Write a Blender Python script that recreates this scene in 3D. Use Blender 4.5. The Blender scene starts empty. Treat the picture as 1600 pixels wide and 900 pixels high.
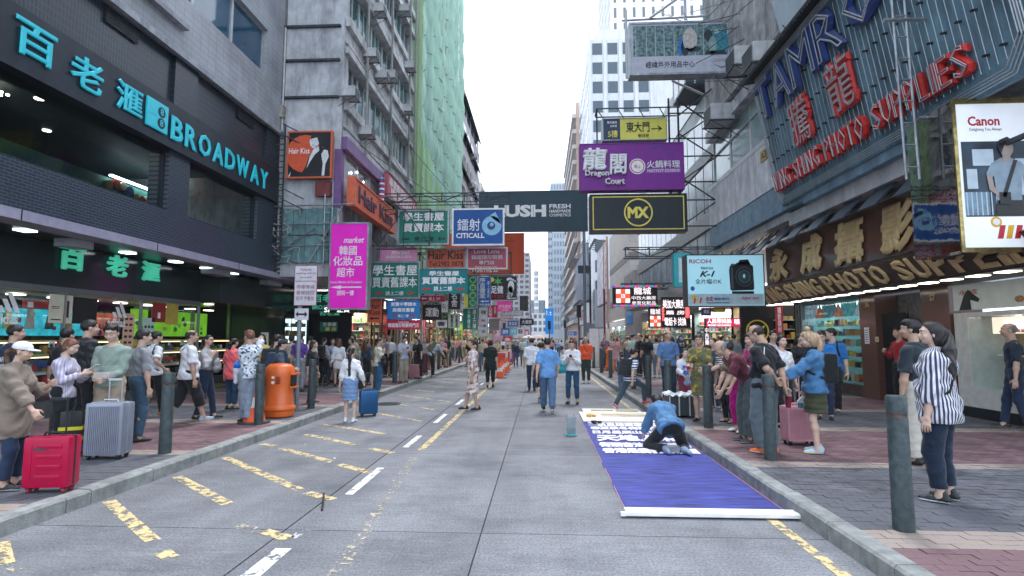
import bpy, math, random
import numpy as np
from mathutils import Vector, Matrix, Euler
sc = bpy.context.scene
R = math.radians
random.seed(7)
RNG = np.random.default_rng(5)
PI = math.pi
# ------------------------------------------------------------------ camera
cd = bpy.data.cameras.new('camera'); cam = bpy.data.objects.new('camera', cd)
sc.collection.objects.link(cam); sc.camera = cam
cd.sensor_width = 36; cd.lens = 36 * 865 / 1600; cd.clip_start = .05; cd.clip_end = 4000
cam.location = (0, 0, 1.7); cam.rotation_euler = (R(90 + 5.15), 0, R(2.98))
# ------------------------------------------------------------------ sky and sun (bright overcast)
SUN_EL, SUN_AZ = R(68), R(12)
w = bpy.data.worlds.new("World"); sc.world = w; w.use_nodes = True
wn = w.node_tree; bg = wn.nodes['Background']
sky = wn.nodes.new('ShaderNodeTexSky'); sky.sky_type = 'NISHITA'; sky.sun_disc = False
sky.sun_elevation = SUN_EL; sky.sun_rotation = SUN_AZ; sky.dust_density = 4
mul = wn.nodes.new('ShaderNodeMixRGB'); mul.blend_type = 'MULTIPLY'; mul.inputs[0].default_value = 1
mul.inputs[2].default_value = (.10, .10, .10, 1); wn.links.new(sky.outputs[0], mul.inputs[1])
mixw = wn.nodes.new('ShaderNodeMixRGB'); mixw.inputs[0].default_value = .86
wn.links.new(mul.outputs[0], mixw.inputs[1]); mixw.inputs[2].default_value = (.82, .915, 1.05, 1)
wn.links.new(mixw.outputs[0], bg.inputs[0]); bg.inputs[1].default_value = 1.5
sl = bpy.data.lights.new('sun', 'SUN'); sl.energy = 1.5; sl.angle = R(14); sl.color = (1, .97, .97)
so = bpy.data.objects.new('sun', sl); sc.collection.objects.link(so)
so.rotation_euler = (R(90) - SUN_EL, 0, PI - SUN_AZ)
sc.view_settings.view_transform = 'Standard'; sc.view_settings.look = 'None'
sc.view_settings.exposure = .88; sc.view_settings.gamma = 1
sc.cycles.max_bounces = 6; sc.cycles.diffuse_bounces = 3; sc.cycles.glossy_bounces = 3
sc.cycles.transparent_max_bounces = 12; sc.cycles.transmission_bounces = 4
sc.cycles.caustics_reflective = False; sc.cycles.caustics_refractive = False
sc.cycles.use_denoising = True
# ------------------------------------------------------------------ pixel rays of the photograph -> places
_y, _p = R(2.98), R(5.15)
CF = Vector((-math.sin(_y) * math.cos(_p), math.cos(_y) * math.cos(_p), math.sin(_p)))
CR = Vector((math.cos(_y), math.sin(_y), 0)); CU = CR.cross(CF)
def U(x, y, X=None, Y=None, Z=None):
    d = CF + CR * ((x - 800) / 865) + CU * ((450 - y) / 865)
    t = X / d.x if X is not None else Y / d.y if Y is not None else (Z - 1.7) / d.z
    return Vector((d.x * t, d.y * t, 1.7 + d.z * t))
# ------------------------------------------------------------------ materials
MATS = {}
def nd(nt, t, **k):
    n = nt.nodes.new('ShaderNode' + t)
    for a, b in k.items():
        if a[0] == '_': n.inputs[int(a[1:])].default_value = b
        else: setattr(n, a, b)
    return n
def mat(name, col, rough=.6, var=.12, scale=6, bump=0, bscale=40, metal=0, emit=0, ecol=None, spec=.38, dirt=0, sy=1, alpha=1):
    if name in MATS: return MATS[name]
    m = bpy.data.materials.new(name); MATS[name] = m; m.use_nodes = True; nt = m.node_tree
    b = nt.nodes['Principled BSDF']; L = nt.links.new
    b.inputs['Roughness'].default_value = rough; b.inputs['Metallic'].default_value = metal
    b.inputs['Specular IOR Level'].default_value = spec
    tc = nd(nt, 'TexCoord'); mp = nd(nt, 'Mapping'); mp.inputs[3].default_value = (1, 1, sy); L(tc.outputs['Object'], mp.inputs[0])
    no = nd(nt, 'TexNoise'); no.inputs['Scale'].default_value = scale; no.inputs['Detail'].default_value = 5; L(mp.outputs[0], no.inputs[0])
    rr = nd(nt, 'ValToRGB'); rr.color_ramp.elements[0].position = .3; rr.color_ramp.elements[1].position = .7
    c = Vector(col[:3]); lo = c * (1 - var); hi = c * (1 + var)
    rr.color_ramp.elements[0].color = (*lo, 1); rr.color_ramp.elements[1].color = (*hi, 1)
    L(no.outputs[0], rr.inputs[0]); out = rr.outputs[0]
    if dirt:
        n2 = nd(nt, 'TexNoise'); n2.inputs['Scale'].default_value = 1.3; n2.inputs['Detail'].default_value = 8; n2.inputs['Roughness'].default_value = .7
        mp2 = nd(nt, 'Mapping'); mp2.inputs[3].default_value = (1.5, 1.5, .35); L(tc.outputs['Object'], mp2.inputs[0]); L(mp2.outputs[0], n2.inputs[0])
        r2 = nd(nt, 'ValToRGB'); r2.color_ramp.elements[0].position = .42; r2.color_ramp.elements[1].position = .62
        r2.color_ramp.elements[0].color = (1, 1, 1, 1); r2.color_ramp.elements[1].color = (1 - dirt, 1 - dirt, 1 - dirt * .95, 1)
        L(n2.outputs[0], r2.inputs[0]); mx = nd(nt, 'MixRGB', blend_type='MULTIPLY', _0=1.0); L(out, mx.inputs[1]); L(r2.outputs[0], mx.inputs[2]); out = mx.outputs[0]
    L(out, b.inputs['Base Color'])
    if bump:
        n3 = nd(nt, 'TexNoise'); n3.inputs['Scale'].default_value = bscale; n3.inputs['Detail'].default_value = 3; L(tc.outputs['Object'], n3.inputs[0])
        bp = nd(nt, 'Bump'); bp.inputs['Strength'].default_value = bump; bp.inputs['Distance'].default_value = .02
        L(n3.outputs[0], bp.inputs['Height']); L(bp.outputs[0], b.inputs['Normal'])
    if emit:
        e = ecol or col; b.inputs['Emission Color'].default_value = (*e[:3], 1); b.inputs['Emission Strength'].default_value = emit
    if alpha < 1: b.inputs['Alpha'].default_value = alpha
    return m
def glassmat(name, tint, alpha, rough=.02):
    if name in MATS: return MATS[name]
    m = bpy.data.materials.new(name); MATS[name] = m; m.use_nodes = True; nt = m.node_tree; nt.nodes.clear()
    o = nd(nt, 'OutputMaterial'); t = nd(nt, 'BsdfTransparent', _0=(*tint, 1)); g = nd(nt, 'BsdfGlossy'); g.inputs['Roughness'].default_value = rough
    g.inputs[0].default_value = (.9, .95, 1, 1)
    lw = nd(nt, 'LayerWeight'); f = nd(nt, 'Math', operation='POWER'); f.inputs[1].default_value = 5; nt.links.new(lw.outputs['Facing'], f.inputs[0]); a = nd(nt, 'Math', operation='ADD'); a.inputs[1].default_value = alpha
    x = nd(nt, 'MixShader'); L = nt.links.new
    L(f.outputs[0], a.inputs[0]); L(a.outputs[0], x.inputs[0]); L(t.outputs[0], x.inputs[1]); L(g.outputs[0], x.inputs[2]); L(x.outputs[0], o.inputs[0])
    return m
def brickmat(name, c1, c2, mortar, bw, bh, ms=.01, rough=.5, axes='xz', dirt=.3, offset=.5, spec=.5, vary=0):
    """tiles or bricks of a real size (metres) across the named axes"""
    if name in MATS: return MATS[name]
    m = bpy.data.materials.new(name); MATS[name] = m; m.use_nodes = True; nt = m.node_tree; L = nt.links.new
    b = nt.nodes['Principled BSDF']; b.inputs['Roughness'].default_value = rough; b.inputs['Specular IOR Level'].default_value = spec
    tc = nd(nt, 'TexCoord'); sp = nd(nt, 'SeparateXYZ'); cb = nd(nt, 'CombineXYZ'); L(tc.outputs['Object'], sp.inputs[0])
    L(sp.outputs['xyz'.index(axes[0])], cb.inputs[0]); L(sp.outputs['xyz'.index(axes[1])], cb.inputs[1])
    br = nd(nt, 'TexBrick'); br.offset = offset; L(cb.outputs[0], br.inputs[0])
    br.inputs['Color1'].default_value = (*c1, 1); br.inputs['Color2'].default_value = (*c2, 1); br.inputs['Mortar'].default_value = (*mortar, 1)
    br.inputs['Scale'].default_value = 1; br.inputs['Mortar Size'].default_value = ms; br.inputs['Brick Width'].default_value = bw; br.inputs['Row Height'].default_value = bh
    n2 = nd(nt, 'TexNoise'); n2.inputs['Scale'].default_value = 1.1; n2.inputs['Detail'].default_value = 8; L(tc.outputs['Object'], n2.inputs[0])
    r2 = nd(nt, 'ValToRGB'); r2.color_ramp.elements[0].position = .35; r2.color_ramp.elements[1].position = .7
    r2.color_ramp.elements[0].color = (1, 1, 1, 1); r2.color_ramp.elements[1].color = (1 - dirt,) * 3 + (1,)
    L(n2.outputs[0], r2.inputs[0]); mx = nd(nt, 'MixRGB', blend_type='MULTIPLY', _0=1.0); L(br.outputs[0], mx.inputs[1]); L(r2.outputs[0], mx.inputs[2])
    L(mx.outputs[0], b.inputs['Base Color'])
    bp = nd(nt, 'Bump'); bp.inputs['Strength'].default_value = .5; bp.inputs['Distance'].default_value = .01; bp.invert = True
    L(br.outputs['Fac'], bp.inputs['Height']); L(bp.outputs[0], b.inputs['Normal'])
    return m
# ------------------------------------------------------------------ mesh builder
class MB:
    def __init__(s): s.v = []; s.f = []; s.m = []
    def add(s, vs, fs, mi=0):
        n = len(s.v); s.v += [tuple(v) for v in vs]; s.f += [[n + i for i in f] for f in fs]; s.m += [mi] * len(fs); return s
    def box(s, a, b, mi=0, M=None):
        x0, y0, z0 = a; x1, y1, z1 = b
        vs = [Vector(p) for p in ((x0,y0,z0),(x1,y0,z0),(x1,y1,z0),(x0,y1,z0),(x0,y0,z1),(x1,y0,z1),(x1,y1,z1),(x0,y1,z1))]
        if M is not None: vs = [M @ v for v in vs]
        return s.add(vs, [(0,3,2,1),(4,5,6,7),(0,1,5,4),(1,2,6,5),(2,3,7,6),(3,0,4,7)], mi)
    def cyl(s, p0, p1, r0, r1=None, n=10, mi=0, cap=True):
        p0 = Vector(p0); p1 = Vector(p1); r1 = r0 if r1 is None else r1
        d = (p1 - p0).normalized(); a = d.orthogonal().normalized(); b = d.cross(a)
        vs = []
        for p, r in ((p0, r0), (p1, r1)):
            for i in range(n): t = 2 * PI * i / n; vs.append(p + (a * math.cos(t) + b * math.sin(t)) * r)
        fs = [(i, (i + 1) % n, n + (i + 1) % n, n + i) for i in range(n)]
        if cap: fs += [tuple(range(n))[::-1], tuple(range(n, 2 * n))]
        return s.add(vs, fs, mi)
    def tube(s, pts, r, n=6, mi=0):
        for a, b in zip(pts[:-1], pts[1:]): s.cyl(a, b, r, r, n, mi)
        return s
    def lathe(s, prof, n=24, c=(0, 0), mi=0, sx=1, sy=1, cap=True):
        vs = []; k = len(prof)
        for r, z in prof:
            for i in range(n): t = 2 * PI * i / n; vs.append((c[0] + r * sx * math.cos(t), c[1] + r * sy * math.sin(t), z))
        fs = [(j * n + i, j * n + (i + 1) % n, (j + 1) * n + (i + 1) % n, (j + 1) * n + i) for j in range(k - 1) for i in range(n)]
        if cap: fs += [tuple(range(n))[::-1], tuple(range((k - 1) * n, k * n))]
        return s.add(vs, fs, mi)
    def ext(s, pts, d, mi=0):
        """pts: 3D outline, d: extrusion vector"""
        n = len(pts); d = Vector(d); vs = [Vector(p) for p in pts] + [Vector(p) + d for p in pts]
        return s.add(vs, [tuple(range(n)), tuple(range(n, 2 * n))[::-1]] + [(i, n + i, n + (i + 1) % n, (i + 1) % n) for i in range(n)], mi)
    def obj(s, name, mats, parent=None, smooth=False, loc=None, bevel=0):
        me = bpy.data.meshes.new(name); me.from_pydata(s.v, [], s.f)
        for m in (mats if isinstance(mats, (list, tuple)) else [mats]): me.materials.append(m)
        if any(s.m): me.polygons.foreach_set('material_index', s.m)
        o = bpy.data.objects.new(name, me); sc.collection.objects.link(o)
        if loc is not None: o.location = loc
        if parent: o.parent = parent
        if bevel:
            import bmesh
            bm = bmesh.new(); bm.from_mesh(me); bmesh.ops.bevel(bm, geom=bm.edges[:], offset=bevel, segments=2, affect='EDGES', profile=.7, clamp_overlap=True); bm.to_mesh(me); bm.free()
        if smooth:
            me.polygons.foreach_set('use_smooth', [True] * len(me.polygons)); me.set_sharp_from_angle(angle=R(42))
        me.update(); return o
def tag(o, label=None, cat=None, group=None, kind=None):
    for k, v in (('label', label), ('category', cat), ('group', group), ('kind', kind)):
        if v: o[k] = v
    return o
def thing(name, label, cat, loc=(0, 0, 0), rz=0, group=None):
    o = bpy.data.objects.new(name, None); o.empty_display_size = .2; sc.collection.objects.link(o)
    o.location = loc; o.rotation_euler = (0, 0, rz); return tag(o, label, cat, group)
def struct(o): o['kind'] = 'structure'; return o
def copy_tree(o, parent=None):
    c = o.copy(); sc.collection.objects.link(c)
    if parent: c.parent = parent
    for ch in o.children: copy_tree(ch, c)
    return c
# ------------------------------------------------------------------ lettering
TXT = {}
def glyphs(body, bold=0.0, depth=.0, slant=0, space=1):
    k = (body, bold, depth, slant, space)
    if k in TXT: return TXT[k]
    c = bpy.data.curves.new('lettering', 'FONT'); c.body = body; c.size = 1; c.resolution_u = 2; c.extrude = depth / 2; c.shear = slant; c.space_character = space
    c.bevel_depth = bold; c.bevel_resolution = 0; c.space_line = .95; c.align_x = 'CENTER'
    o = bpy.data.objects.new('lettering', c); me = bpy.data.meshes.new_from_object(o)
    co = np.empty(len(me.vertices) * 3); me.vertices.foreach_get('co', co); co = co.reshape(-1, 3)
    fs = [tuple(p.vertices) for p in me.polygons]
    bpy.data.objects.remove(o); bpy.data.curves.remove(c); bpy.data.meshes.remove(me)
    TXT[k] = (co, fs); return TXT[k]
def text(body, m, parent, org, ax, ay, w_, h_, bold=.012, depth=.004, fit=True, name='lettering', slant=0, space=1, n=None):
    """lettering fitted into the w x h box at org, along unit axes ax, ay, standing proud along ax x ay"""
    co, fs = glyphs(body, bold, .02, slant, space)
    if not len(co): return None
    ax = Vector(ax).normalized(); ay = Vector(ay).normalized(); an = ax.cross(ay)
    lo, hi = co.min(0), co.max(0); sx = w_ / (hi[0] - lo[0]); sy = h_ / (hi[1] - lo[1])
    if not fit:
        s_ = min(sx, sy); ox = (w_ - s_ * (hi[0] - lo[0])) / 2; oy = (h_ - s_ * (hi[1] - lo[1])) / 2; sx = sy = s_
    else: ox = oy = 0
    P = (co[:, :1] - lo[0]) * sx * np.array(ax) + (co[:, 1:2] - lo[1]) * sy * np.array(ay) + ((co[:, 2:] - lo[2]) / max(1e-6, hi[2] - lo[2])) * depth * np.array(an) + np.array(Vector(org) + ax * ox + ay * oy)
    mb = MB(); mb.v = [tuple(p) for p in P]; mb.f = [list(f) for f in fs]; mb.m = [0] * len(fs)
    return mb.obj(name, m, parent)
def M(n, c, r=.5, **k): return mat(n, c, r, **k)
WHITE = M('white_paint', (.78, .79, .80), .5); BLACK = M('black_paint', (.015, .017, .02), .45)
STEEL = M('galvanised_steel', (.32, .35, .38), .45, metal=.6, var=.25, dirt=.4); DSTEEL = M('dark_steel', (.045, .055, .065), .5, metal=.3, var=.3)
YELLOW = M('yellow_print', (.78, .66, .12), .5); RED = M('red_print', (.5, .03, .04), .5); TEAL = M('teal_lettering', (.02, .42, .52), .3, emit=.12, ecol=(.02, .5, .65))
# ------------------------------------------------------------------ ground, road, pavements
KL, KR = -4.63, 2.42
def roadmat():
    m = bpy.data.materials.new('road_concrete'); m.use_nodes = True; nt = m.node_tree; L = nt.links.new; b = nt.nodes['Principled BSDF']
    b.inputs['Roughness'].default_value = .82; b.inputs['Specular IOR Level'].default_value = .35
    g = nd(nt, 'NewGeometry')
    def noise(s, d, sc_=(1, 1, 1), ro=.6):
        mp = nd(nt, 'Mapping'); mp.inputs[3].default_value = sc_; L(g.outputs['Position'], mp.inputs[0])
        n = nd(nt, 'TexNoise'); n.inputs['Scale'].default_value = s; n.inputs['Detail'].default_value = d; n.inputs['Roughness'].default_value = ro; L(mp.outputs[0], n.inputs[0]); return n.outputs[0]
    def ramp(src, a, ca, b_, cb):
        r = nd(nt, 'ValToRGB'); r.color_ramp.elements[0].position = a; r.color_ramp.elements[1].position = b_
        r.color_ramp.elements[0].color = (*ca, 1); r.color_ramp.elements[1].color = (*cb, 1); L(src, r.inputs[0]); return r.outputs[0]
    base = ramp(noise(.9, 8, (1, .5, 1)), .3, (.165, .172, .187), .7, (.24, .248, .265))
    brush = ramp(noise(5, 6, (.35, 12, 1), .7), .35, (.8, .8, .8), .65, (1.1, 1.1, 1.1))
    grit = ramp(noise(48, 5, ro=.85), .38, (.58, .58, .6), .62, (1.42, 1.42, 1.42))
    stain = ramp(noise(.55, 10, (1, 1.6, 1), .78), .46, (1, 1, 1), .66, (.6, .61, .63)); track = ramp(noise(1.1, 3, (1, .03, 1)), .4, (1.05, 1.05, 1.05), .65, (.84, .84, .85)); spots = ramp(noise(4.5, 6, ro=.8), .66, (1, 1, 1), .72, (.5, .5, .5))
    o = base
    for x in (brush, grit, stain, track, spots):
        mx = nd(nt, 'MixRGB', blend_type='MULTIPLY', _0=1.0); L(o, mx.inputs[1]); L(x, mx.inputs[2]); o = mx.outputs[0]
    oi = nd(nt, 'ObjectInfo'); hv = nd(nt, 'HueSaturation'); mr = nd(nt, 'MapRange'); mr.inputs[3].default_value = .92; mr.inputs[4].default_value = 1.08
    L(oi.outputs['Random'], mr.inputs[0]); L(mr.outputs[0], hv.inputs['Value']); L(o, hv.inputs['Color']); L(hv.outputs[0], b.inputs['Base Color'])
    bp = nd(nt, 'Bump'); bp.inputs['Strength'].default_value = .55; bp.inputs['Distance'].default_value = .006
    ad = nd(nt, 'Math', operation='ADD'); L(noise(220, 2), ad.inputs[0]); L(noise(5, 6, (.4, 14, 1), .7), ad.inputs[1]); L(ad.outputs[0], bp.inputs['Height']); L(bp.outputs[0], b.inputs['Normal'])
    return m
ROAD = roadmat()
struct(MB().add([(-900, -60, -.05), (900, -60, -.05), (900, 1500, -.05), (-900, 1500, -.05)], [(0, 1, 2, 3)]).obj('ground', M('ground_grey', (.09, .095, .1), .9)))
road = struct(MB().box((KL - .1, -10, -.3), (KR + .1, 420, -.012)).obj('road', M('road_joint', (.035, .037, .04), .9)))
ys = [-10, 1.7, 4.99, 8.28] + [8.28 + 3.3 * i for i in range(1, 28)] + [420]
for i in range(len(ys) - 1):
    for x0, x1 in ((KL, -2.28), (-2.28, -.53), (-.53, KR)):
        y0, y1 = ys[i] + .007, ys[i + 1] - .007
        if x0 == -2.28: x0 = -2.275
        MB().box((x0 + .006, y0, -.1), (x1 - .006, y1, 0)).obj('concrete_slab', ROAD, road)
def worn(name, col, wear, sc_=9, rough=.75):
    m = bpy.data.materials.new(name); m.use_nodes = True; nt = m.node_tree; L = nt.links.new; b = nt.nodes['Principled BSDF']
    b.inputs['Base Color'].default_value = (*col, 1); b.inputs['Roughness'].default_value = rough
    g = nd(nt, 'NewGeometry'); n = nd(nt, 'TexNoise'); n.inputs['Scale'].default_value = sc_; n.inputs['Detail'].default_value = 9; n.inputs['Roughness'].default_value = .72; L(g.outputs['Position'], n.inputs[0])
    r = nd(nt, 'ValToRGB'); r.color_ramp.elements[0].position = wear; r.color_ramp.elements[1].position = wear + .05
    L(n.outputs[0], r.inputs[0]); L(r.outputs[0], b.inputs['Alpha'])
    c = nd(nt, 'MixRGB', blend_type='MULTIPLY', _0=.8); n2 = nd(nt, 'TexNoise'); n2.inputs['Scale'].default_value = 60; L(g.outputs['Position'], n2.inputs[0])
    c.inputs[1].default_value = (*col, 1); L(n2.outputs[0], c.inputs[2]); h = nd(nt, 'HueSaturation'); h.inputs['Value'].default_value = 1.6; L(c.outputs[0], h.inputs['Color']); L(h.outputs[0], b.inputs['Base Color'])
    return m
YW = worn('worn_yellow_paint', (.60, .48, .25), .45); YF = worn('faded_yellow_paint', (.5, .45, .33), .53, 12); WW = worn('worn_white_paint', (.72, .73, .75), .42)
WF = worn('faded_white_paint', (.5, .51, .53), .5)
def strip(mb, a, b, wd, mi=0):
    a = Vector((*a, .004)); b = Vector((*b, .004)); d = (b - a); L_ = d.length; d.normalize(); n = Vector((-d.y, d.x, 0)) * wd / 2
    k = max(1, int(L_ / .25)); vs = []
    for i in range(k + 1):
        p = a + d * L_ * i / k; e = 1 + random.uniform(-.07, .07); vs += [p - n * e, p + n * e]
    mb.add(vs, [(2 * i, 2 * i + 2, 2 * i + 3, 2 * i + 1) for i in range(k)], mi)
def gp(x, y): v = U(x, y, Z=0); return (v.x, v.y)
# yellow diagonal bars in the bay on the left, long lines, white dashes: a painted marking each
for (a, b, c) in [((170,783),(240,846),0),((252,862),(268,872),0),((0,848),(8,882),0),((0,885),(22,893),1),((277,745),(356,788),0),((412,830),(452,842),0),((365,820),(412,832),1),
                  ((352,715),(470,766),0),((480,770),(520,781),0),((440,701),(520,722),0),((408,694),(432,697),0),((530,726),(580,739),0),((478,679),(555,695),0),((580,701),(614,708),0),((505,663),(600,678),0)]:
    k = MB(); strip(k, gp(*a), gp(*b), .125); k.obj('yellow_bar', (YW, YF)[c], road)
for i in range(14):  # further bars repeat down the bay
    y0 = 13.6 + i * 1.75 - .6
    for (xa, xb) in ((-4.1, -3.35), (-2.95, -2.55)) if i % 2 else ((-4.2, -3.0), (-2.8, -2.45)):
        k = MB(); strip(k, (xa, y0 + 1.0 * (xa + 4.2) * -.9), (xb, y0 + 1.0 * (xb + 4.2) * -.9), .10); k.obj('yellow_bar', YW, road)
for y0, y1, mm, wd in ((3.0, 4.55, WW, .16), (4.7, 5.0, WF, .14), (6.1, 7.35, WW, .11), (8.7, 9.75, WW, .11), (11.2, 12.5, WW, .11), (14.2, 15.4, WW, .11), (17, 18.2, WW, .11), (20, 21, WW, .11), (23, 24, WW, .11)):
    k = MB(); strip(k, (-2.06 - .006 * y0, y0), (-2.06 - .006 * y1, y1), wd * .85); k.obj('white_dash', mm, road)
k = MB(); strip(k, (-1.83, 8.5), (-1.83, 60), .1); k.obj('yellow_line', YW, road)
k = MB(); strip(k, (-1.42, 3.4), (-1.83, 8.1), .12); k.obj('yellow_line', YF, road)
k = MB(); strip(k, (2.15, 13.5), (2.15, 60), .09); k.obj('yellow_line', YW, road)
k = MB(); strip(k, (2.18, 2.5), (2.15, 5.75), .1); k.obj('yellow_line', YW, road)
k = MB(); strip(k, (1.75, 20), (2.5, 20.2), .1); k.obj('yellow_line', YF, road)
k = MB().tube([U(503, 797, Z=.012), U(505, 785, Z=.012), U(506, 771, Z=.012)], .011, 5); tag(k.obj('rubber_strip', BLACK), 'short black rubber strip lying on the road by a yellow bar', 'debris')
# manhole grate with slots
t = thing('drain_grate', 'dark round ventilated iron drain cover set in the bay', 'drain cover', (-3.95, 14.3, .004)); t.scale = (.68, .68, 1)
MB().lathe([(.5, 0), (.5, .01), (.45, .012)], 28).obj('frame', DSTEEL, t)
k = MB()
for i in range(-4, 5):
    for j in range(-4, 5):
        if i * i + j * j < 15: k.box((i * .1 - .035, j * .1 - .035, .012), (i * .1 + .035, j * .1 + .035, .02))
k.obj('grate', M('cast_iron', (.05, .05, .055), .6), t)
# kerbs: single stones to 60 m, joined beyond
KST = M('kerb_stone', (.27, .285, .28), .85, var=.25, scale=9, bump=.5, bscale=60, dirt=.3)
def kerb_stones(side, X0, label):
    base = struct(MB().box((X0 if side > 0 else X0 - .2, -8, -.2), (X0 + .2 if side > 0 else X0, 60, .1)).obj('kerb', M('kerb_joint', (.06, .065, .06), .9)))
    y = -2.0
    while y < 60:
        l = random.choice((.3, .92, .92, .9)) if y < 30 else .92
        x0, x1 = (X0 - .012, X0 + .15) if side > 0 else (X0 - .15, X0 + .012); dz = random.uniform(-.004, .004); c = .02
        prof = [(x0 if side > 0 else x1, 0), (x0 if side > 0 else x1, .128 + dz), ((x0 + c) if side > 0 else (x1 - c), .15 + dz), (x1 if side > 0 else x0, .153 + dz), (x1 if side > 0 else x0, 0)]
        MB().ext([(p[0], y + .006, p[1]) for p in prof], (0, l - .012, 0)).obj('kerb_stone', KST, base); y += l
kerb_stones(-1, KL, ''); kerb_stones(1, KR, '')
# pavements with paving bricks in bands
BR = M('red_paving_brick', (.19, .115, .128), .8, var=.3, scale=3.2, bump=.3, dirt=.25); BD = M('dark_paving_brick', (.115, .12, .14), .8, var=.3, scale=3.2, bump=.3, dirt=.25); BP = M('peach_paving_brick', (.32, .265, .235), .8, var=.2, scale=2.2, bump=.3, dirt=.3)
def band(y, off):
    u = (y - off) % 5.27
    return 2 if u < .37 else 1 if u < 2.53 else 2 if u < 2.9 else 0
def pave(name, x0, x1, off, near):
    flat = struct(MB().box((x0, -8, -.2), (x1, 60, .128)).obj(name, M('paving_joint', (.055, .055, .055), .95)))
    # fine bricks beyond the ones built singly are joined in one mesh; the far pavement keeps bands in one sheet
    cells = []
    bw, bh = .2, .1; r = 0; y = 0.9
    while y < 19:
        o = (r % 2) * .1; b = band(y + .05, off); x = x0 + .002 - o
        while x < x1:
            a, c = max(x, x0), min(x + bw, x1)
            if c - a > .03 and abs((a + c) / 2) < (y + .5) * 1.05 + .5: cells.append((a, y, c, y + bh, b, random.uniform(-.0025, .0025)))
            x += bw
        r += 1; y += bh
    cells.sort(key=lambda c_: math.hypot((c_[0] + c_[2]) / 2 , c_[1]) + (50 if not near(c_) else 0))
    protos = {}
    for c_ in cells[:300]:
        key = (c_[4], round(c_[2] - c_[0], 3), len(protos) % 1)
        if key not in protos:
            w_ = c_[2] - c_[0]; q = .003
            o = MB().ext([(q, q, 0), (w_ - q, q, 0), (w_ - q, bh - q, 0), (q, bh - q, 0)], (0, 0, .02)).obj('brick', (BR, BD, BP)[c_[4]], flat); protos[key] = o
        else: o = protos[key].copy(); sc.collection.objects.link(o)
        o.location = (c_[0], c_[1], .13 + c_[5]); o.rotation_euler = (random.uniform(-.012, .012), random.uniform(-.008, .008), 0)
    k = MB(); q = .003
    for c_ in cells[300:]:
        z = .15 + c_[5]; k.add([(c_[0] + q, c_[1] + q, z), (c_[2] - q, c_[1] + q, z), (c_[2] - q, c_[3] - q, z), (c_[0] + q, c_[3] - q, z)], [(0, 1, 2, 3)], c_[4])
    o = k.obj('paving_brick', [BR, BD, BP], flat); o['kind'] = 'stuff'
    k = MB(); y = 19.0
    far = [brickmat('far_paving%d' % i, c, Vector(c) * .8, (.06, .06, .06), .2, .1, .006, .85, 'xy', .3) for i, c in enumerate(((.19, .115, .128), (.115, .12, .14), (.32, .265, .235)))]
    edges = [19.0]; y = 19.0; b = band(19.01, off)
    while y < 60:
        y2 = y
        while y2 < 60 and band(y2 + .01, off) == b: y2 += .05
        k.add([(x0, y, .15), (x1, y, .15), (x1, y2, .15), (x0, y2, .15)], [(0, 1, 2, 3)], b); y = y2; b = band(y + .02, off)
    k.obj('paving_band', far, flat)
    return flat
pave('pavement', -12.5, KL - .155, 4.72, lambda c: c[0] > -9.5 and c[1] > 3.6)
pave('pavement', KR + .155, 10.2, 4.44, lambda c: c[1] > 2.9)
for a, b in ((-12.5, KL), (KR, 12)):
    struct(MB().box((a, 60, -.2), (b, 75, .14)).obj('pavement', brickmat('far_pave', (.25, .14, .14), (.2, .15, .15), (.06, .06, .06), .3, .2, .01, .85, 'xy')))
    struct(MB().box((a, 88, -.2), (b, 420, .14)).obj('pavement', MATS['far_pave']))
# side road crossing
struct(MB().box((-60, 75, -.2), (60, 88, -.008)).obj('side_road', ROAD))
# litter
for i in range(9):
    s_ = random.choice((-1, 1)); x = random.uniform(-4.5, 2.3) if i % 2 else random.uniform(2.8, 8) * (1 if s_ > 0 else -1); 
    if -4.8 < x < -4.6: x -= .4
    z = .156 if (x < KL or x > KR) else .006; y = random.uniform(3.2, 14)
    if .6 < x < 2.45: x = 0.2
    a = random.uniform(0, 6); d = Vector((math.cos(a), math.sin(a), 0)) * random.uniform(.008, .03); n = Vector((-d.y, d.x, 0)) * .7
    p = Vector((x, y, z)); o = MB().add([p - d, p + n, p + d + Vector((0, 0, .008)), p - n], [(0, 1, 2, 3)]).obj('litter_scrap', WHITE)
    tag(o, 'tiny pale scrap of paper on the %s, about %.1f metres off' % ('right pavement' if x > KR else 'left pavement' if x < KL else 'road', y), 'litter', 'paper scraps on the ground')
# ------------------------------------------------------------------ shared building pieces
TILE = brickmat('dark_mosaic_tile', (.014, .026, .042), (.022, .038, .06), (.085, .11, .145), .16, .055, .006, .35, 'yz', .2)
TILEV = brickmat('dark_mesh_tile', (.011, .02, .032), (.017, .028, .045), (.055, .075, .1), .075, .15, .008, .35, 'yz', .2, offset=0)
PANEL = M('charcoal_panel', (.014, .023, .036), .45, dirt=.3, var=.2); PURP = M('lilac_metal_fascia', (.30, .29, .38), .4)
LSTONE = brickmat('pale_stone_tile', (.36, .385, .42), (.40, .42, .46), (.24, .26, .29), .33, .165, .006, .6, 'yz', .35, offset=0)
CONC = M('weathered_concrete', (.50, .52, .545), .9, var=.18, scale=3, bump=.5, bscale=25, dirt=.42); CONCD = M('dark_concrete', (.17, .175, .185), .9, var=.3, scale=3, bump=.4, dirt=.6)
WIN = mat('window_glass', (.03, .065, .075), .06, var=.6, scale=.9, spec=1.0); WING = mat('green_window_glass', (.035, .13, .13), .07, var=.5, scale=.8, spec=1.0); WINB = mat('blue_window_glass', (.015, .07, .13), .05, var=.5, scale=.5, spec=1.0)
ALU = M('aluminium_frame', (.42, .45, .47), .4, metal=.3); GL = glassmat('clear_pane', (.84, .94, .94), .025)
DARK = M('dark_interior', (.012, .016, .02), .8); GRAN = M('dark_polished_granite', (.018, .028, .03), .12, var=.4, scale=60)
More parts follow.
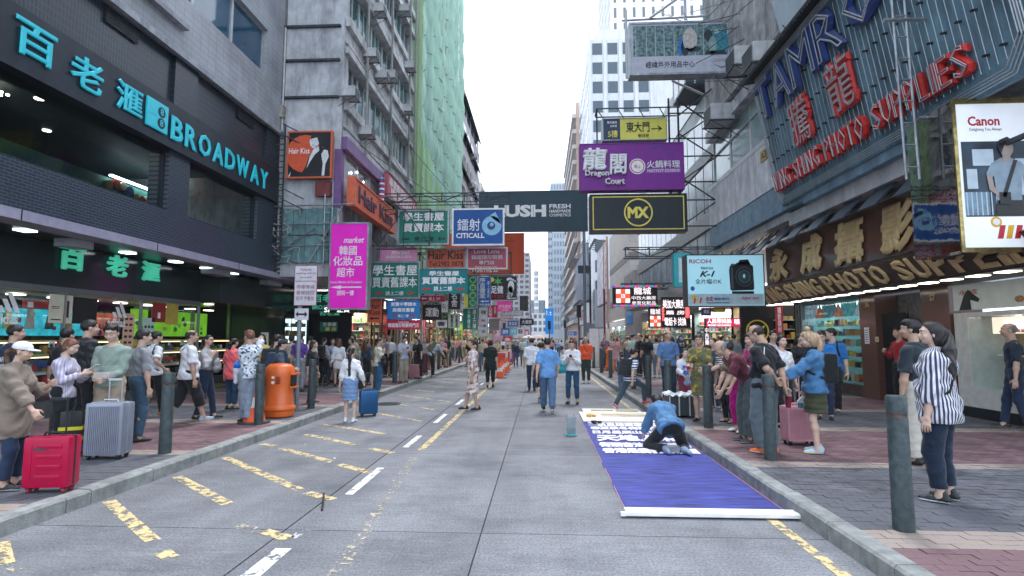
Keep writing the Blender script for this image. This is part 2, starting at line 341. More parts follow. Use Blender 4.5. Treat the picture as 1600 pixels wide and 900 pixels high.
def lamp(name, c, e): return mat(name, c, .5, var=0, emit=e)
LW = lamp('warm_lamp', (1, .9, .75), 4); LC = lamp('cool_lamp', (.8, .95, 1), 4)
def goods(mb, a, b, n, nm, hh=(.06, .2)):
    """n small packs standing along a shelf from a to b"""
    a = Vector(a); b = Vector(b); d = b - a
    for i in range(n):
        p = a + d * ((i + random.uniform(.1, .9)) / n); w_ = random.uniform(.03, .09); h = random.uniform(*hh)
        mb.box((p.x - w_, p.y - w_, p.z), (p.x + w_, p.y + w_, p.z + h), random.randrange(nm))
GOODS = [M('pack_%d' % i, c, .4) for i, c in enumerate([(.02, .02, .025), (.5, .5, .5), (.35, .25, .1), (.03, .1, .3), (.4, .05, .04), (.5, .4, .08), (.06, .06, .07), (.1, .3, .12), (.45, .22, .08)])]
def window(parent, x, y0, y1, z0, z1, side, glass=WIN, bars=1, fr=.05, frame=ALU, dep=.06):
    """a window in a wall facing the street; side=+1 wall's outside looks to +X"""
    s = side; f = MB()
    def bx(a0, a1, b0, b1): f.box((min(x, x + s * dep), a0, b0), (max(x, x + s * dep), a1, b1))
    bx(y0, y1, z0, z0 + fr); bx(y0, y1, z1 - fr, z1); bx(y0, y0 + fr, z0 + fr, z1 - fr); bx(y1 - fr, y1, z0 + fr, z1 - fr)
    for i in range(1, bars + 1): yy = y0 + (y1 - y0) * i / (bars + 1); bx(yy - fr * .35, yy + fr * .35, z0 + fr, z1 - fr)
    o = f.obj('window', frame, parent)
    for i in range(bars + 1):
        a = y0 + (y1 - y0) * i / (bars + 1); c = y0 + (y1 - y0) * (i + 1) / (bars + 1); tl = random.uniform(-.012, .012)
        MB().add([(x + s * (.02 + tl), a, z0), (x + s * (.02 - tl), c, z0), (x + s * (.02 - tl), c, z1), (x + s * (.02 + tl), a, z1)], [(0, 1, 2, 3)]).obj('pane', glass, o)
    return o
def ac_unit(loc, rz, label, group, sc_=1, mt=None):
    """window air conditioner on a bracket; front faces +Y local"""
    t = thing('ac_unit', label, 'air conditioner', loc, rz, group); t.scale = (sc_,) * 3
    MB().box((-.32, -.1, 0), (.32, .5, .42)).obj('casing', M('ac_white', (.5, .52, .53), .5, dirt=.4), t, bevel=.02)
    k = MB()
    for i in range(7): k.box((-.27, .5, .05 + i * .05), (.27, .515, .075 + i * .05))
    k.obj('grille', M('ac_grille', (.1, .12, .13), .5), t)
    k = MB()
    for x in (-.3, .3): k.box((x - .015, -.2, -.04), (x + .015, .55, -.01)); k.cyl((x, -.2, -.45), (x, .5, -.03), .012, n=5)
    k.box((-.33, .5, -.04), (.33, .53, -.01)); k.obj('bracket', DSTEEL, t)
    return t
# ------------------------------------------------------------------ left: dark tiled shop building
X0 = -8.5
b = thing('shop_building', 'dark tiled corner shop building with turquoise lettering along its sign band', 'building', (0, 0, 0))
k = MB()
k.box((-9.2, 2, 3.78), (X0, 21.5, 4.6), 0)                       # tiled parapet of the first floor
for y0, y1 in ((12.0, 12.75), (16.0, 17.25), (2, 3.2)): k.box((-9.0, y0, 4.6), (X0 - .02, y1, 6.1), 0)
k.box((-9.2, 2, 8.35), (X0 + .003, 2.01, 8.4), 0)
k.obj('tiled_wall', TILE, b)
k = MB(); k.box((-9.3, 2, 7.05), (X0 - .12, 17.25, 8.3)); 
k.obj('louvre_wall', TILEV, b)
for y in (2.4, 12.05, 16.4): MB().box((-9.0, y, 7.05), (X0 - .03, y + .85 if y > 10 else y + .5, 8.3)).obj('pillar', TILEV, b)
MB().box((-9.0, 2, 6.0), (X0 + .12, 17.0, 7.05)).obj('sign_band', PANEL, b)
sb = b.children[-1]
k = MB().box((-8.9, 2, 3.6), (X0 + .1, 21.6, 3.775)); k.obj('canopy_fascia', PURP, b)
for y in (5.2, 8.4, 11.6, 14.9, 18.1): MB().box((X0 + .1, y, 3.6), (X0 + .104, y + .02, 3.775)).obj('joint', DARK, b)
# big letters, each a sub-part; reading direction runs away from the camera (+Y)
AX, AY = (0, 1, 0), (0, 0, 1)
for s_, y, w_ in (('百', 8.0, .92), ('老', 9.05, .9), ('滙', 10.12, .88)):
    text(s_, TEAL, sb, (X0 + .13, y, 6.25 if s_ != '百' else 6.27), AX, AY, w_ * .82, .6, .02, .045, name='letter')
k = MB(); k.box((X0 + .13, 10.95, 6.22), (X0 + .17, 11.62, 6.85)); k.obj('emblem', TEAL, sb, bevel=.015)
for z in (6.37, 6.62):
    MB().cyl((X0 + .17, 11.4, z + .03), (X0 + .178, 11.4, z + .03), .115, n=20).obj('emblem_disc', PANEL, sb)
    text('8', TEAL, sb, (X0 + .18, 11.35, z - .04), AX, AY, .1, .15, .01, .004, name='letter')
text('BROADWAY', TEAL, sb, (X0 + .171, 11.0, 6.5), AX, AY, .25, .03, 0, .003, name='letter')
y = 11.75
for ch, w_ in zip('BROADWAY', (.5, .52, .58, .56, .55, .74, .56, .54)):
    text(ch, TEAL, sb, (X0 + .13, y, 6.2), AX, AY, w_ * .86, .55, .03, .045, name='letter'); y += w_
# first-floor windows (large panes) and the lit room behind them
for y0, y1 in ((3.2, 7.6), (7.64, 12.0), (12.75, 16.0)):
    f = MB().box((-8.72, y0, 4.6), (-8.62, y1, 4.66)).box((-8.72, y0, 6.0), (-8.62, y1, 6.1)).box((-8.72, y0, 4.66), (-8.62, y0 + .06, 6.0)).box((-8.72, y1 - .06, 4.66), (-8.62, y1, 6.0)).obj('window', PANEL, b)
    MB().add([(-8.66, y0, 4.6), (-8.66, y1, 4.6), (-8.66, y1, 6.08), (-8.66, y0, 6.08)], [(0, 1, 2, 3)]).obj('pane', GL, f)
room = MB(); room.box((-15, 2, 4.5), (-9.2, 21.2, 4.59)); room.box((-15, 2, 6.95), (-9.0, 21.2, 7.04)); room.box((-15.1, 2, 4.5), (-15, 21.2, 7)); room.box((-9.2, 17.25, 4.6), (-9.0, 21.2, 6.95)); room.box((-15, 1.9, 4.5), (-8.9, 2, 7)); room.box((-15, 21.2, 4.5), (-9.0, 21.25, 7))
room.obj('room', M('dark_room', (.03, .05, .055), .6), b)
for (x, y) in ((-11.0, 8.4), (-11.0, 11.2), (-10.9, 16.2), (-11.6, 17.0), (-12.5, 9.5), (-12.5, 13)):
    MB().cyl((x, y, 6.93), (x, y, 6.949), .09, n=14).obj('ceiling_light', LW, b)
k = MB()
for j in range(5):
    for i in range(26): k.box((-11.9 + j * .16, 7.2 + i * .14, 6.80), (-11.86 + j * .16, 7.25 + i * .14, 6.84))
k.obj('chandelier', LW, b)
k = MB().box((-12.6, 15.2, 6.42), (-12.5, 21, 6.47)); k.obj('strip_light', LC, b)
k = MB().box((-12.9, 12, 5.2), (-12.7, 21, 6.4)); k.obj('display_wall', M('sea_green_wall', (.05, .25, .2), .5), b)
k = MB()
for i in range(16): k.cyl((-12.68, 15.2 + i * .27, 6.15 + .12 * math.sin(i)), (-12.55, 15.2 + i * .27, 6.15 + .12 * math.sin(i)), random.uniform(.1, .17), n=12, mi=i % 4)
k.obj('wall_print', [GOODS[2], GOODS[4], M('cream', (.6, .52, .35), .5), GOODS[3]], b)
# upper light stone wall with a strip window
k = MB(); k.box((-10, 2, 8.4), (X0, 17.35, 9.85)); k.box((-10, 16.15, 9.85), (X0, 17.35, 11.3)); k.box((-10, 2, 9.85), (X0, 9.2, 11.3)); k.box((-10, 2, 11.3), (X0, 17.35, 24))
k.obj('stone_wall', LSTONE, b)
MB().box((X0, 2, 8.28), (X0 + .12, 17.3, 8.42)).obj('ledge', M('pale_ledge', (.35, .38, .42), .6, dirt=.4), b)
MB().box((X0, 5, 9.0), (X0 + .16, 12.2, 9.12)).obj('ledge', MATS['pale_ledge'], b)
for i in range(4):
    ww = window(b, X0 - .2, 9.2 + i * 1.74, 9.2 + (i + 1) * 1.74, 9.85, 11.3, 1, WINB, 0, .05)
k = MB().tube([(X0 + .05, 17.2, 5), (X0 + .05, 17.2, 12)], .03); k.obj('drain_pipe', M('pale_pipe', (.5, .5, .5), .5), b)
for y in (3.5, 10.0, 14.8):
    k = MB()
    for i in range(6): k.box((X0 - .1, y, 7.95 + i * .05), (X0 - .06, y + .9, 7.975 + i * .05))
    k.obj('vent_grille', DSTEEL, b)
# canopy ceiling
MB().box((-16, 2, 3.62), (-8.9, 21.5, 3.66)).obj('canopy_ceiling', M('dark_soffit', (.02, .03, .033), .3), b)
for (x, y) in ((-9.2, 7.8), (-9.2, 9.3), (-9.3, 11.9), (-9.2, 13.4), (-9.2, 14.7), (-9.2, 16.0), (-9.5, 19.0), (-9.2, 6.2)):
    MB().box((x - .12, y - .12, 3.6), (x + .12, y + .12, 3.618)).obj('ceiling_light', LC, b)
for (y0, y1) in ((3, 6.6), (10.0, 10.5), (14.6, 15.4), (17.6, 18.6)):
    MB().box((-9.3, y0, 3.45), (-8.92, y1, 3.6)).obj('soffit_box', M('grey_soffit', (.35, .36, .4), .5), b)
# ground floor shop front
XS = -9.8
k = MB(); k.box((XS - .3, 2, 2.74), (XS, 15.4, 3.6)); k.obj('fascia', GRAN, b); fa = b.children[-1]
MB().box((XS - .2, 2, 2.62), (XS + .04, 15.4, 2.735)).obj('fascia_edge', M('grey_trim', (.12, .13, .14), .4), b)
GREENL = mat('green_lit_letter', (.05, .45, .3), .4, var=0, emit=.2, ecol=(.1, .75, .5))
for s_, y in (('百', 10.62), ('老', 11.85), ('滙', 12.95)):
    text(s_, GREENL, fa, (XS + .02, y, 3.1), AX, AY, .62, .5, .035, .1, name='letter')
BOX = M('shop_trim_steel', (.25, .28, .29), .3, metal=.7)
MB().box((XS - .15, 2, .15), (XS + .05, 15.4, .45)).obj('plinth', M('plinth_metal', (.14, .15, .15), .4, metal=.5), b)
for i, (y0, y1) in enumerate(((4.4, 7.6), (7.62, 10.9), (10.92, 13.1), (13.12, 15.4))):
    MB().add([(XS - .02, y0, .45), (XS - .02, y1, .45), (XS - .02, y1, 2.62), (XS - .02, y0, 2.62)], [(0, 1, 2, 3)]).obj('pane', GL, b)
    MB().box((XS - .05, y1 - .01, .45), (XS + .02, y1 + .03, 2.62)).obj('mullion', BOX, b)
# shop interior
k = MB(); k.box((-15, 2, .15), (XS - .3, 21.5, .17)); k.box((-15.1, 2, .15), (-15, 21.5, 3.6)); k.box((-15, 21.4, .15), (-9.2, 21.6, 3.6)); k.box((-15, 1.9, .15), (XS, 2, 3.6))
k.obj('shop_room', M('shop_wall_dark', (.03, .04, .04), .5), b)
for (y0, y1, c, e) in ((6.0, 8.2, (.35, .55, .05), .8), (8.3, 13.4, (.03, .42, .55), .9), (13.6, 14.4, (.5, .1, .05), .5)):
    MB().box((-11.45, y0, 1.75), (-11.4, y1, 2.35)).obj('light_panel', mat('panel_%.2f' % c[0], c, .5, var=.9, scale=5, emit=e * .45, ecol=c), b)
for (y0, y1) in ((15.6, 17.3), (17.35, 19.2)):
    MB().box((-12.0, y0, 1.75), (-11.9, y1, 2.55)).obj('light_panel', mat('lime_panel', (.2, .5, .04), .5, var=.6, scale=1.5, emit=.3, ecol=(.25, .65, .02)), b)
k = MB()
for z in (.6, .95, 1.3, 1.62): k.box((-11.9, 4, z), (-11.2, 19.4, z + .03))
k.obj('shelf', M('glass_shelf', (.3, .3, .25), .3), b); SL = lamp('warm_shelf_light', (1, .72, .4), 1.6)
for z in (.9, 1.25, 1.58): MB().box((-11.22, 4, z), (-11.17, 19.4, z + .025)).obj('shelf_light', SL, b)
for i in range(15):
    t = MB().cyl((-11.3, 6.2 + i * .5, 1.9), (-11.3, 6.2 + i * .5, 2.2 + .1 * (i % 3)), .09, .05, n=8).obj('cutout_figure', GOODS[(i * 5) % 9], b)
for i in range(64):
    y = random.uniform(6, 19); z = random.uniform(1.78, 2.35); r_ = random.uniform(.03, .09); x = -11.385 if y < 14.4 else -11.89; MB().cyl((x, y, z), (x + .01, y, z), r_, n=random.choice((4, 6, 10))).obj('shop_print', [WHITE, GOODS[3], GOODS[4], GOODS[5], GOODS[0], GOODS[7]][i % 6], b)
k = MB()
for z in (.63, .98, 1.33): goods(k, (-11.35, 4.2, z), (-11.35, 19.2, z), 95, 9)
goods(k, (-10.2, 4.6, .5), (-10.2, 15.2, .5), 70, 9, (.05, .35)); goods(k, (-10.5, 4.6, 1.0), (-10.5, 15.2, 1.0), 80, 9, (.05, .25)); k.box((-10.6, 4.5, .96), (-10.0, 15.2, .99), 1); k.box((-10.65, 4.5, .2), (-10.1, 15.2, .5), 6)
o = k.obj('goods', GOODS, b); o['kind'] = 'stuff'
for i in range(14): MB().box((-10.9, 5 + i * .95, 2.58), (-10.7, 5.25 + i * .95, 2.6)).obj('shop_light', LW, b)
MB().box((-15, 2, 2.62), (XS - .31, 15.4, 2.64)).obj('shop_ceiling', M('grey_ceiling', (.25, .25, .24), .6), b)
# window stickers and posters on the glass
def poster(name, label, cat, mb_c, lines, X, y0, y1, z0, z1, side=1, txt=None, tcol=None, emit=0, group=None):
    t = thing(name, label, cat, (X, y0, z0), 0, group)
    MB().box((0, 0, 0), (.008, y1 - y0, z1 - z0)).obj('sheet', mb_c, t)
    ln = MB()
    for (u0, v0, u1, v1) in lines: ln.box((.008, u0 * (y1 - y0), v0 * (z1 - z0)), (.0095, u1 * (y1 - y0), v1 * (z1 - z0)))
    if lines: ln.obj('print', tcol or BLACK, t)
    if txt: text(txt[0], tcol or BLACK, t, (.0085, txt[1] * (y1 - y0), txt[2] * (z1 - z0)), AX, AY, txt[3] * (y1 - y0), txt[4] * (z1 - z0), .004, .002)
    return t
random.seed(3)
poster('poster', 'cream poster hung in the shop window beside a black panel', 'poster', M('cream_paper', (.62, .6, .48), .6), [(.1, .1, .5, .14), (.1, .5, .4, .52), (.1, .55, .45, .58), (.75, .2, .85, .8)], XS - .012, 10.55, 11.1, 2.0, 2.58)
poster('poster', 'plain black panel beside the cream poster in the shop window', 'poster', M('matt_black', (.015, .015, .017), .6), [], XS - .012, 11.12, 11.75, 2.0, 2.56)
poster('poster', 'tall peach price list taped inside the shop glass', 'poster', M('peach_paper', (.68, .42, .3), .6), [(.12 + .42 * (i % 2), .08 + .15 * (i // 2), .4 + .42 * (i % 2), .14 + .15 * (i // 2)) for i in range(12)], XS - .012, 12.55, 12.9, 1.35, 2.28)
poster('poster', 'pale green product sheet hung beside the peach price list', 'poster', M('mint_paper', (.45, .62, .55), .6), [(.12 + .3 * (i % 3), .08 + .2 * (i // 3), .32 + .3 * (i % 3), .16 + .2 * (i // 3)) for i in range(12)], XS - .012, 13.2, 13.6, 1.4, 2.2)
poster('poster', 'dark red square poster at the top of the shop glass', 'poster', M('maroon_paper', (.3, .03, .03), .6), [(.4, .2, .6, .5)], XS - .012, 13.5, 14.0, 2.1, 2.6, tcol=WHITE)
poster('poster', 'mustard square poster beside the dark red one', 'poster', M('mustard_paper', (.5, .38, .07), .6), [], XS - .012, 14.02, 14.5, 2.05, 2.6)
for y0 in (9.35, 12.05):
    t = thing('window_sticker', 'white three-stripe sports logo on the glass ' + ('by the peach price list' if y0 > 10 else 'behind the cap wearer'), 'sticker', (XS + .005, y0, 1.95))
    text('adidas', WHITE, t, (0, 0, .0), AX, AY, .55, .2, .03, .004)
    k = MB()
    for i, h in enumerate((.12, .24, .36)):
        a = .06 + i * .15
        k.ext([(0, a + .12 - .0, .22), (0, a + .22, .22), (0, a + .22 - h * .5, .22 + h), (0, a + .12 - h * .5, .22 + h)], (.004, 0, 0))
    k.obj('stripe', WHITE, t)
for i in range(46):
    y = random.uniform(4.6, 15.2); z = random.choice((.75, 1.1, 1.5, 1.9, 2.3)); w_ = random.uniform(.06, .16); MB().box((XS - .25 - .6 * random.random(), y, z), (XS - .24, y + w_, z + w_ * random.uniform(.7, 1.6))).obj('price_card', [WHITE, YELLOW, RED, MATS['peach_paper'], MATS['mint_paper'], GOODS[3]][i % 6], b) if i % 3 else MB().box((XS - .25, y, z), (XS - .24, y + w_, z + w_)).obj('price_card', WHITE, b)
k = MB()
for i in range(16): k.box((0, i * .2, .1 * (i % 2)), (.004, i * .2 + .13, .13 + .1 * (i % 2)))
# far side of the shop: entrance recess
k = MB(); k.box((-11.3, 15.4, 2.7), (-9.2, 21.4, 3.6), 0); k.obj('entrance_fascia', GRAN, b); 
for y in (15.45, 17.4, 19.5): MB().box((-11.35, y, .15), (-11.25, y + .08, 2.7)).obj('door_frame', BOX, b)
for y in (15.5, 17.5): MB().add([(-11.3, y, .2), (-11.3, y + 1.9, .2), (-11.3, y + 1.9, 2.7), (-11.3, y, 2.7)], [(0, 1, 2, 3)]).obj('pane', GL, b)
k = MB().box((-11.3, 15.5, .15), (-11.1, 21.4, .4)); k.obj('plinth', MATS['plinth_metal'], b)
MB().box((-11.25, 19.6, .15), (-9.3, 19.75, 2.7)).obj('granite_pier', GRAN, b)
MB().box((-9.3, 21.42, 2.55), (-7.4, 21.6, 3.55)).obj('end_sign', GRAN, b)
es = b.children[-1]
text('百老滙', GREENL, es, (-9.0, 21.40, 3.1), (1, 0, 0), (0, 0, 1), 1.2, .32, .02, .02, name='letter'); text('BROADWAY', GREENL, es, (-9.0, 21.40, 2.82), (1, 0, 0), (0, 0, 1), 1.2, .17, .02, .02, name='letter')
VT = lamp('vitrine_light', (.55, .75, .8), .9)
for i in range(3):
    v_ = MB().box((-11.0 + i * .62, 21.3, .7), (-10.45 + i * .62, 21.38, 2.45)).obj('vitrine', VT, b); k = MB()
    for z in (.75, 1.1, 1.45, 1.8, 2.15): goods(k, (-10.97 + i * .62, 21.2, z), (-10.48 + i * .62, 21.2, z), 5, 9, (.1, .22)); k.box((-11.0 + i * .62, 21.1, z - .03), (-10.45 + i * .62, 21.3, z), 6)
    k.obj('goods', GOODS, v_)
text('百老滙', GREENL, es, (-8.7, 21.40, 2.58), (1, 0, 0), (0, 0, 1), .8, .16, .01, .02, name='letter')
for (x0, z0, w_, h_) in ((-10.6, 1.25, .35, .45), (-10.1, 1.1, .28, .8)):
    t = thing('notice', 'white notice %s on the dark granite pier' % ('sheet' if w_ > .3 else 'column, tall and narrow,'), 'notice', (x0, 19.59, z0)); MB().box((0, -.01, 0), (w_, 0, h_)).obj('sheet', WHITE, t)
    k = MB(); [k.box((.04, -.012, .05 + i * .07), (w_ - .05 - random.uniform(0, .08), -.0105, .07 + i * .07)) for i in range(int(h_ / .07) - 1)]; k.obj('print', GOODS[6], t)
# ------------------------------------------------------------------ old concrete block over the pavement
XO = -6.5; YO0, YO1 = 17.3, 27.0
o_ = thing('concrete_block', 'old grey concrete block with ribbed window ledges and a bare side wall', 'building')
MB().box((-14, 17.3, 3.66), (XO + .0, YO1, 7.0)).box((-14, 17.75, 7.0), (XO - .25, 26.6, 30)).box((-14, 17.3, 7.0), (XO, 17.75, 30)).box((-14, 26.6, 7), (XO, YO1, 30)).obj('wall', CONC, o_)
for z in (9.57, 10.84, 12.02, 13.2, 14.4): MB().box((-8.75, 17.2, z), (-6.6, 17.3, z + .07)).obj('girder', DSTEEL, o_)
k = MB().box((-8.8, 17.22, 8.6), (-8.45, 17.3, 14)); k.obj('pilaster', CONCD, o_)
LEDGE = M('ledge_concrete', (.5, .51, .52), .85, var=.2, scale=2, bump=.4, dirt=.45)
fl = 2.9
for i in range(7):
    z = 8.28 + fl * i
    MB().box((XO - .3, YO0 + .45, z), (XO + .02, 26.6, z + 1.25)).obj('spandrel', LEDGE, o_)
    for (a, h, p) in ((0, .22, .14), (.35, .12, .09), (.95, .32, .16)):
        MB().box((XO + .021, YO0 + .1, z + a), (XO + p, YO1, z + a + h)).obj('ledge', LEDGE, o_)
    if i: 
        for j in range(6):
            y0 = YO0 + .45 + j * 1.47
            window(o_, XO - .22, y0, y0 + 1.45, z - 1.62, z - .02, 1, random.choice((WIN, WING, WING)), random.choice((1, 2)), .05)
# purple framed salon windows and the shop windows below
PRP = M('purple_paint', (.19, .10, .26), .5, dirt=.3)
MB().box((XO + .02, YO0, 7.85), (XO + .2, 21.8, 8.27)).box((XO - .2, YO0 - .02, 5.9), (XO + .05, YO0 + .22, 7.85)).obj('purple_frame', PRP, o_)
SALON = M('salon_glass', (.2, .24, .26), .08, var=.3, scale=1.5, spec=1)
for j in range(3): window(o_, XO - .05, 17.55 + j * 1.4, 18.95 + j * 1.4, 6.4, 7.85, 1, SALON, 0, .05)
for j in range(3): window(o_, XO - .05, 21.9 + j * 1.6, 23.5 + j * 1.6, 6.2, 8.2, 1, WING, 1, .06)
for (y, dz) in ((18.3, .35), (18.9, .55), (19.6, .4)): MB().cyl((XO + .012, y, 7.0 + dz), (XO + .02, y, 7.0 + dz), .05, n=10).obj('salon_lamp', LW, o_)
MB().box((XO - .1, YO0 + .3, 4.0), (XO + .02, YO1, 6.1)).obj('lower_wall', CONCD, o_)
# corrugated sea-green panels at the foot of the side wall
GP = M('seagreen_sheet', (.14, .27, .28), .6, var=.25, dirt=.45)
for i in range(9):
    x = -8.35 + i * .2
    for z0, z1 in ((4.1, 4.95), (5.0, 5.85)):
        dx = random.uniform(-.02, .02); MB().box((x, 17.18 + random.uniform(-.02, .02), z0 + dx), (x + .19, 17.24, z1 + dx)).obj('sheet_panel', GP, o_)
for i in range(16): MB().box((-8.9 + .0, 17.2, 3.75 + i * .14), (-8.36, 17.26, 3.8 + i * .14)).obj('louvre_slat', DSTEEL, o_)
k = MB()
for z in (4.6, 5.9, 5.3): k.cyl((-8.9, 17.05, z), (-5.9, 17.05, z + .05), .025, n=5)
for (a, c) in (((-8.9, 17.1, 4.1), (-7.2, 17.1, 5.2)), ((-7.4, 17.05, 4), (-6.3, 17.05, 5.9)), ((-6.9, 17.1, 3.9), (-6.9, 17.1, 6.3)), ((-6.65, 17.1, 3.9), (-6.65, 17.1, 6.3))): k.cyl(a, c, .022, n=5)
for i in range(7): k.cyl((-6.9, 17.1, 4.2 + i * .3), (-6.65, 17.1, 4.2 + i * .3), .015, n=4)
k.obj('pipe_frame', STEEL, o_)
k = MB()
random.seed(11)
for i in range(9):
    x = random.uniform(-8.9, -7.6); z = random.uniform(4.4, 6.2); pts = [(x, 17.0, z)]
    for j in range(6): x += random.uniform(-.1, .25); z += random.uniform(-.3, .12); pts.append((x, 17.0, z))
    k.tube(pts, .011, 4)
k.obj('loose_cable', M('cable', (.4, .4, .4), .6), o_)
for yy, zz in ((19.2, 8.3), (22.4, 8.3), (25.6, 6.2), (26.8, 5.0)): MB().cyl((XO + .2, yy, zz), (XO + .2, yy, 28), .05, n=6).obj('drain_pipe', M('stained_pipe', (.3, .31, .3), .7, dirt=.4), o_)
k = MB().box((-8.72, 17.1, 8.9), (-8.4, 17.3, 9.3)); o1 = k.obj('junction_box', M('rusty_box', (.4, .36, .3), .8, var=.4, dirt=.6), o_)
k = MB().box((-7.25, 17.15, 6.25), (-6.75, 17.3, 6.75)); k.obj('meter_box', M('rust_red_box', (.2, .05, .05), .7, dirt=.4), o_)
# a dark cable ladder standing between the two buildings
t = thing('cable_ladder', 'dark steel mesh cable ladder fixed between the tiled shop and the concrete block', 'ladder', (0, 0, 0))
k = MB()
for x in (-8.95, -8.6, -8.25): k.box((x, 16.95, 4.2), (x + .04, 17.0, 8.6), 0)
k.obj('rail', DSTEEL, t); k = MB()
for i in range(22): k.box((-8.95, 16.96, 4.3 + i * .19), (-8.25, 16.98, 4.33 + i * .19))
for z in (8.6, 6.5): k.cyl((-8.3, 16.95, z), (-7.6, 17.1, z - .35), .02, n=5); k.cyl((-8.3, 16.95, z - .35), (-7.6, 17.1, z - .7), .02, n=5)
k.obj('rung', DSTEEL, t)
# air conditioners on the block
names = ['first', 'second', 'third', 'fourth', 'fifth', 'sixth', 'seventh', 'eighth']
for n, (px, py) in enumerate([(547, 145), (549, 150), (580, 85), (597, 118), (610, 118), (573, 205), (592, 15), (632, 15), (640, 103), (636, 170), (600, 14), (571, 88)]):
    v = U(px, py, X=XO + .25); 
    if n in (1, 10, 11): continue
    ac_unit((XO + .1, v.y, v.z - .2), -PI / 2, 'old air conditioner jutting from the ribbed block, %s from the %s' % (names[n % 8], 'purple band' if n < 6 else 'top'), 'air conditioners on the ribbed block', .8)
# ------------------------------------------------------------------ scaffold with green netting
s_ = thing('scaffold', 'tall bamboo scaffold wrapped in green netting in front of a block', 'scaffold')
BAM = M('bamboo_pole', (.22, .17, .1), .7, var=.3)
k = MB()
for y in np.arange(27.3, 43, 1.6):
    for x in (-7.2, -6.3): k.cyl((x, y, .15), (x, y, 30), .035, n=5)
for z in np.arange(5.5, 30, 1.7):
    k.cyl((-6.35, 27.2, z), (-6.35, 43, z), .03, n=5); k.cyl((-8.4, 27.25, z), (-6.2, 27.25, z), .03, n=5)
o = k.obj('bamboo_pole', BAM, s_); o['kind'] = 'stuff'
def netmat(name, c, a):
    m = bpy.data.materials.new(name); m.use_nodes = True; nt = m.node_tree; nt.nodes.clear(); L = nt.links.new
    o = nd(nt, 'OutputMaterial'); d = nd(nt, 'BsdfDiffuse'); tr = nd(nt, 'BsdfTranslucent'); tp = nd(nt, 'BsdfTransparent'); x1 = nd(nt, 'MixShader'); x2 = nd(nt, 'MixShader'); x1.inputs[0].default_value = .5
    g = nd(nt, 'NewGeometry'); mp = nd(nt, 'Mapping'); mp.inputs[3].default_value = (1.6, 2.2, .07); n = nd(nt, 'TexNoise'); n.inputs['Scale'].default_value = 1.4; n.inputs['Detail'].default_value = 8; n.inputs['Roughness'].default_value = .7
    L(g.outputs['Position'], mp.inputs[0]); L(mp.outputs[0], n.inputs[0]); r = nd(nt, 'ValToRGB'); r.color_ramp.elements[0].position = .35; r.color_ramp.elements[1].position = .65
    r.color_ramp.elements[0].color = (*[v * .75 for v in c], 1); r.color_ramp.elements[1].color = (*c, 1); L(n.outputs[0], r.inputs[0]); L(r.outputs[0], d.inputs[0]); L(r.outputs[0], tr.inputs[0])
    mr = nd(nt, 'MapRange'); mr.inputs[3].default_value = a - .28; mr.inputs[4].default_value = a + .28; L(n.outputs[0], mr.inputs[0])
    L(d.outputs[0], x1.inputs[1]); L(tr.outputs[0], x1.inputs[2]); L(mr.outputs[0], x2.inputs[0]); L(tp.outputs[0], x2.inputs[1]); L(x1.outputs[0], x2.inputs[2]); L(x2.outputs[0], o.inputs[0]); return m
NET1 = netmat('green_netting', (.60, .86, .74), .86); NET2 = netmat('lime_netting', (.62, .86, .5), .74)
def drape(name, m, f, nu, nv, parent):
    vs = [f(i / nu, j / nv) for j in range(nv + 1) for i in range(nu + 1)]
    return MB().add(vs, [(j * (nu + 1) + i, j * (nu + 1) + i + 1, (j + 1) * (nu + 1) + i + 1, (j + 1) * (nu + 1) + i) for j in range(nv) for i in range(nu)]).obj(name, m, parent, smooth=True)
rn = lambda y, z: .14 * math.sin((y + .9 * math.sin(y * .83) + .25 * math.sin(z * .31 + y)) * 3.1 + .5 * math.sin(z * .25)) + .09 * math.sin(y * 8.3 + z * .12) + .04 * math.sin(y * 19 + .8 * math.sin(z * .3))
drape('netting', NET1, lambda u, v: (-6.2 + rn(27.2 + u * 15.6, 4.6 + v * 25) + .12 * math.sin(v * 44) ** 4, 27.2 + u * 15.6, 4.6 + v * 25), 220, 60, s_)
drape('netting', NET2, lambda u, v: (-8.4 + 2.35 * u, 27.15 + rn(u * 3, v * 20) * .7, 4.6 + v * 25), 30, 50, s_)
drape('netting', NET2, lambda u, v: (-6.08 + .7 * rn(u * 14, v * 9), 27.1 + u * 14, 4.9 + v * (7.3 - 4.6 * u)), 160, 20, s_)
k = MB()
for z in np.arange(6, 29, 1.9):
    k.tube([(-6.2 + rn(27.2 + u * 15.6, z) + .03, 27.2 + u * 15.6, z - .04 * math.sin(u * 37) + .05 * math.sin(u * 11)) for u in np.linspace(0, 1, 60)], .022, 4)
k.obj('tie_rope', M('net_rope', (.12, .2, .14), .8), s_)
MB().box((-14, 27.3, 3.7), (-7.4, 43, 30)).obj('block_wall', CONC, s_)
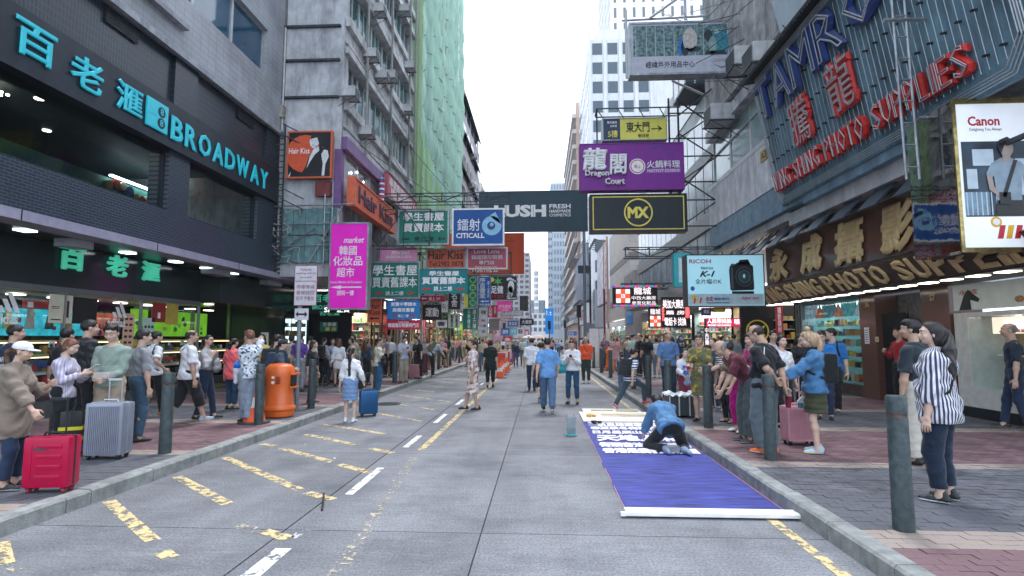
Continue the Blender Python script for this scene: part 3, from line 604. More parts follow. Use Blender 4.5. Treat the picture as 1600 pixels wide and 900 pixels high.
# dark-canopied block and those beyond
def block(name, label, x0, x1, y0, y1, z1, wall, side, rows, cols, glass=WIN, zb=4.5, fcols=0, fx=.18, frow=None, wz=.62, ledge=None, dep=.05, z0=.1):
    """plain block whose long face looks on the street; side=+1 looks to +X. windows single parts; fcols windows on the end facing the camera"""
    t = thing(name, label, 'building'); MB().box((x0, y0, z0), (x1, y1, z1)).obj('wall', wall, t)
    X = x1 if side > 0 else x0; fh = (z1 - zb) / rows; cw = (y1 - y0) / max(1, cols); n = 0
    pr = {}
    for r_ in range(rows):
        for c in range(cols):
            z = zb + r_ * fh; y = y0 + c * cw
            if 'w' not in pr: pr['w'] = MB().box((-.02, cw * .15, fh * (1 - wz) / 2), (dep, cw * .85, fh * (1 + wz) / 2)).obj('window', glass, t); w_ = pr['w']
            else: w_ = pr['w'].copy(); sc.collection.objects.link(w_)
            w_.location = (X if side > 0 else X - dep + .02, y, z)
        if ledge: MB().box((X if side > 0 else X - ledge, y0 - .02, zb + r_ * fh - .05), (X + ledge if side > 0 else X, y1, zb + r_ * fh + fh * (1 - wz) / 2 - .05)).obj('ledge', M('pale_spandrel', (.55, .52, .5), .7, dirt=.3), t)
        if fcols:
            fw = (x1 - x0) / fcols
            for c in range(fcols):
                if 'f' not in pr: pr['f'] = MB().box((fw * fx, -dep, fh * (1 - wz) / 2), (fw * (1 - fx), .02, fh * (1 + wz) / 2)).obj('window', glass, t); w_ = pr['f']
                else: w_ = pr['f'].copy(); sc.collection.objects.link(w_)
                w_.location = (x0 + c * fw, y0, zb + r_ * fh)
    return t
PINK = M('pinkish_plaster', (.42, .38, .40), .8, dirt=.4, var=.2)
t = block('canopied_block', 'narrow block with dark curved canopies over each floor behind the netting', -14, -6.3, 43.2, 56, 22.5, PINK, 1, 7, 5, zb=4.0, z0=3.85)
for i in range(6):
    z = 6.2 + i * 3.1; k = MB().ext([(-6.3, 43.4, z + .3), (-5.92, 43.4, z - .5), (-5.92, 43.4, z - .6), (-6.3, 43.4, z)], (0, 11, 0)); k.obj('canopy', M('slate_canopy', (.03, .05, .06), .7), t)
for i in range(4): ac_unit((-6.2, 44.2 + i * 1.5, 8.6 + i * 3.1), -PI / 2, 'pale air conditioner under the %s dark canopy past the netting' % names[i], 'air conditioners under dark canopies', .9)
BEI = M('beige_plaster', (.52, .47, .40), .8, dirt=.3)
block('beige_block', 'plain beige block with rooftop aerials rising behind the netted scaffold', -22, -9.6, 88, 100, 27, BEI, 1, 7, 4, fcols=3)
t = thing('aerial', 'thin rooftop aerial mast on the beige block', 'aerial', (-12.5, 90, 27)); k = MB().cyl((0, 0, 0), (0, 0, 3.5), .06, n=5)
for i in range(5): k.cyl((-.6, 0, 1.2 + i * .5), (.6, 0, 1.2 + i * .5), .03, n=4)
k.obj('mast', DSTEEL, t)
block('street_block', 'low grey shophouse row hidden behind crowded hanging signs', -15, -6.6, 57, 75, 14, CONC, 1, 4, 7, zb=4, z0=3.85)
block('street_block', 'pale block past the crossing on the signboard side', -18, -6.5, 100, 130, 18, PINK, 1, 5, 9)
GRT = M('grey_tower_tile', (.55, .55, .58), .7, dirt=.3)
block('scaffolded_tower', 'grey tower with close floor lines ending the street beyond the signs', -16, -3.0, 150, 172, 25, GRT, 1, 14, 7, fcols=9, wz=.5, glass=M('tower_glass', (.12, .13, .15), .3))
block('white_slab', 'slim white tower far down the street', -4, -1.4, 330, 350, 42, M('white_render', (.65, .66, .68), .7), 1, 10, 3, fcols=3, glass=MATS['tower_glass'])
block('blue_block', 'dark blue office block closing the end of the street', -8, 3.5, 400, 430, 29, M('navy_cladding', (.07, .12, .2), .5), 1, 5, 3, fcols=4)
block('pale_block', 'pale low block at the far end of the street', -12, 6, 300, 320, 15, M('pale_cladding', (.5, .52, .55), .6), 1, 3, 3, fcols=7)
# ------------------------------------------------------------------ right: photo shop block
XR = 6.6
r = thing('concrete_block', 'weathered concrete block above the photo shops with a long green-glass window', 'building')
WW2 = M('flaking_white_render', (.62, .64, .67), .8, var=.15, scale=4, bump=.4, dirt=.35); BLU = M('dusty_blue_panel', (.17, .27, .35), .6, var=.2, dirt=.3)
MB().box((XR, 6, 10.1), (12, 21.7, 30)).box((XR + .3, 6, 5.65), (12, 21.7, 10.1)).box((XR + .32, 9.6, 5.1), (12, 21.68, 5.65)).obj('wall', M('board_marked_concrete', (.36, .365, .37), .9, var=.3, scale=3, bump=.5, dirt=.55), r)
MB().box((XR, 14, 5.95), (XR + .3, 21.7, 7.4)).obj('parapet', WW2, r); MB().box((XR - .01, 14, 7.4), (XR + .2, 21.7, 7.55)).obj('sill', ALU, r)
MB().box((XR + .02, 14, 5.15), (XR + .3, 21.7, 5.94)).obj('lower_panel', BLU, r); MB().box((XR - .05, 14, 9.35), (XR + .3, 21.7, 9.75)).obj('lintel', CONC, r)
MB().box((XR - .02, 9.45, 5.05), (XR + .3, 14, 6.0)).obj('parapet', BLU, r)
for i in range(4): 
    y0 = 14 + i * 1.92; o = window(r, XR + .28, y0, y0 + 1.92, 7.55, 9.35, -1, M('pale_green_glass', (.22, .33, .33), .12, var=.25, scale=1, spec=1), 0, .06)
    MB().box((XR + .2, y0, 8.75), (XR + .27, y0 + 1.92, 8.8)).obj('transom', ALU, o)
t = thing('paper_notice', 'white paper notice taped inside the long green window', 'notice', (XR + .2, 16.2, 8.0)); MB().box((0, 0, 0), (.01, .35, .45)).obj('sheet', WHITE, t)
text('出租\n查詢', RED, t, (-.003, .3, .05), (0, -1, 0), (0, 0, 1), .25, .35, .005, .002)
t = thing('number_sign', 'small rusty yellow plate with digits stuck under the long window', 'sign', (XR - .03, 15.3, 6.9)); MB().box((0, 0, 0), (.02, 1.2, .32)).obj('plate', M('rust_yellow', (.5, .35, .1), .7, var=.5, scale=12, dirt=.4), t)
text('A30013', BLACK, t, (-.004, 1.15, .05), (0, -1, 0), (0, 0, 1), 1.1, .22, .02, .003)
# neon signboard leaning out over the pavement
NB0, NB1 = Vector((6.55, 15.1, 5.25)), Vector((5.95, 15.1, 8.75)); NL = 7.9
UPV = (NB1 - NB0).normalized(); NH = (NB1 - NB0).length; AXN = Vector((0, -1, 0)); NRM = AXN.cross(UPV)
n_ = thing('neon_signboard', 'huge blue ribbed signboard with blue and red unlit neon letters', 'signboard')
def NP(u, v, d=0): return NB0 + AXN * u + UPV * v + NRM * d
def nbox(mb, u0, v0, u1, v1, d0, d1, mi=0):
    mb.add([NP(u0, v0, d0), NP(u1, v0, d0), NP(u1, v1, d0), NP(u0, v1, d0), NP(u0, v0, d1), NP(u1, v0, d1), NP(u1, v1, d1), NP(u0, v1, d1)], [(0, 3, 2, 1), (4, 5, 6, 7), (0, 1, 5, 4), (1, 2, 6, 5), (2, 3, 7, 6), (3, 0, 4, 7)], mi)
SHB = M('blue_sheet_metal', (.12, .225, .29), .55, var=.25, scale=1.5, dirt=.45)
u = 0
while u < NL: k = MB(); nbox(k, u, 0, min(NL, u + .30), NH, -.12, random.uniform(-.004, .004)); k.obj('sheet_panel', SHB, n_); u += .304
NT = M('neon_glass_tube', (.30, .34, .37), .2, spec=1)
k = MB(); u = .12; q = 0
while u < NL - .1:
    k.cyl(NP(u, .3, .04), NP(u, NH - .25, .04), .007, n=5); u += .152; q += 1
for j in range(4):
    e = .04 + j * .045; pts = [NP(.25 + e, e, .1), NP(NL - .3 - e, e, .1), NP(NL - e, .35 + e, .1), NP(NL - e, NH - .35 - e, .1), NP(NL - .3 - e, NH - e, .1), NP(.25 + e, NH - e, .1), NP(e, NH - .3 - e, .1), NP(e, .3 + e, .1)]
    k.tube(pts + [pts[0]], .011, 5)
k.obj('neon_tube', NT, n_)
k = MB(); u = .12
while u < NL: 
    for v in (.5, 1.2, 1.9, 2.6): nbox(k, u - .02, v, u + .02, v + .03, 0, .09)
    u += .304
k.obj('tube_holder', BLACK, n_)
NBL = M('royal_blue_letter', (.01, .035, .18), .4, dirt=.3); NRD = M('faded_red_letter', (.55, .03, .025), .45, dirt=.25)
def nletter(ch, u, v, w_, h_, m, bold=.05, out=True):
    o = text(ch, m, n_, NP(u, v, .03), AXN, UPV, w_, h_, bold, .13, name='letter')
    if out:   # unlit tube bent along the letter's outline
        c = bpy.data.curves.new('letter_tube', 'FONT'); c.body = ch; c.size = 1; c.resolution_u = 1; c.fill_mode = 'NONE'; c.bevel_depth = .012; c.bevel_resolution = 0; c.offset = -.015
        ob = bpy.data.objects.new('x', c); me = bpy.data.meshes.new_from_object(ob); co = np.empty(len(me.vertices) * 3); me.vertices.foreach_get('co', co); co = co.reshape(-1, 3)
        lo, hi = co.min(0), co.max(0); P = (co[:, :1] - lo[0]) * (w_ * .94 / (hi[0] - lo[0])) * np.array(AXN) + (co[:, 1:2] - lo[1]) * (h_ * .94 / (hi[1] - lo[1])) * np.array(UPV) + co[:, 2:] * .6 * np.array(NRM) + np.array(NP(u + w_ * .03, v + h_ * .03, .19))
        mb = MB(); mb.v = [tuple(p) for p in P]; mb.f = [list(p.vertices) for p in me.polygons]; mb.m = [0] * len(mb.f); mb.obj('letter_tube', NT, o); bpy.data.objects.remove(ob); bpy.data.curves.remove(c); bpy.data.meshes.remove(me)
u = .1
for ch, w_ in zip('TAMRON', (1.05, 1.0, 1.2, 1.1, 1.25, 1.2)): nletter(ch, u, 2.3, w_ * .93, 1.05, NBL, .045); u += w_
nletter('騰', 1.6, 1.05, 1.0, 1.12, NRD); nletter('龍', 3.35, 1.1, 1.0, 1.15, NRD)
u = .12
for ch, w_ in zip('WING SHING PHOTO SUPPLIES', (.44, .16, .36, .38, .2, .34, .37, .16, .36, .38, .24, .36, .38, .4, .36, .42, .28, .4, .4, .4, .4, .38, .2, .4, .42)):
    if ch != ' ': nletter(ch, u, .36, w_ * .70, .5, NRD, .03)
    u += w_ * .8
MB().ext([NP(-.15, NH + .02, -.1), NP(-.15, NH + .02, .35), NP(-.15, NH + .06, .35), NP(-.15, NH + .1, -.1)], AXN * (NL + .3)).obj('roof_sheet', M('roof_dark', (.03, .035, .04), .7), n_)
k = MB()
for i in range(80): p = NP(-.15 + i * .11, NH + .02, .35); k.add([p, p + AXN * .1, p + AXN * .05 - UPV * .09], [(0, 1, 2)])
k.obj('roof_edge', MATS['roof_dark'], n_)
k = MB()  # rigid struts back to the wall
for uu in np.arange(.3, NL, 1.1): a = NP(uu, NH - .2, -.12); k.cyl(a, (XR + .3, a.y, a.z), .03, n=5); a = NP(uu, .3, -.12); k.cyl(a, (XR + .3, a.y, a.z + .1), .03, n=5)
k.obj('strut', DSTEEL, n_)
# underside fascia and rooftop of the shop canopy
MB().box((6.75, 9.45, 4.72), (7.6, 15.2, 5.05)).box((6.75, 15.2, 4.9), (7.6, 21.6, 5.12)).obj('underside', M('white_soffit', (.42, .43, .45), .6, dirt=.3), r)
# hinged panels below
for i in range(11):
    y = 8.6 + i * 1.15; t = thing('floodlight', 'flat black floodlight panel hanging over the brown sign, number %s from the mirrored pillar' % (names + ['ninth', 'tenth', 'eleventh'])[i], 'floodlight', (6.9, y, 4.72), 0, 'flat floodlights over the brown fascia')
    [MB().cyl((.35, a, .35), (0, a, -.02), .018, n=5).obj('arm', DSTEEL, t) for a in (0, .5)]
    k = MB(); k.box((-.6, 0, -.02), (.02, .62, .02), 0, Matrix.Rotation(R(-48), 4, 'Y')); k.obj('head', M('floodlight_black', (.06, .08, .105), .35, metal=.3), t)
MB().box((6.9, 7, 4.55), (6.96, 21.5, 4.62)).obj('rail', DSTEEL, r)
# brown cornice with gold characters
bs = thing('photo_shop', 'brown polished shop front with gold characters and lit camera windows', 'shop')
BRN = M('brown_granite', (.13, .07, .055), .15, var=.35, scale=90); GOLD = M('gold_letter', (.74, .55, .28), .4, metal=.2, var=.12); BRN2 = M('bronze_cornice', (.075, .05, .04), .3, var=.3)
fz = thing and MB().box((7.3, 9.6, 3.4), (7.5, 18.2, 4.6)).obj('fascia', BRN, bs)
co_ = MB().ext([(7.3, 7.0, 3.38), (7.0, 7.0, 3.25), (7.35, 7.0, 2.82), (8.4, 7.0, 2.78), (8.4, 7.0, 3.38)], (0, 11.4, 0)).obj('cornice', BRN2, bs)
NA = Vector((0, -1, 0))
for s__, y, z, w_ in (('永', 17.85, 3.42, 1.35), ('成', 15.75, 3.43, 1.25), ('攝', 13.95, 3.43, 1.3), ('影', 12.1, 3.43, 1.15)):
    text(s__, GOLD, fz, (7.29, y, z), NA, (0, 0, 1), w_, 1.03, .05, .09, name='letter', slant=.12)
CUP = (Vector((7.0, 0, 3.25)) - Vector((7.35, 0, 2.82))).normalized(); y = 18.3
for ch, w_ in zip('WING SHING PHOTO SUPPLIES', (.56, .17, .42, .42, .18, .38, .42, .17, .42, .42, .2, .42, .46, .52, .42, .52, .22, .44, .46, .46, .46, .44, .2, .46, .5)):
    if ch != ' ': text(ch, GOLD, co_, Vector((7.34, y, 2.86)) + NA.cross(CUP) * .01, NA, CUP, w_ * .92, .5, .035, .06, name='letter')
    y -= w_ * 1.08
for i in range(18): MB().box((7.5, 8.0 + i * .62, 2.765), (7.72, 8.28 + i * .62, 2.779)).obj('downlight', LW, bs)
MB().box((7.4, 7, 2.78), (8.5, 18.3, 2.82)).obj('soffit', M('brown_soffit', (.06, .05, .05), .4), bs)
MB().box((7.35, 9.0, 4.6), (8.2, 18.2, 4.66)).obj('cornice_ceiling', M('cream_soffit', (.35, .33, .28), .6), bs)
XG = 8.5
# piers and doors
for y0, y1, n, nt_ in ((14.45, 15.15, .0, '55'), (11.9, 12.75, .0, '57')):
    p_ = MB().box((XG - .06, y0, .15), (XG + .6, y1, 2.78)).obj('pier', BRN, bs); text(nt_, GOLD, p_, (XG - .064, y1 - .3, 2.5), NA, (0, 0, 1), .16, .12, .012, .01, name='number')
MB().box((XG + .5, 12.75, .15), (XG + .6, 14.45, 2.78)).obj('entry_wall', M('pale_entry_wall', (.22, .23, .23), .6, var=.4, scale=8), bs)
MB().box((XG + .1, 13.55, .15), (XG + .18, 14.45, 2.3)).obj('shop_door', DARK, bs)
for (x0, y0, z0, w_, h_, m_) in ((XG - .065, 14.95, 1.55, .2, .42, WHITE), (XG - .065, 14.05 + .45, 1.6, .14, .13, M('cream_plate', (.55, .48, .3), .5))):
    t = thing('notice', 'small %s notice on the brown pier between the camera windows' % ('blue-white paper' if h_ > .2 else 'cream square'), 'notice', (x0, y0, z0)); MB().box((-.008, -w_, 0), (0, 0, h_)).obj('sheet', m_, t)
    k = MB(); [k.box((-.01, -w_ + .03, .04 + i * .06), (-.0085, -.03, .06 + i * .06)) for i in range(int(h_ / .06) - 1)]; k.obj('print', GOODS[3], t)
# camera window A (Y 15.15..18.9) and B, the lit cabinet (Y 7.5..11.9)
MB().box((XG - .05, 15.15, .15), (XG + .1, 18.9, .45)).obj('plinth', BRN2, bs)
MB().add([(XG, 15.15, .45), (XG, 18.4, .45), (XG, 18.4, 2.76), (XG, 15.15, 2.76)], [(0, 1, 2, 3)]).obj('pane', GL, bs)
for y in (18.42, 18.6, 18.8): MB().box((XG - .05, y, .15), (XG + .3, y + .07, 2.78)).obj('steel_mullion', BOX, bs)
k = MB().box((XG + 2.2, 15.15, .15), (XG + 2.3, 19, 2.9)).box((XG, 15.05, .15), (XG + 2.3, 15.15, 2.78)).box((XG + .02, 18.9, .15), (XG + 2.3, 19, 2.78)).box((XG, 15.1, 2.72), (XG + 2.3, 19, 2.78)).box((XG, 15, .15), (XG + 2.3, 19, .2)); k.obj('shop_room', M('teal_room', (.16, .27, .28), .5), bs)
MB().box((XG + .3, 15.2, 2.66), (XG + 2.1, 18.9, 2.7)).obj('light_box', lamp('shop_light_teal', (.6, .9, .95), 2.2), bs)
k = MB()
for z in (.85, 1.15, 1.45, 1.75, 2.05): k.box((XG + .35, 15.2, z), (XG + .7, 18.3, z + .02))
k.obj('shelf', M('white_shelf', (.5, .55, .55), .4), bs)
k = MB()
for z in (.87, 1.17, 1.47, 1.77, 2.07): goods(k, (XG + .45, 15.3, z), (XG + .45, 18.2, z), 18, 9, (.08, .2))
goods(k, (XG + .2, 15.3, .5), (XG + .2, 18.2, .5), 14, 9, (.1, .3)); o = k.obj('camera_box', GOODS, bs); o['kind'] = 'stuff'
# mountain prints above window A: triangles
for i, (c, pk) in enumerate((((.25, .4, .5), 0), ((.35, .12, .06), 1), ((.03, .2, .25), 0), ((.45, .15, .1), 1), ((.05, .35, .4), 0), ((.3, .45, .5), 1))):
    a = 18.3 - i * .53; P3 = [(XG + .05, a, 2.3), (XG + .05, a - .62, 2.3), (XG + .05, a - .31 , 2.72)] if pk else [(XG + .06, a + .1, 2.3), (XG + .06, a - .7, 2.3), (XG + .06, a - .7, 2.72), (XG + .06, a + .1, 2.72)]
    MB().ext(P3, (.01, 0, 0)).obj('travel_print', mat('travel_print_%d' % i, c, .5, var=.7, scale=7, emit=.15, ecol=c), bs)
# B
CW = M('cabinet_wood', (.33, .25, .17), .5, var=.15, scale=3)
MB().box((XG - .05, 7.2, .15), (XG + .9, 11.9, .35)).obj('plinth', DARK, bs)
MB().box((XG + .75, 7.2, .35), (XG + .8, 11.85, 2.25)).obj('cabinet_back', CW, bs)
k = MB().box((XG - .02, 11.5, .35), (XG + .75, 11.85, 2.2)).box((XG - .02, 7.2, .35), (XG + .75, 11.5, .72)).box((XG - .02, 7.2, 2.12), (XG + .75, 11.5, 2.2)); k.obj('cabinet_frame', M('white_laminate', (.6, .62, .6), .4), bs)
MB().add([(XG, 7.2, .72), (XG, 11.5, .72), (XG, 11.5, 2.12), (XG, 7.2, 2.12)], [(0, 1, 2, 3)]).obj('pane', GL, bs)
MB().box((XG + .0, 10.05, .72), (XG + .03, 10.07, 2.12)).obj('pane_joint', ALU, bs)
lb = MB().box((XG + .3, 7.4, 1.78), (XG + .36, 11.3, 2.1)).obj('light_box', mat('warm_backlight', (.7, .55, .42), .5, var=.1, emit=.6, ecol=(1, .8, .65)), bs)
text('SONY', lamp('white_letter_lit', (1, 1, 1), 1.2), lb, (XG + .29, 11.0, 1.88), NA, (0, 0, 1), .85, .15, .03, .02, name='letter'); text('永成攝影', RED, lb, (XG + .29, 10.9, 1.8), NA, (0, 0, 1), .5, .06, .004, .01, name='letter'); text('SONY', MATS['white_letter_lit'], lb, (XG + .29, 9.6, 1.88), NA, (0, 0, 1), .7, .15, .02, .02, name='letter')
k = MB(); g_ = MB()
for (a, c, z) in ((11.3, 10.3, 1.35), (10.5, 9.4, 1.2), (11.1, 10.1, 1.02), (9.6, 8.0, 1.4), (9.2, 8.1, 1.05)):
    k.box((XG + .35, c, z), (XG + .7, a, z + .03)); goods(g_, (XG + .45, c + .05, z + .03), (XG + .45, a - .05, z + .03), 7, 2, (.05, .1))
k.obj('shelf', WHITE, bs); o = g_.obj('camera_box', GOODS, bs); o['kind'] = 'stuff'
for i in range(6): MB().cyl((XG + .4, 7.8 + i * .6, 2.09), (XG + .4, 7.8 + i * .6, 2.118), .04, n=10).obj('downlight', LW, bs)
t = thing('potted_plant', 'small green plant in a white pot inside the lit cabinet', 'plant', (XG + .4, 10.15, .72)); MB().lathe([(.06, 0), (.08, .12)], 12).obj('pot', WHITE, t)
k = MB(); 
for i in range(60): a = random.uniform(0, 6.3); b_ = random.uniform(0, .1); p = Vector((math.cos(a) * b_, math.sin(a) * b_, .14 + random.uniform(0, .1))); k.add([p, p + Vector((.02, .01, .02)), p + Vector((0, .02, .03))], [(0, 1, 2)])
k.obj('leaf', M('leaf_green', (.06, .2, .03), .6), t)
# cat banner above the cabinet
t = thing('shop_banner', 'pale banner with a peeping tabby cat and a horse head over the lit cabinet', 'banner', (XG - .02, 11.8, 2.25))
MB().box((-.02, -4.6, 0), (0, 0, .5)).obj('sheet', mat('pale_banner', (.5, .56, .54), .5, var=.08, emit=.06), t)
CAT = M('tabby_fur', (.4, .22, .09), .8, var=.5, scale=30); k = MB(); c0 = -2.0
def disc(k, y, z, ry, rz, x=-.025, mi=0, n=18): k.ext([(x, y + ry * math.cos(2 * PI * i / n), z + rz * math.sin(2 * PI * i / n)) for i in range(n)], (-.004, 0, 0), mi)
disc(k, c0, .22, .28, .12); k.ext([(-.025, c0 + .26, .26), (-.025, c0 + .12, .33), (-.025, c0 + .24, .46)], (-.004, 0, 0)); k.ext([(-.025, c0 - .12, .33), (-.025, c0 - .26, .26), (-.025, c0 - .24, .46)], (-.004, 0, 0))
disc(k, c0 + .42, .14, .1, .06); disc(k, c0 - .42, .14, .1, .06)
for e in (.12, -.12): disc(k, c0 + e, .24, .05, .035, -.03, 1); disc(k, c0 + e, .24, .02, .03, -.035, 2)
disc(k, c0, .18, .025, .02, -.03, 2); k.obj('cat_print', [CAT, M('cat_eye', (.4, .4, .1), .3), BLACK], t)
k = MB(); hy = -.35; k.ext([(-.025, hy + .2, 0), (-.025, hy - .12, 0), (-.025, hy - .1, .2), (-.025, hy - .3, .14), (-.025, hy - .34, .2), (-.025, hy - .12, .36), (-.025, hy - .06, .4), (-.025, hy + .05, .3)], (-.004, 0, 0)); k.obj('horse_print', M('dark_horse', (.02, .03, .035), .6), t)
text('永成', RED, t, (-.024, -.15, .3), NA, (0, 0, 1), .5, .1, .01, .002); text('貓・趣', M('grey_print', (.2, .22, .24), .5), t, (-.024, -3.3, .3), NA, (0, 0, 1), .5, .1, .005, .002)
# glossy mirror pillar and Canon light box hanging out over the pavement
cb_ = thing('light_box_sign', 'large framed camera poster light box hung high at the shop corner', 'sign', (0, 0, 0))
MIR = M('mirror_steel', (.3, .29, .29), .03, metal=1, bump=.06, bscale=3); GF = M('brass_frame', (.3, .24, .1), .25, metal=.9, var=.4, scale=14)
cx0, cx1, cy = 6.18, 7.75, 8.4
MB().box((cx0, cy, 2.98), (cx1, cy + 1.0, 5.25)).obj('cabinet', MIR, cb_)
MB().box((cx0 - .003, cy - .03, 2.95), (cx0 + .05, cy, 5.28)).box((cx0 + .05, cy - .03, 2.95), (cx1, cy, 3.02)).box((cx0 + .05, cy - .03, 5.2), (cx1, cy, 5.28)).obj('frame', GF, cb_)
WBL = mat('white_backlit', (.62, .66, .72), .4, var=.04, emit=.22, ecol=(.85, .9, 1)); fx = cx0 + .1; y_ = cy - .032
MB().box((cx0 + .05, cy - .012, 3.02), (cx1, cy - .004, 5.2)).obj('poster', WBL, cb_)
PB = [mat('photo_dark', (.03, .05, .075), .5, var=.6, scale=3), M('photo_mid', (.15, .24, .32), .5, var=.5, scale=4), M('photo_skin', (.36, .30, .27), .6), M('photo_tee', (.25, .33, .4), .6, var=.2), BLACK, M('photo_light', (.5, .6, .68), .5)]
k = MB(); d = .0
def pr_(pts, mi, lay): k.ext([(p[0], y_ + .018 - lay * .003, p[1]) for p in pts], (0, -.002, 0), mi)
pr_([(fx, 3.48), (cx1, 3.48), (cx1, 4.62), (fx, 4.62)], 0, 0)
for i, (a, b2, c, d2, m_) in enumerate(((.05, 3.9, .2, 4.2, 5), (.15, 4.25, .45, 4.5, 5), (.0, 3.5, .35, 3.85, 1), (.75, 3.8, 1.0, 4.35, 5), (.9, 4.4, 1.5, 4.5, 1), (1.1, 3.6, 1.5, 4.2, 1))): pr_([(fx + a, b2), (fx + c, b2), (fx + c, d2), (fx + a, d2)], m_, 1)
for i in range(7): pr_([(fx + .02 + i * .07, 3.5), (fx + .035 + i * .07, 3.5), (fx + .035 + i * .07, 3.85), (fx + .02 + i * .07, 3.85)], 5, 2)
m0 = fx + .62
pr_([(m0 - .2, 3.5), (m0 + .2, 3.5), (m0 + .17, 3.75), (m0 - .17, 3.75)], 4, 3)                                         # trousers
pr_([(m0 - .17, 3.72), (m0 + .18, 3.72), (m0 + .2, 4.1), (m0 + .27, 4.0), (m0 + .3, 4.18), (m0 + .2, 4.3), (m0 + .06, 4.36), (m0 - .08, 4.36), (m0 - .22, 4.28), (m0 - .3, 4.12), (m0 - .22, 4.06), (m0 - .19, 4.1)], 3, 4)
pr_([(m0 - .3, 4.12), (m0 - .22, 4.06), (m0 - .2, 3.92), (m0 - .08, 3.8), (m0 - .1, 3.74), (m0 - .27, 3.88)], 2, 5); pr_([(m0 + .22, 4.06), (m0 + .29, 4.08), (m0 + .32, 3.85), (m0 + .36, 3.66), (m0 + .29, 3.66), (m0 + .26, 3.85)], 2, 5)
pr_([(m0 - .05, 4.3), (m0 + .06, 4.3), (m0 + .06, 4.42), (m0 - .05, 4.42)], 2, 5)
pr_([(m0 + .1 * math.cos(a) + .01, 4.5 + .125 * math.sin(a)) for a in np.linspace(0, 2 * PI, 14)[:-1]], 2, 6)
pr_([(m0 - .11, 4.5), (m0 - .09, 4.63), (m0 + .03, 4.68), (m0 + .12, 4.61), (m0 + .1, 4.56), (m0, 4.58), (m0 - .04, 4.5), (m0 - .07, 4.42)], 4, 7)
pr_([(m0 + .1, 4.33), (m0 + .15, 4.32), (m0 - .05, 3.76), (m0 - .1, 3.78)], 4, 7); pr_([(m0 - .14, 3.66), (m0 + .02, 3.66), (m0 + .02, 3.84), (m0 - .14, 3.84)], 4, 7)
k.obj('photo_print', PB, cb_)
text('Canon', M('crimson_print', (.45, .01, .03), .5), cb_, (fx + .12, cy - .014, 4.86), (1, 0, 0), (0, 0, 1), .46, .15, .03, .003); text('Delighting You Always', GOODS[6], cb_, (fx + .14, cy - .014, 4.77), (1, 0, 0), (0, 0, 1), .46, .06, 0, .002)
k = MB(); 
for i in range(3): k.ext([(fx + .42 + i * .12, cy - .014, 3.15), (fx + .5 + i * .12, cy - .014, 3.15), (fx + .55 + i * .12, cy - .014, 3.35), (fx + .47 + i * .12, cy - .014, 3.35)], (0, -.003, 0), i % 2)
k.cyl((fx + .42, cy - .013, 3.4), (fx + .42, cy - .017, 3.4), .08, n=18, mi=1); k.cyl((fx + .42, cy - .017, 3.4), (fx + .42, cy - .02, 3.4), .05, n=18, mi=2); k.obj('emblem', [RED, M('amber_print', (.7, .4, .03), .5), WHITE], cb_)
text('永成攝影', RED, cb_, (fx + .9, cy - .014, 3.28), (1, 0, 0), (0, 0, 1), .6, .15, .012, .003); text('WING SHING', RED, cb_, (fx + .9, cy - .014, 3.18), (1, 0, 0), (0, 0, 1), .6, .06, .01, .002)
text('EXPERIENCE', WHITE, cb_, (fx + 1.05, cy - .04, 3.95), (1, 0, 0), (0, 0, 1), .4, .05, .01, .002); text('EOS', WHITE, cb_, (fx + 1.05, cy - .04, 3.78), (1, 0, 0), (0, 0, 1), .4, .14, .02, .002)
k = MB()
for x in (6.0, 6.2): k.cyl((x - .2, 8.9, 4.2), (x - .25, 8.9, 7.2), .022, n=5)
for i in range(8): k.cyl((5.8, 8.9, 4.4 + i * .36), (6.0, 8.9, 4.4 + i * .36), .018, n=5)
k.cyl((5.6, 8.9, 6.85), (7.4, 8.9, 6.85), .035, n=5).cyl((5.9, 8.9, 7.2), (5.1, 8.9, 8.4), .03, n=5).cyl((6.05, 8.9, 5.2), (6.6, 8.9, 5.2), .03, n=5); k.obj('hanger', STEEL, cb_)
# ------------------------------------------------------------------ right: blocks beyond
g2 = block('glass_mall', 'grey granite mall with bluish glass bays and a pale upper wall', 8.3, 20, 22.6, 46, 16.8, M('pale_cladding2', (.55, .57, .6), .6, dirt=.3, var=.1), -1, 1, 1, zb=13.2, z0=3.9)
GB = M('bluish_curtain_glass', (.17, .22, .27), .12, var=.5, scale=.8, spec=1)
MB().box((8.0, 23, 4.2), (8.3, 46, 5.0)).box((8.0, 23, 6.9), (8.3, 46, 7.7)).box((8.05, 23, 10.2), (8.3, 46, 10.8)).obj('granite_band', M('grey_granite', (.25, .25, .26), .5, var=.2), g2)
for i in range(16):
    y0 = 23.2 + i * 1.42
    for z0, z1 in ((5.0, 6.9), (7.7, 10.2), (10.8, 12.8)): MB().box((8.12, y0, z0 + .03), (8.2, y0 + 1.3, z1 - .03)).obj('pane', GB, g2)
STN = brickmat('beige_stone', (.42, .38, .345), (.46, .42, .38), (.28, .26, .25), 1.2, .6, .012, .7, 'xz', .15, offset=0); STN2 = brickmat('beige_stone_side', (.40, .365, .33), (.44, .4, .365), (.28, .26, .25), 1.2, .6, .012, .7, 'yz', .15, offset=0)
st = thing('stone_block', 'beige stone block with a dark band beside the mall', 'building'); k = MB().box((9.0, 56, 3.8), (20, 72, 14.5)); k.obj('wall', STN, st); MB().box((8.97, 56.0, 3.8), (8.999, 72, 14.5)).obj('side_cladding', STN2, st)
for z in (5.4, 9.6): MB().box((8.94, 55.96, z), (20, 72, z + .75)).obj('dark_band', M('brown_band', (.16, .14, .14), .6), st)
MB().box((8.4, 50, .1), (20, 56, 7.8)).obj('corner_wall', M('grey_brown_render', (.25, .23, .235), .7, dirt=.2), st); MB().box((8.35, 51.4, 3.0), (8.39, 54.6, 7.0)).obj('window', WIN, st)
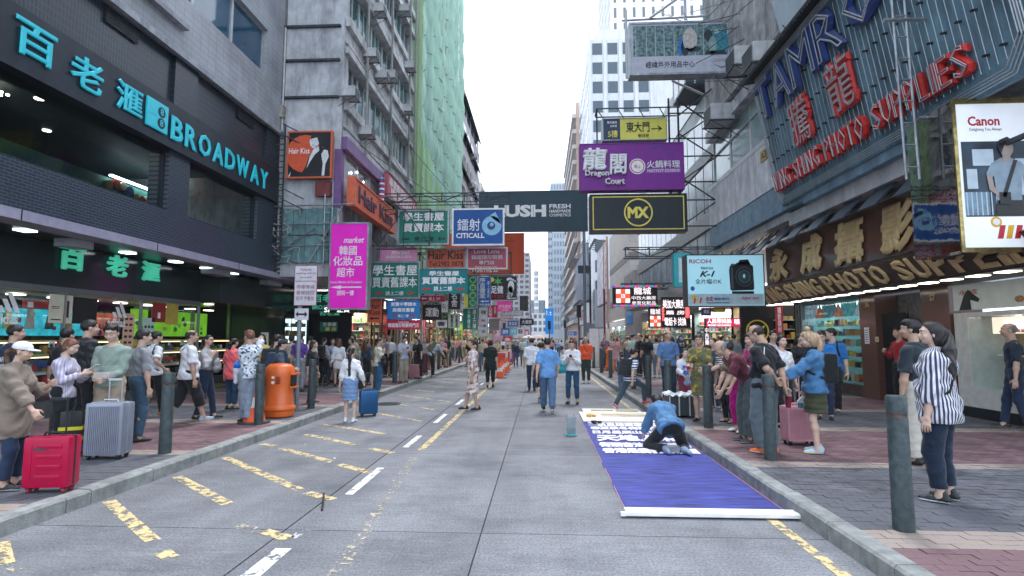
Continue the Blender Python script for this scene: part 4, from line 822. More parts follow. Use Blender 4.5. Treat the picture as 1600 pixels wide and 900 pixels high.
for x in (8.75, 8.55): MB().cyl((x, 72.5 + (8.75 - x) * 12, .1), (x, 72.5 + (8.75 - x) * 12, 15), .12, n=6).obj('drain_pipe', M('rust_pipe', (.33, .2, .12), .7), st)
# ground floor shops with lit fronts, one lit room per shop
def shop(label, side, X, y0, y1, sign, scol, tcol, roomc, h=3.0, e=1.6, dep=2.5, signh=.65, emit=.5, font=.02):
    s = side; t = thing('shop', label, 'shop')
    xx = lambda a: X - s * a
    def bx(a0, a1, b0, b1, c0, c1, m_, nm, kind=None):
        o = MB().box((min(xx(a0), xx(a1)), b0, c0), (max(xx(a0), xx(a1)), b1, c1)).obj(nm, m_, t); return o
    bx(dep, dep + .1, y0, y1, .15, h, roomc, 'back_wall'); bx(-.0, dep, y1 - .08, y1, .15, h, roomc, 'side_wall'); bx(0, dep, y0, y0 + .08, .15, h, DARK, 'side_wall')
    k = MB(); g3 = MB()
    for z in (.6, .95, 1.3, 1.65, 2.0, 2.35): k.box((min(xx(.15), xx(dep)), y1 - .4, z), (max(xx(.15), xx(dep)), y1 - .08, z + .03)); goods(g3, (xx(.25), y1 - .3, z + .03), (xx(dep - .1), y1 - .3, z + .03), 12, 9, (.1, .26))
    k.obj('shelf', ALU, t); o = g3.obj('goods', GOODS, t); o['kind'] = 'stuff'
    bx(.4, dep, y0 + .1, y1 - .1, h - .06, h, lamp('shop_ceiling_glow_%.1f' % e, (1, .93, .82), e * 2.5), 'light_panel')
    sg = bx(-.12, .2, y0, y1, h, h + signh, scol, 'sign_board'); 
    ax = (0, s, 0)
    if sign: text(sign, tcol, sg, (X + s * .122, (y0 if s > 0 else y1) + s * .15, h + .12), ax, (0, 0, 1), y1 - y0 - .3, signh - .24, font, .03, name='letter', fit=False)
    k = MB(); g2_ = MB()
    for z in (.7, 1.15, 1.6, 2.05): k.box((min(xx(1.3), xx(1.7)), y0 + .15, z), (max(xx(1.3), xx(1.7)), y1 - .15, z + .03)); goods(g2_, (xx(1.4), y0 + .2, z + .03), (xx(1.4), y1 - .2, z + .03), int((y1 - y0) * 7), 9, (.08, .25))
    k.obj('shelf', ALU, t); o = g2_.obj('goods', GOODS, t); o['kind'] = 'stuff'
    return t
SW = M('sign_white', (.7, .7, .7), .5); SG = M('sign_green', (.01, .17, .11), .5); SR = M('sign_red', (.5, .02, .05), .5); SB = M('sign_blue', (.02, .12, .42), .5); SO = M('sign_orange', (.62, .13, .06), .5); SK = M('sign_black', (.015, .015, .02), .4)
LWT = lamp('lit_white_letter', (1, 1, 1), .8); warm = M('warm_shop_wall', (.5, .42, .25), .6, var=.5, scale=4); cool = M('cool_shop_wall', (.3, .42, .42), .6, var=.5, scale=4); gren = M('lime_shop_wall', (.3, .5, .1), .6, var=.3); pinkw = M('pink_shop_wall', (.55, .15, .3), .6, var=.4)
shop('narrow black-fronted shop with a yellow ring emblem on its wall', -1, 8.5, 19.0, 21.6, '', SK, YELLOW, DARK, e=.6)
t = thing('wall_sign', 'black panel with a yellow ringed MX emblem beside the photo shop', 'sign', (0, 0, 0)); MB().box((7.4, 21.0, .15), (8.6, 21.1, 3.2)).obj('panel', SK, t)
k = MB(); k.lathe([(.42, 0), (.42, .02), (.37, .02), (.37, 0)], 32, cap=False); o = k.obj('ring', YELLOW, t, loc=(8.0, 20.99, 1.95)); o.rotation_euler = (PI / 2, 0, 0)
text('MX', YELLOW, t, (7.7, 20.99, 1.75), (1, 0, 0), (0, 0, 1), .6, .4, .04, .01)
shop('money exchange with a red lit sign beside the black shop', -1, 8.3, 21.8, 24.4, '人民幣找換 MONEY EXCHANGE', SR, LWT, warm)
shop('bright drugstore with tall glass and white lit lettering', -1, 8.3, 24.6, 30.5, '美加藥坊 大藥房', M('dk', (.06, .08, .08), .4), LWT, cool, h=3.0, e=2.5)
shop('dark-green fronted body care shop with a round leaf emblem', -1, 8.3, 31, 36, 'THE BODY SHOP', M('bottle_green', (.02, .05, .04), .4), LWT, cool)
shop('plain grey fronted shop below the mall canopy', -1, 8.3, 36.2, 46, '', MATS['grey_granite'], LWT, warm, e=1)
MB().box((6.9, 30, 3.9), (8.3, 46, 4.4)).obj('canopy', MATS['grey_granite'], g2)
for y in np.arange(58, 74, 5.3): shop('lit boutique in the stone block row, %s one past the mall' % names[int((y - 52.6) / 5.3) - 1], -1, 9.0, y, y + 5, '', SW, LWT, cool, e=1.2)
for i, (a, lab, m_, e) in enumerate(((21.9, 'drugstore with yellow packs and a white cross sign under the ribbed block', warm, 2.6), (24.6, 'dark toy shop between the drugstore and the netting', M('red_shop_wall', (.4, .08, .06), .6, var=.5), 1.2), (27.4, 'shop with lime green walls behind the bamboo poles', gren, 2.0), (31, 'sign cluttered shop behind the bamboo poles', pinkw, 1.6), (35, 'lit shop past the lime green one', warm, 1.6), (39, 'shop at the far end of the netted scaffold', cool, 1.6))):
    shop(lab, 1, -7.6 if a < 27 else -7.3, a, a + (2.6 if a < 27 else 3.9), ['藥房', '玩具', '', '', '書屋', ''][i], [SW, SK, SG, SR, SG, SB][i], [RED, LWT, LWT, LWT, LWT, LWT][i], m_, e=e, h=2.9)
for i, y in enumerate(np.arange(44, 74, 5)): shop('lit %s shop past the netted scaffold, %s in its row' % (['eyewear', 'book', 'foot care', 'exchange', 'medicine', 'phone'][i], names[i]), 1, -6.9, y, y + 4.8, ['眼鏡', '書店', '足健', '找換店', '藥房', '手機'][i % 6], [SG, SR, SK, SR, SW, SB][i % 6], [LWT, LWT, LWT, LWT, RED, LWT][i % 6], [gren, warm, pinkw, cool, warm, cool][i % 6], e=1.6)
WTW = M('white_tower', (.60, .62, .65), .7, var=.05, dirt=.12)
t = block('white_office', 'white office block with grids of dark square windows above the banners', 8.6, 19, 92, 118, 53, WTW, -1, 14, 9, fcols=4, zb=5, wz=.6, glass=M('office_glass', (.05, .08, .11), .15))
for i in range(5): MB().box((8.6 + i * 2.6 - .25, 91.7, .1), (8.6 + i * 2.6 + .25, 92, 54.2)).obj('rib', WTW, t)
MB().box((19.3, 91.9, .1), (22.6, 118, 50)).obj('stair_tower', WTW, t); MB().box((10, 95, 53), (16, 110, 56.5)).obj('roof_room', WTW, t)
t = block('white_highrise', 'tall pale high-rise with narrow window slots behind the white office', 20, 60, 150, 180, 140, M('pale_highrise', (.72, .74, .78), .7, var=.04), -1, 30, 4, fcols=15, zb=6, wz=.66, fx=.36, glass=MATS['tower_glass'])
t = block('banded_block', 'peach and white banded block with rows of windows past the white office', 8.2, 20, 122, 170, 55, M('peach_tile', (.50, .36, .29), .7, dirt=.2), -1, 14, 9, zb=5, ledge=.9, wz=.5)
block('grey_block', 'grey shop block with billboards beside the crossing', 8.6, 20, 89, 91.4, 9.5, M('grey_shop_wall', (.2, .21, .23), .6), -1, 2, 2, zb=4)
block('glass_tower', 'pale glass tower at the far end on the right', 4.3, 15, 230, 260, 67, M('glass_tower_wall', (.42, .48, .54), .4), -1, 18, 7, fcols=9, wz=.6, glass=M('pale_tower_glass', (.2, .27, .33), .2))
block('slim_tower', 'slim bluish tower seen in the gap of sky', 2.9, 4.6, 212, 225, 44, M('bluish_wall', (.35, .42, .5), .6), -1, 14, 4, fcols=2, wz=.4, glass=MATS['tower_glass'])
block('low_office', 'dark office block with a pale parapet near the far traffic lights', 7.4, 20, 175, 205, 24, M('slate_wall', (.18, .2, .22), .6), -1, 6, 9, zb=5)
# ------------------------------------------------------------------ hanging signs
NX, NZ = Vector((1, 0, 0)), Vector((0, 0, 1))
def fabric(name, c, emit=0, rough=.6, var=.06): return mat(name, c, rough, var=var, scale=1.5, bump=.35, bscale=1.8, dirt=.12, emit=emit)
def sign(name, label, box, Y, face, frame, texts=(), th=.18, fr=.06, rot=0, cat='sign', group=None, emit=0, steel=True):
    a = U(box[0], box[3], Y=Y); c = U(box[2], box[1], Y=Y); w_ = c.x - a.x; h = c.z - a.z
    t = thing(name, label, cat, (a.x, Y, a.z), rot, group)
    MB().box((fr, .005, fr), (w_ - fr, th - .01, h - fr)).obj('panel', face, t)
    MB().box((0, -.02, 0), (w_, th, fr)).box((0, -.02, h - fr), (w_, th, h)).box((0, -.02, fr), (fr, th, h - fr)).box((w_ - fr, -.02, fr), (w_, th, h - fr)).obj('frame', frame, t)
    for q in texts:
        s_, u0, v0, u1, v1, m_ = q[:6]; kw = q[6] if len(q) > 6 else {}
        text(s_, m_, t, (u0 * w_, .004, v0 * h), NX, NZ, (u1 - u0) * w_, (v1 - v0) * h, kw.get('b', .012), kw.get('d', .012), kw.get('fit', True), slant=kw.get('sl', 0))
    return t, w_, h
def pr(t, w_, h, shapes, mats, name='print', y=.004):
    """flat print on the panel of sign t: shapes = (kind, layer, material, points) in panel fractions"""
    k = MB()
    for sh in shapes:
        kind, lay, mi, p = sh; yy = y - .002 - lay * .002
        if kind == 'poly': pts = [(u * w_, yy, v * h) for u, v in p]
        else:
            cu, cv, ru, rv = p[:4]; a0, a1 = (p[4], p[5]) if len(p) > 4 else (0, 2 * PI); n = 20
            pts = [(cu * w_ + ru * h * math.cos(a0 + (a1 - a0) * i / n), yy, cv * h + rv * h * math.sin(a0 + (a1 - a0) * i / n)) for i in range(n + (1 if len(p) > 4 else 0))]
        k.ext(pts, (0, .0015, 0), mi)
    return k.obj(name, mats, t)
AR = lambda u, v, w_, h_: [(u, v + h_ / 2), (u + w_ * .35, v + h_), (u + w_ * .35, v + h_ * .68), (u + w_, v + h_ * .68), (u + w_, v + h_ * .32), (u + w_ * .35, v + h_ * .32), (u + w_ * .35, v)]
def arr(t, w_, h, spec, m_): pr(t, w_, h, [('poly', 1, 0, AR(*s)) for s in spec], [m_], 'arrow')
W_ = WHITE; G_ = M('bottle_green_print', (.0, .09, .055), .5)
GRN = fabric('green_sign_face', (.005, .19, .13)); TEALF = fabric('teal_banner', (.0, .2, .21)); BLUF = fabric('blue_sign_face', (.01, .09, .33)); BLU2 = fabric('sky_blue_banner', (.01, .2, .5)); MAG = fabric('magenta_lit_face', (.5, .01, .36), .25); ORG = fabric('orange_sign_face', (.68, .14, .07)); ROSE = fabric('faded_rose_face', (.48, .1, .14)); REDF = fabric('red_banner', (.5, .02, .07)); FORT = fabric('fortress_orange', (.6, .08, .03)); NAVY = fabric('dark_slate_banner', (.025, .06, .085)); PURF = fabric('purple_sign_face', (.2, .025, .28)); YLF = fabric('yellow_sign_face', (.72, .68, .12)); BLKF = fabric('black_sign_face', (.02, .028, .035)); PKF = fabric('pale_pink_banner', (.7, .3, .5)); 
# left bank
t, w_, h = sign('salon_sign', 'square orange-framed salon sign picturing a woman in black before a red sun', (447, 204, 520, 279), 17.05, M('salon_black', (.01, .014, .02), .4), SO, [('Hair Kiss', .04, .52, .5, .64, W_)], .12, .05)
pr(t, w_, h, [('disc', 0, 0, (.4, .52, .4, .4)), ('poly', 1, 1, [(.3, .04), (.42, .25), (.5, .5), (.62, .62), (.8, .64), (.95, .5), (.96, .04)]),
    ('disc', 2, 2, (.6, .78, .1, .15)), ('poly', 2, 2, [(.5, .45), (.58, .6), (.66, .7), (.74, .6), (.62, .5), (.52, .35), (.44, .2), (.5, .42)]), ('poly', 2, 2, [(.82, .6), (.9, .58), (.93, .45), (.86, .3), (.84, .05), (.78, .05), (.8, .3), (.76, .5)]),
    ('poly', 3, 1, [(.5, .82), (.55, .95), (.7, .96), (.8, .85), (.78, .6), (.72, .5), (.7, .75), (.66, .86), (.56, .84)]), ('poly', 3, 1, [(.52, .795), (.57, .795), (.57, .8), (.52, .8)]), ('disc', 3, 3, (.575, .7, .015, .01)),
    ('poly', 2, 2, [(.04, .04), (.1, .15), (.08, .04)])], [mat('sun_red', (.65, .1, .04), .5), BLACK, M('poster_skin', (.66, .68, .7), .5), RED])
# slanted Hair Kiss board on the facade
t = thing('salon_board', 'long slanting orange board lettered for a hair salon along the block front', 'sign', (XO + .25, 17.3, 6.45))
MB().box((0, 0, -.45), (.25, 4.9, .42)).obj('panel', ORG, t); MB().box((.0, -.05, -.5), (.28, 0, .47)).box((0, 0, .42), (.28, 4.95, .47)).box((0, 0, -.5), (.28, 4.95, -.45)).obj('frame', SO, t)
text('Hair Kiss', M('plum_letter', (.05, .02, .05), .5), t, (.26, .35, -.3), (0, 1, 0), NZ, 4.2, .58, .03, .02)
t = thing('shop_board', 'red board of white characters along the second ledge of the ribbed block', 'sign', (XO + .2, 21.6, 7.9)); MB().box((0, 0, -.5), (.15, 5.2, .5)).obj('panel', ROSE, t)
text('專業眼鏡驗配中心\n隱形眼鏡專門店', W_, t, (.152, .2, -.4), (0, 1, 0), NZ, 4.8, .8, .004, .01)
MB().box((0, -.05, .5), (.2, 5.25, .56)).box((0, -.05, -.56), (.2, 5.25, -.5)).obj('frame', STEEL, t)
t = thing('barber_pole', 'small striped barber pole on the block front past the orange board', 'barber pole', (XO + .35, 20.8, 7.0)); k = MB()
for i in range(12): k.cyl((0, 0, .07 * i), (0, 0, .07 * i + .07), .1, n=10, mi=i % 3)
k.obj('tube', [W_, SR, SB], t); MB().cyl((0, 0, -.08), (0, 0, 0), .12).cyl((0, 0, .84), (0, 0, .92), .12).obj('cap', STEEL, t)
t, w_, h = sign('market_sign', 'tall glowing magenta sign for Korean cosmetics beside the salon block', (512, 347, 577, 484), 16.8, MAG, STEEL, [('market', .35, .76, .88, .83, W_, {'sl': .3, 'b': .02}), ('韓國', .25, .62, .7, .73, W_), ('化妝品', .1, .5, .85, .61, W_), ('超市', .2, .37, .65, .48, W_), ('Korea Skincare & Cosmetics', .05, .3, .85, .325, W_, {'b': 0}), ('請到一樓', .22, .16, .65, .22, W_, {'b': .02})], .3, .05)
arr(t, w_, h, [(.04, .235, .8, .04)], W_)
def truss(name, label, x0, x1, z0, z1, Y, dep=.5, n=6, group=None):
    t = thing(name, label, 'frame', (0, Y, 0), 0, group); k = MB()
    for y in (0, dep):
        for z in (z0, z1): k.cyl((x0, y, z), (x1, y, z), .022, n=5)
    for i in range(n + 1):
        x = x0 + (x1 - x0) * i / n
        k.cyl((x, 0, z0), (x, 0, z1), .022, n=5); k.cyl((x, 0, z1), (x, dep, z1), .02, n=5)
        if i < n: x2 = x0 + (x1 - x0) * (i + 1) / n; k.cyl((x, 0, z0 if i % 2 else z1), (x2, 0, z1 if i % 2 else z0), .02, n=5)
    k.obj('steel_bar', DSTEEL, t); return t
truss('sign_truss', 'rusty overhead truss carrying the green and blue signs', -6.5, -1.2, 7.0, 7.35, 21.1)
truss('sign_truss', 'steel frame between the ribbed block and the green signs', -7.2, -4.2, 5.2, 6.6, 20.6, .8, 3)
truss('sign_truss', 'lower frame behind the pink and red signs', -6.5, -1.2, 4.3, 5.2, 22.4, .5, 7)
GT = [('學生書屋', .1, .68, .9, .92, W_, {'b': .02}), ('買賣課本', .1, .36, .9, .62, W_, {'b': .02}), ('請上二樓', .33, .1, .7, .24, BLACK)]
t, w_, h = sign('bookshop_sign', 'green bookshop sign with large white characters left of the blue one', (621, 327, 702, 383), 21, GRN, STEEL, GT); arr(t, w_, h, [(.08, .1, .15, .14), (.78, .1, .15, .14)], BLACK)
t, w_, h = sign('phone_shop_sign', 'wrinkled blue sign with a pale round arrow emblem in a white frame', (706, 325, 788, 384), 21, BLUF, W_, [('鐳射', .1, .4, .54, .72, W_, {'b': .002}), ('CITICALL', .08, .2, .62, .34, W_, {'b': .03})])
LBL = M('light_blue_print', (.25, .5, .68), .5)
pr(t, w_, h, [('disc', 0, 0, (.76, .53, .26, .26)), ('poly', 0, 0, [(.72, .8), (.83, .9), (.95, .55), (.8, .7)]), ('disc', 1, 1, (.75, .53, .11, .11)), ('disc', 2, 0, (.76, .56, .05, .05))], [LBL, M('deep_blue', (.01, .05, .2), .5)], 'emblem')
t, w_, h = sign('market_banner', 'faded pink banner above the larger lower green bookshop sign', (594, 387, 652, 408), 21.4, PKF, PKF, [('market', .3, .5, .8, .85, W_, {'sl': .3}), ('韓國化妝品超市', .15, .2, .85, .42, W_, {'b': 0})], .02, .02)
t, w_, h = sign('bookshop_sign', 'larger lower green bookshop sign in a steel frame under the pink banner', (575, 408, 657, 467), 20.9, GRN, STEEL, [('學生書屋', .08, .62, .94, .9, W_, {'b': .012}), ('買賣舊課本', .08, .3, .94, .58, W_, {'b': .006}), ('請上二樓', .34, .09, .68, .2, W_, {'b': 0})]); arr(t, w_, h, [(.14, .09, .14, .12), (.75, .09, .14, .12)], RED)
t, w_, h = sign('salon_sign', 'orange phone-number sign of the hair salon under the green sign', (665, 388, 729, 421), 22, ORG, STEEL, [('Hair Kiss', .06, .48, .92, .88, BLACK, {'b': .02}), ('Tel:2982 0878', .08, .14, .92, .38, BLACK)])
t, w_, h = sign('lens_sign', 'faded rose lens shop sign under the blue round arrow sign', (729, 386, 793, 421), 22, ROSE, M('white_frame', (.6, .6, .6), .5), [('Love Lens', .18, .72, .8, .92, W_, {'b': 0}), ('韓國隱形眼鏡', .12, .45, .88, .65, W_, {'b': 0}), ('專門店', .3, .22, .68, .4, W_, {'b': 0}), ('Korea Contact Lens', .22, .08, .75, .16, W_, {'b': 0})])
t, w_, h = sign('electrical_sign', 'huge plain orange banner behind the small lens sign', (667, 364, 819, 429), 34, FORT, FORT, [('FORTRESS', .47, .05, .73, .17, W_, {'b': .02})], .06, .03)
t, w_, h = sign('bookshop_banner', 'teal bookshop banner hung below the orange phone-number sign', (655, 420, 731, 459), 20.5, TEALF, TEALF, [('學生書屋', .2, .72, .82, .92, W_, {'b': .03}), ('買賣舊課本', .05, .38, .95, .68, W_, {'b': .03}), ('請上二樓', .3, .1, .68, .3, W_, {'b': .02})], .02, .02); arr(t, w_, h, [(.06, .1, .18, .18), (.76, .1, .18, .18)], RED)
t, w_, h = sign('bookshop_banner', 'sky-blue bookshop banner under the lower green sign', (605, 469, 656, 499), 20.7, BLU2, BLU2, [('買賣中學課本', .1, .68, .9, .9, W_, {'b': .03}), ('高價收舊書', .16, .38, .84, .6, W_, {'b': .03}), ('請上二樓', .33, .1, .66, .26, W_, {'b': .02})], .02, .02); arr(t, w_, h, [(.14, .1, .18, .18), (.68, .1, .18, .18)], RED)
t, w_, h = sign('lens_banner', 'red lens shop banner under the sky-blue banner', (604, 500, 657, 515), 20.7, REDF, REDF, [('Love Lens', .35, .7, .65, .92, W_, {'b': 0}), ('韓國隱形眼鏡專門店', .04, .22, .96, .68, W_, {'b': .02})], .02, .02)
t, w_, h = sign('lens_banner', 'small dark red lens sign peeping out below the teal banner', (656, 456, 696, 472), 21.6, REDF, STEEL, [('Contact Lens', .04, .6, .96, .9, W_), ('請上 3/F', .35, .15, .8, .5, W_)], .05, .02); arr(t, w_, h, [(.06, .2, .2, .3)], W_)
t, w_, h = sign('salon_sign', 'narrow orange salon sign low down by the barber stripes', (574, 468, 596, 504), 21.2, ORG, SO, [('Hair', .12, .6, .9, .85, BLACK), ('Kiss', .12, .34, .9, .56, BLACK)], .1, .02); arr(t, w_, h, [(.12, .1, .75, .16)], BLACK)
sign('pharmacy_sign', 'lit white and red pharmacy board under the tall magenta sign', (505, 479, 572, 489), 20.5, SK, SK, [('SI', .02, .1, .14, .9, LWT), ('正貨', .32, .08, .62, .92, LWT), ('十', .72, .02, .92, .95, RED)], .2, .01)
sign('pharmacy_sign', 'blue and yellow small board beside the pharmacy counter', (500, 503, 527, 518), 20.6, SG, SG, [('生書屋', .15, .55, .95, .95, W_), ('藥 房', .3, .05, .95, .45, YELLOW)], .05, .01)
NSP = M('neon_mint', (.03, .3, .2), .4, emit=.1)
t, w_, h = sign('bookshop_sign', 'tall green sign of four round pale characters', (727, 431, 746, 481), 26, GRN, STEEL, [], .15, .03); pr(t, w_, h, [('disc', 0, 0, (.62, .87 - i * .24, .11, .11)) for i in range(4)], [M('pale_green_disc', (.25, .6, .3), .5)])
for i, c in enumerate('學英書局'): text(c, G_, t, (.42 * w_, -.012, (.8 - i * .24) * h), NX, NZ, .42 * w_, .13 * h, .01, .006)
t, w_, h = sign('bookshop_sign', 'green sign in two columns of pale characters below the four round ones', (723, 482, 747, 515), 26.2, GRN, STEEL, [('中\n學\n課\n本', .3, .05, .5, .95, W_), ('請\n上\n六\n樓', .65, .05, .88, .95, W_)], .1, .02)
t, w_, h = sign('study_sign', 'narrow blue study-room sign with a white arrow', (747, 432, 767, 479), 27, SB, STEEL, [('序\n言\n書\n室', .08, .28, .58, .96, W_), ('樓\n上\n書\n店', .72, .3, .9, .85, W_, {'b': 0}), ('14:00-24:00', .06, .03, .94, .1, W_)], .12, .02); arr(t, w_, h, [(.15, .13, .7, .09)], W_)
t, w_, h = sign('foot_sign', 'black foot massage sign with a white footprint and green leaves', (765, 431, 808, 469), 28, SK, STEEL, [('足健', .04, .26, .5, .6, W_, {'b': .03}), ('3498 3628', .02, .08, .5, .22, SR, {'b': .02}), ('2/F', .62, .14, .85, .28, W_)], .15, .02)
pr(t, w_, h, [('disc', 0, 0, (.78, .55, .13, .26)), ('disc', 0, 0, (.76, .42, .1, .16))] + [('disc', 0, 0, (.66 + i * .065, .86 + .03 * math.sin(i) - .012 * i * i * .3, .05 - i * .006, .06 - i * .006)) for i in range(5)] + [('poly', 0, 1, [(.3 + .2 * math.cos(a), .78 + .2 * math.sin(a)) if j % 2 else (.3 + .07 * math.cos(a), .78 + .07 * math.sin(a)) for j, a in enumerate(np.linspace(0, 2 * PI, 13)[:-1])]), ('disc', 0, 2, (.08, .85, .1, .1))], [W_, M('leaf_print', (.1, .45, .1), .5), YELLOW])
arr(t, w_, h, [(.6, .04, .36, .08)], W_)
sign('calligraphy_sign', 'narrow black sign with white brush characters among the bamboo poles', (700, 453, 720, 484), 25, SK, STEEL, [('名\n舍', .25, .15, .75, .9, W_)], .1, .02)
sign('bookshop_sign', 'pale cream sheet sign below the black brush-character sign', (700, 490, 719, 513), 25.2, M('cream_sheet', (.55, .6, .5), .6), STEEL, [('舊\n書\n店', .2, .08, .42, .92, BLACK), ('收\n購\n處', .6, .08, .82, .92, BLACK)], .04, .01)
t, w_, h = sign('cosmetics_sign', 'bright pink cosmetics sign reading in white below the footprint sign', (776, 470, 800, 487), 32, fabric('hot_pink_face', (.75, .06, .35), .1), STEEL, [('ETUDE', .15, .3, .9, .6, W_, {'b': .03}), ('HOUSE', .35, .1, .75, .25, W_)], .12, .02)
sign('cosmetics_sign', 'grey lit LANEIGE sign far along the signs', (783, 485, 817, 494), 36, M('silver_face', (.4, .38, .45), .5), STEEL, [('LANEIGE', .06, .15, .94, .85, W_, {'b': .02})], .12, .02)
sign('exchange_sign', 'small red money changer sign with three white characters', (762, 477, 777, 496), 30, SR, SR, [('人\n民\n幣', .1, .06, .48, .94, W_), ('找\n換', .65, .3, .9, .9, W_)], .1, .02)
sign('inn_sign', 'white sign with a dark blue oval of brush characters far off', (791, 499, 812, 512), 40, SW, SW, [], .1, .02)
t, w_, h = sign('inn_sign', 'dark blue brush-character board within a white surround', (793, 501, 810, 510), 39.8, SB, SB, [('老友記', .1, .15, .9, .85, W_)], .05, .01)
sign('notice_column', 'stack of white paper notices on a pole under the blue study sign', (748, 480, 762, 525), 29, SW, STEEL, [('相機', .25, .75, .8, .9, BLACK), ('眼鏡', .3, .5, .7, .58, M('magenta_print', (.5, .02, .3), .5)), ('→ 3樓', .2, .3, .8, .4, BLACK), ('牙醫', .3, .1, .7, .2, SB)], .06, .01)
# far small signs on the left
FS = [((780, 497, 798, 501), SO, 44, 'strip'), ((812, 498, 834, 508), SK, 46, 'black'), ((812, 462, 825, 486), SK, 60, 'dog picture'), ((773, 512, 782, 530), PKF, 48, 'pink'), ((783, 513, 796, 524), SB, 50, 'navy'), ((797, 513, 808, 523), M('cyan_face', (.1, .5, .65), .5), 52, 'cyan'), ((808, 512, 818, 524), SW, 56, 'white'), ((764, 498, 780, 516), M('grey_face', (.2, .2, .2), .5), 33, 'grey'), ((764, 517, 776, 521), SR, 34, 'thin red'), ((742, 520, 768, 526), M('pale_lime', (.5, .6, .3), .5), 36, 'pale lime'), ((820, 515, 826, 526), SR, 70, 'little red'), ((690, 470, 699, 488), SW, 24, 'pale'), ((660, 476, 690, 500), SK, 24.5, 'dim'), ((681, 500, 698, 512), SW, 24.2, 'white street'), ((664, 505, 680, 512), SO, 24.3, 'orange strip'), ((737, 515, 752, 527), M('mint_face', (.3, .55, .4), .5), 38, 'mint'), ((802, 505, 814, 512), M('raspberry', (.55, .02, .2), .5), 47, 'raspberry'), ((725, 460, 731, 480), YLF, 25.5, 'narrow yellow'), ((786, 526, 800, 534), SR, 60, 'low red')]
cj = ['眼鏡', '大減價', '', '時裝', '酒吧', '手信', '電腦', '', '二樓', '冷氣', '藥', '中心', '運動', '書', '特賣', '茶', '美容', '', '金']
for i, (bx_, m_, Y, d) in enumerate(FS): sign('street_sign', '%s sign board among the jumble on the left side of the street' % d, bx_, Y, m_, m_, [(cj[i], .15, .2, .85, .8, W_ if m_ not in (SW,) else BLACK)] if cj[i] else [], .08, .01)
# across the street: the dark cosmetics banner
t, w_, h = sign('cosmetics_banner', 'wide dark slate banner with LUSH in white letters spanning the street', (748, 297, 918, 363), 30, NAVY, NAVY, [('LUSH', .14, .36, .62, .66, W_, {'b': .05}), ('FRESH', .65, .56, .845, .67, W_, {'b': .03}), ('HANDMADE', .65, .46, .845, .535, W_, {'b': .03}), ('COSMETICS', .65, .365, .845, .435, W_, {'b': .02})], .1, .04)
k = MB(); [k.box((w_ * i / 4, -.012, .05), (w_ * i / 4 + .02, .004, h - .05)) for i in (1, 2, 3)]; k.obj('seam', M('seam_dark', (.015, .04, .055), .5), t)
# right bank
t, w_, h = sign('cinema_sign', 'black sign with a yellow ringed MX under the purple restaurant sign', (922, 302, 1073, 363), 20.6, BLKF, BLACK, [('MX', .39, .36, .61, .66, YELLOW, {'b': .05})], .5, .04)
k = MB(); e = .035
for (a, b_, c, d) in ((.03, .06, .97, .085), (.03, .915, .97, .94), (.03, .085, .04, .915), (.96, .085, .97, .915)): k.box((a * w_, -.006, b_ * h), (c * w_, .003, d * h))
k.obj('border', YELLOW, t); k = MB(); k.lathe([(.37, 0), (.37, .02), (.41, .02), (.41, 0)], 40, cap=False); o = k.obj('ring', YELLOW, t, loc=(w_ * .5, .005, h * .51)); o.rotation_euler = (PI / 2, 0, 0); o.scale = (h / 1.5 * 1.35,) * 3
t, w_, h = sign('restaurant_sign', 'purple hotpot restaurant sign with raised white brush characters', (906, 222, 1068, 298), 20.6, PURF, PURF, [('龍', .03, .42, .27, .9, W_, {'b': .04, 'd': .14, 'sl': .1}), ('閣', .285, .32, .455, .76, W_, {'b': .03, 'd': .14, 'sl': .05}), ('Dragon', .05, .26, .28, .42, W_, {'b': .04, 'd': .14}), ('Court', .24, .11, .43, .25, W_, {'b': .04, 'd': .14}), ('火鍋料理', .645, .46, .96, .62, W_, {'b': .01}), ('HOTPOT CUISINE', .65, .375, .955, .43, W_, {'b': .0})], .45, .03)
pr(t, w_, h, [('disc', 0, 0, (.555, .5, .165, .165)), ('disc', 1, 1, (.555, .5, .145, .145)), ('disc', 2, 0, (.555, .5, .125, .125))] + [('poly', 0, 2, [(.76 + .105 * math.cos(a), .68 + .25 * math.sin(a)), (.76 + .105 * math.cos(a + .2), .68 + .25 * math.sin(a + .2)), (.76 + (.105 - e_) * math.cos(a + .2), .68 + (.25 - e_ * 2) * math.sin(a + .2)), (.76 + (.105 - e_) * math.cos(a), .68 + (.25 - e_ * 2) * math.sin(a))]) for a, e_ in [(-.9 + i * .2, .003 + .0014 * i) for i in range(16)]], [W_, RED, M('violet_swirl', (.08, .04, .3), .5)], 'emblem')
text('極上', RED, t, (.525 * w_, -.006, .46 * h), NX, NZ, .06 * w_, .08 * h, .005, .003)
pr(t, w_, h, [('poly', -1, 0, [(.645, .36), (.965, .36), (.965, .445), (.645, .445)])], [M('violet_strip', (.3, .12, .4), .5)], 'strip')
t, w_, h = sign('restaurant_sign', 'yellow and navy sign with brush characters and an arrow above the purple one', (941, 183, 1042, 220), 20.6, YLF, STEEL, [('東大門', .37, .35, .73, .82, BLACK, {'b': .02}), ('동대문', .55, .12, .72, .28, BLACK), ('5樓', .09, .14, .24, .46, YELLOW), ('韓式燒烤', .08, .75, .23, .87, W_, {'b': 0}), ('自助餐', .13, .6, .23, .7, W_, {'b': 0})], .4, .03)
pr(t, w_, h, [('poly', -1, 0, [(.02, .03), (.28, .03), (.28, .97), (.02, .97)])], [M('navy_print', (.015, .035, .09), .5)], 'panel_print'); 
pr(t, w_, h, [('poly', 0, 0, [(.76, .46), (.88, .48), (.85, .36), (.93, .5), (.85, .66), (.87, .52), (.76, .52)])], [BLACK], 'arrow')
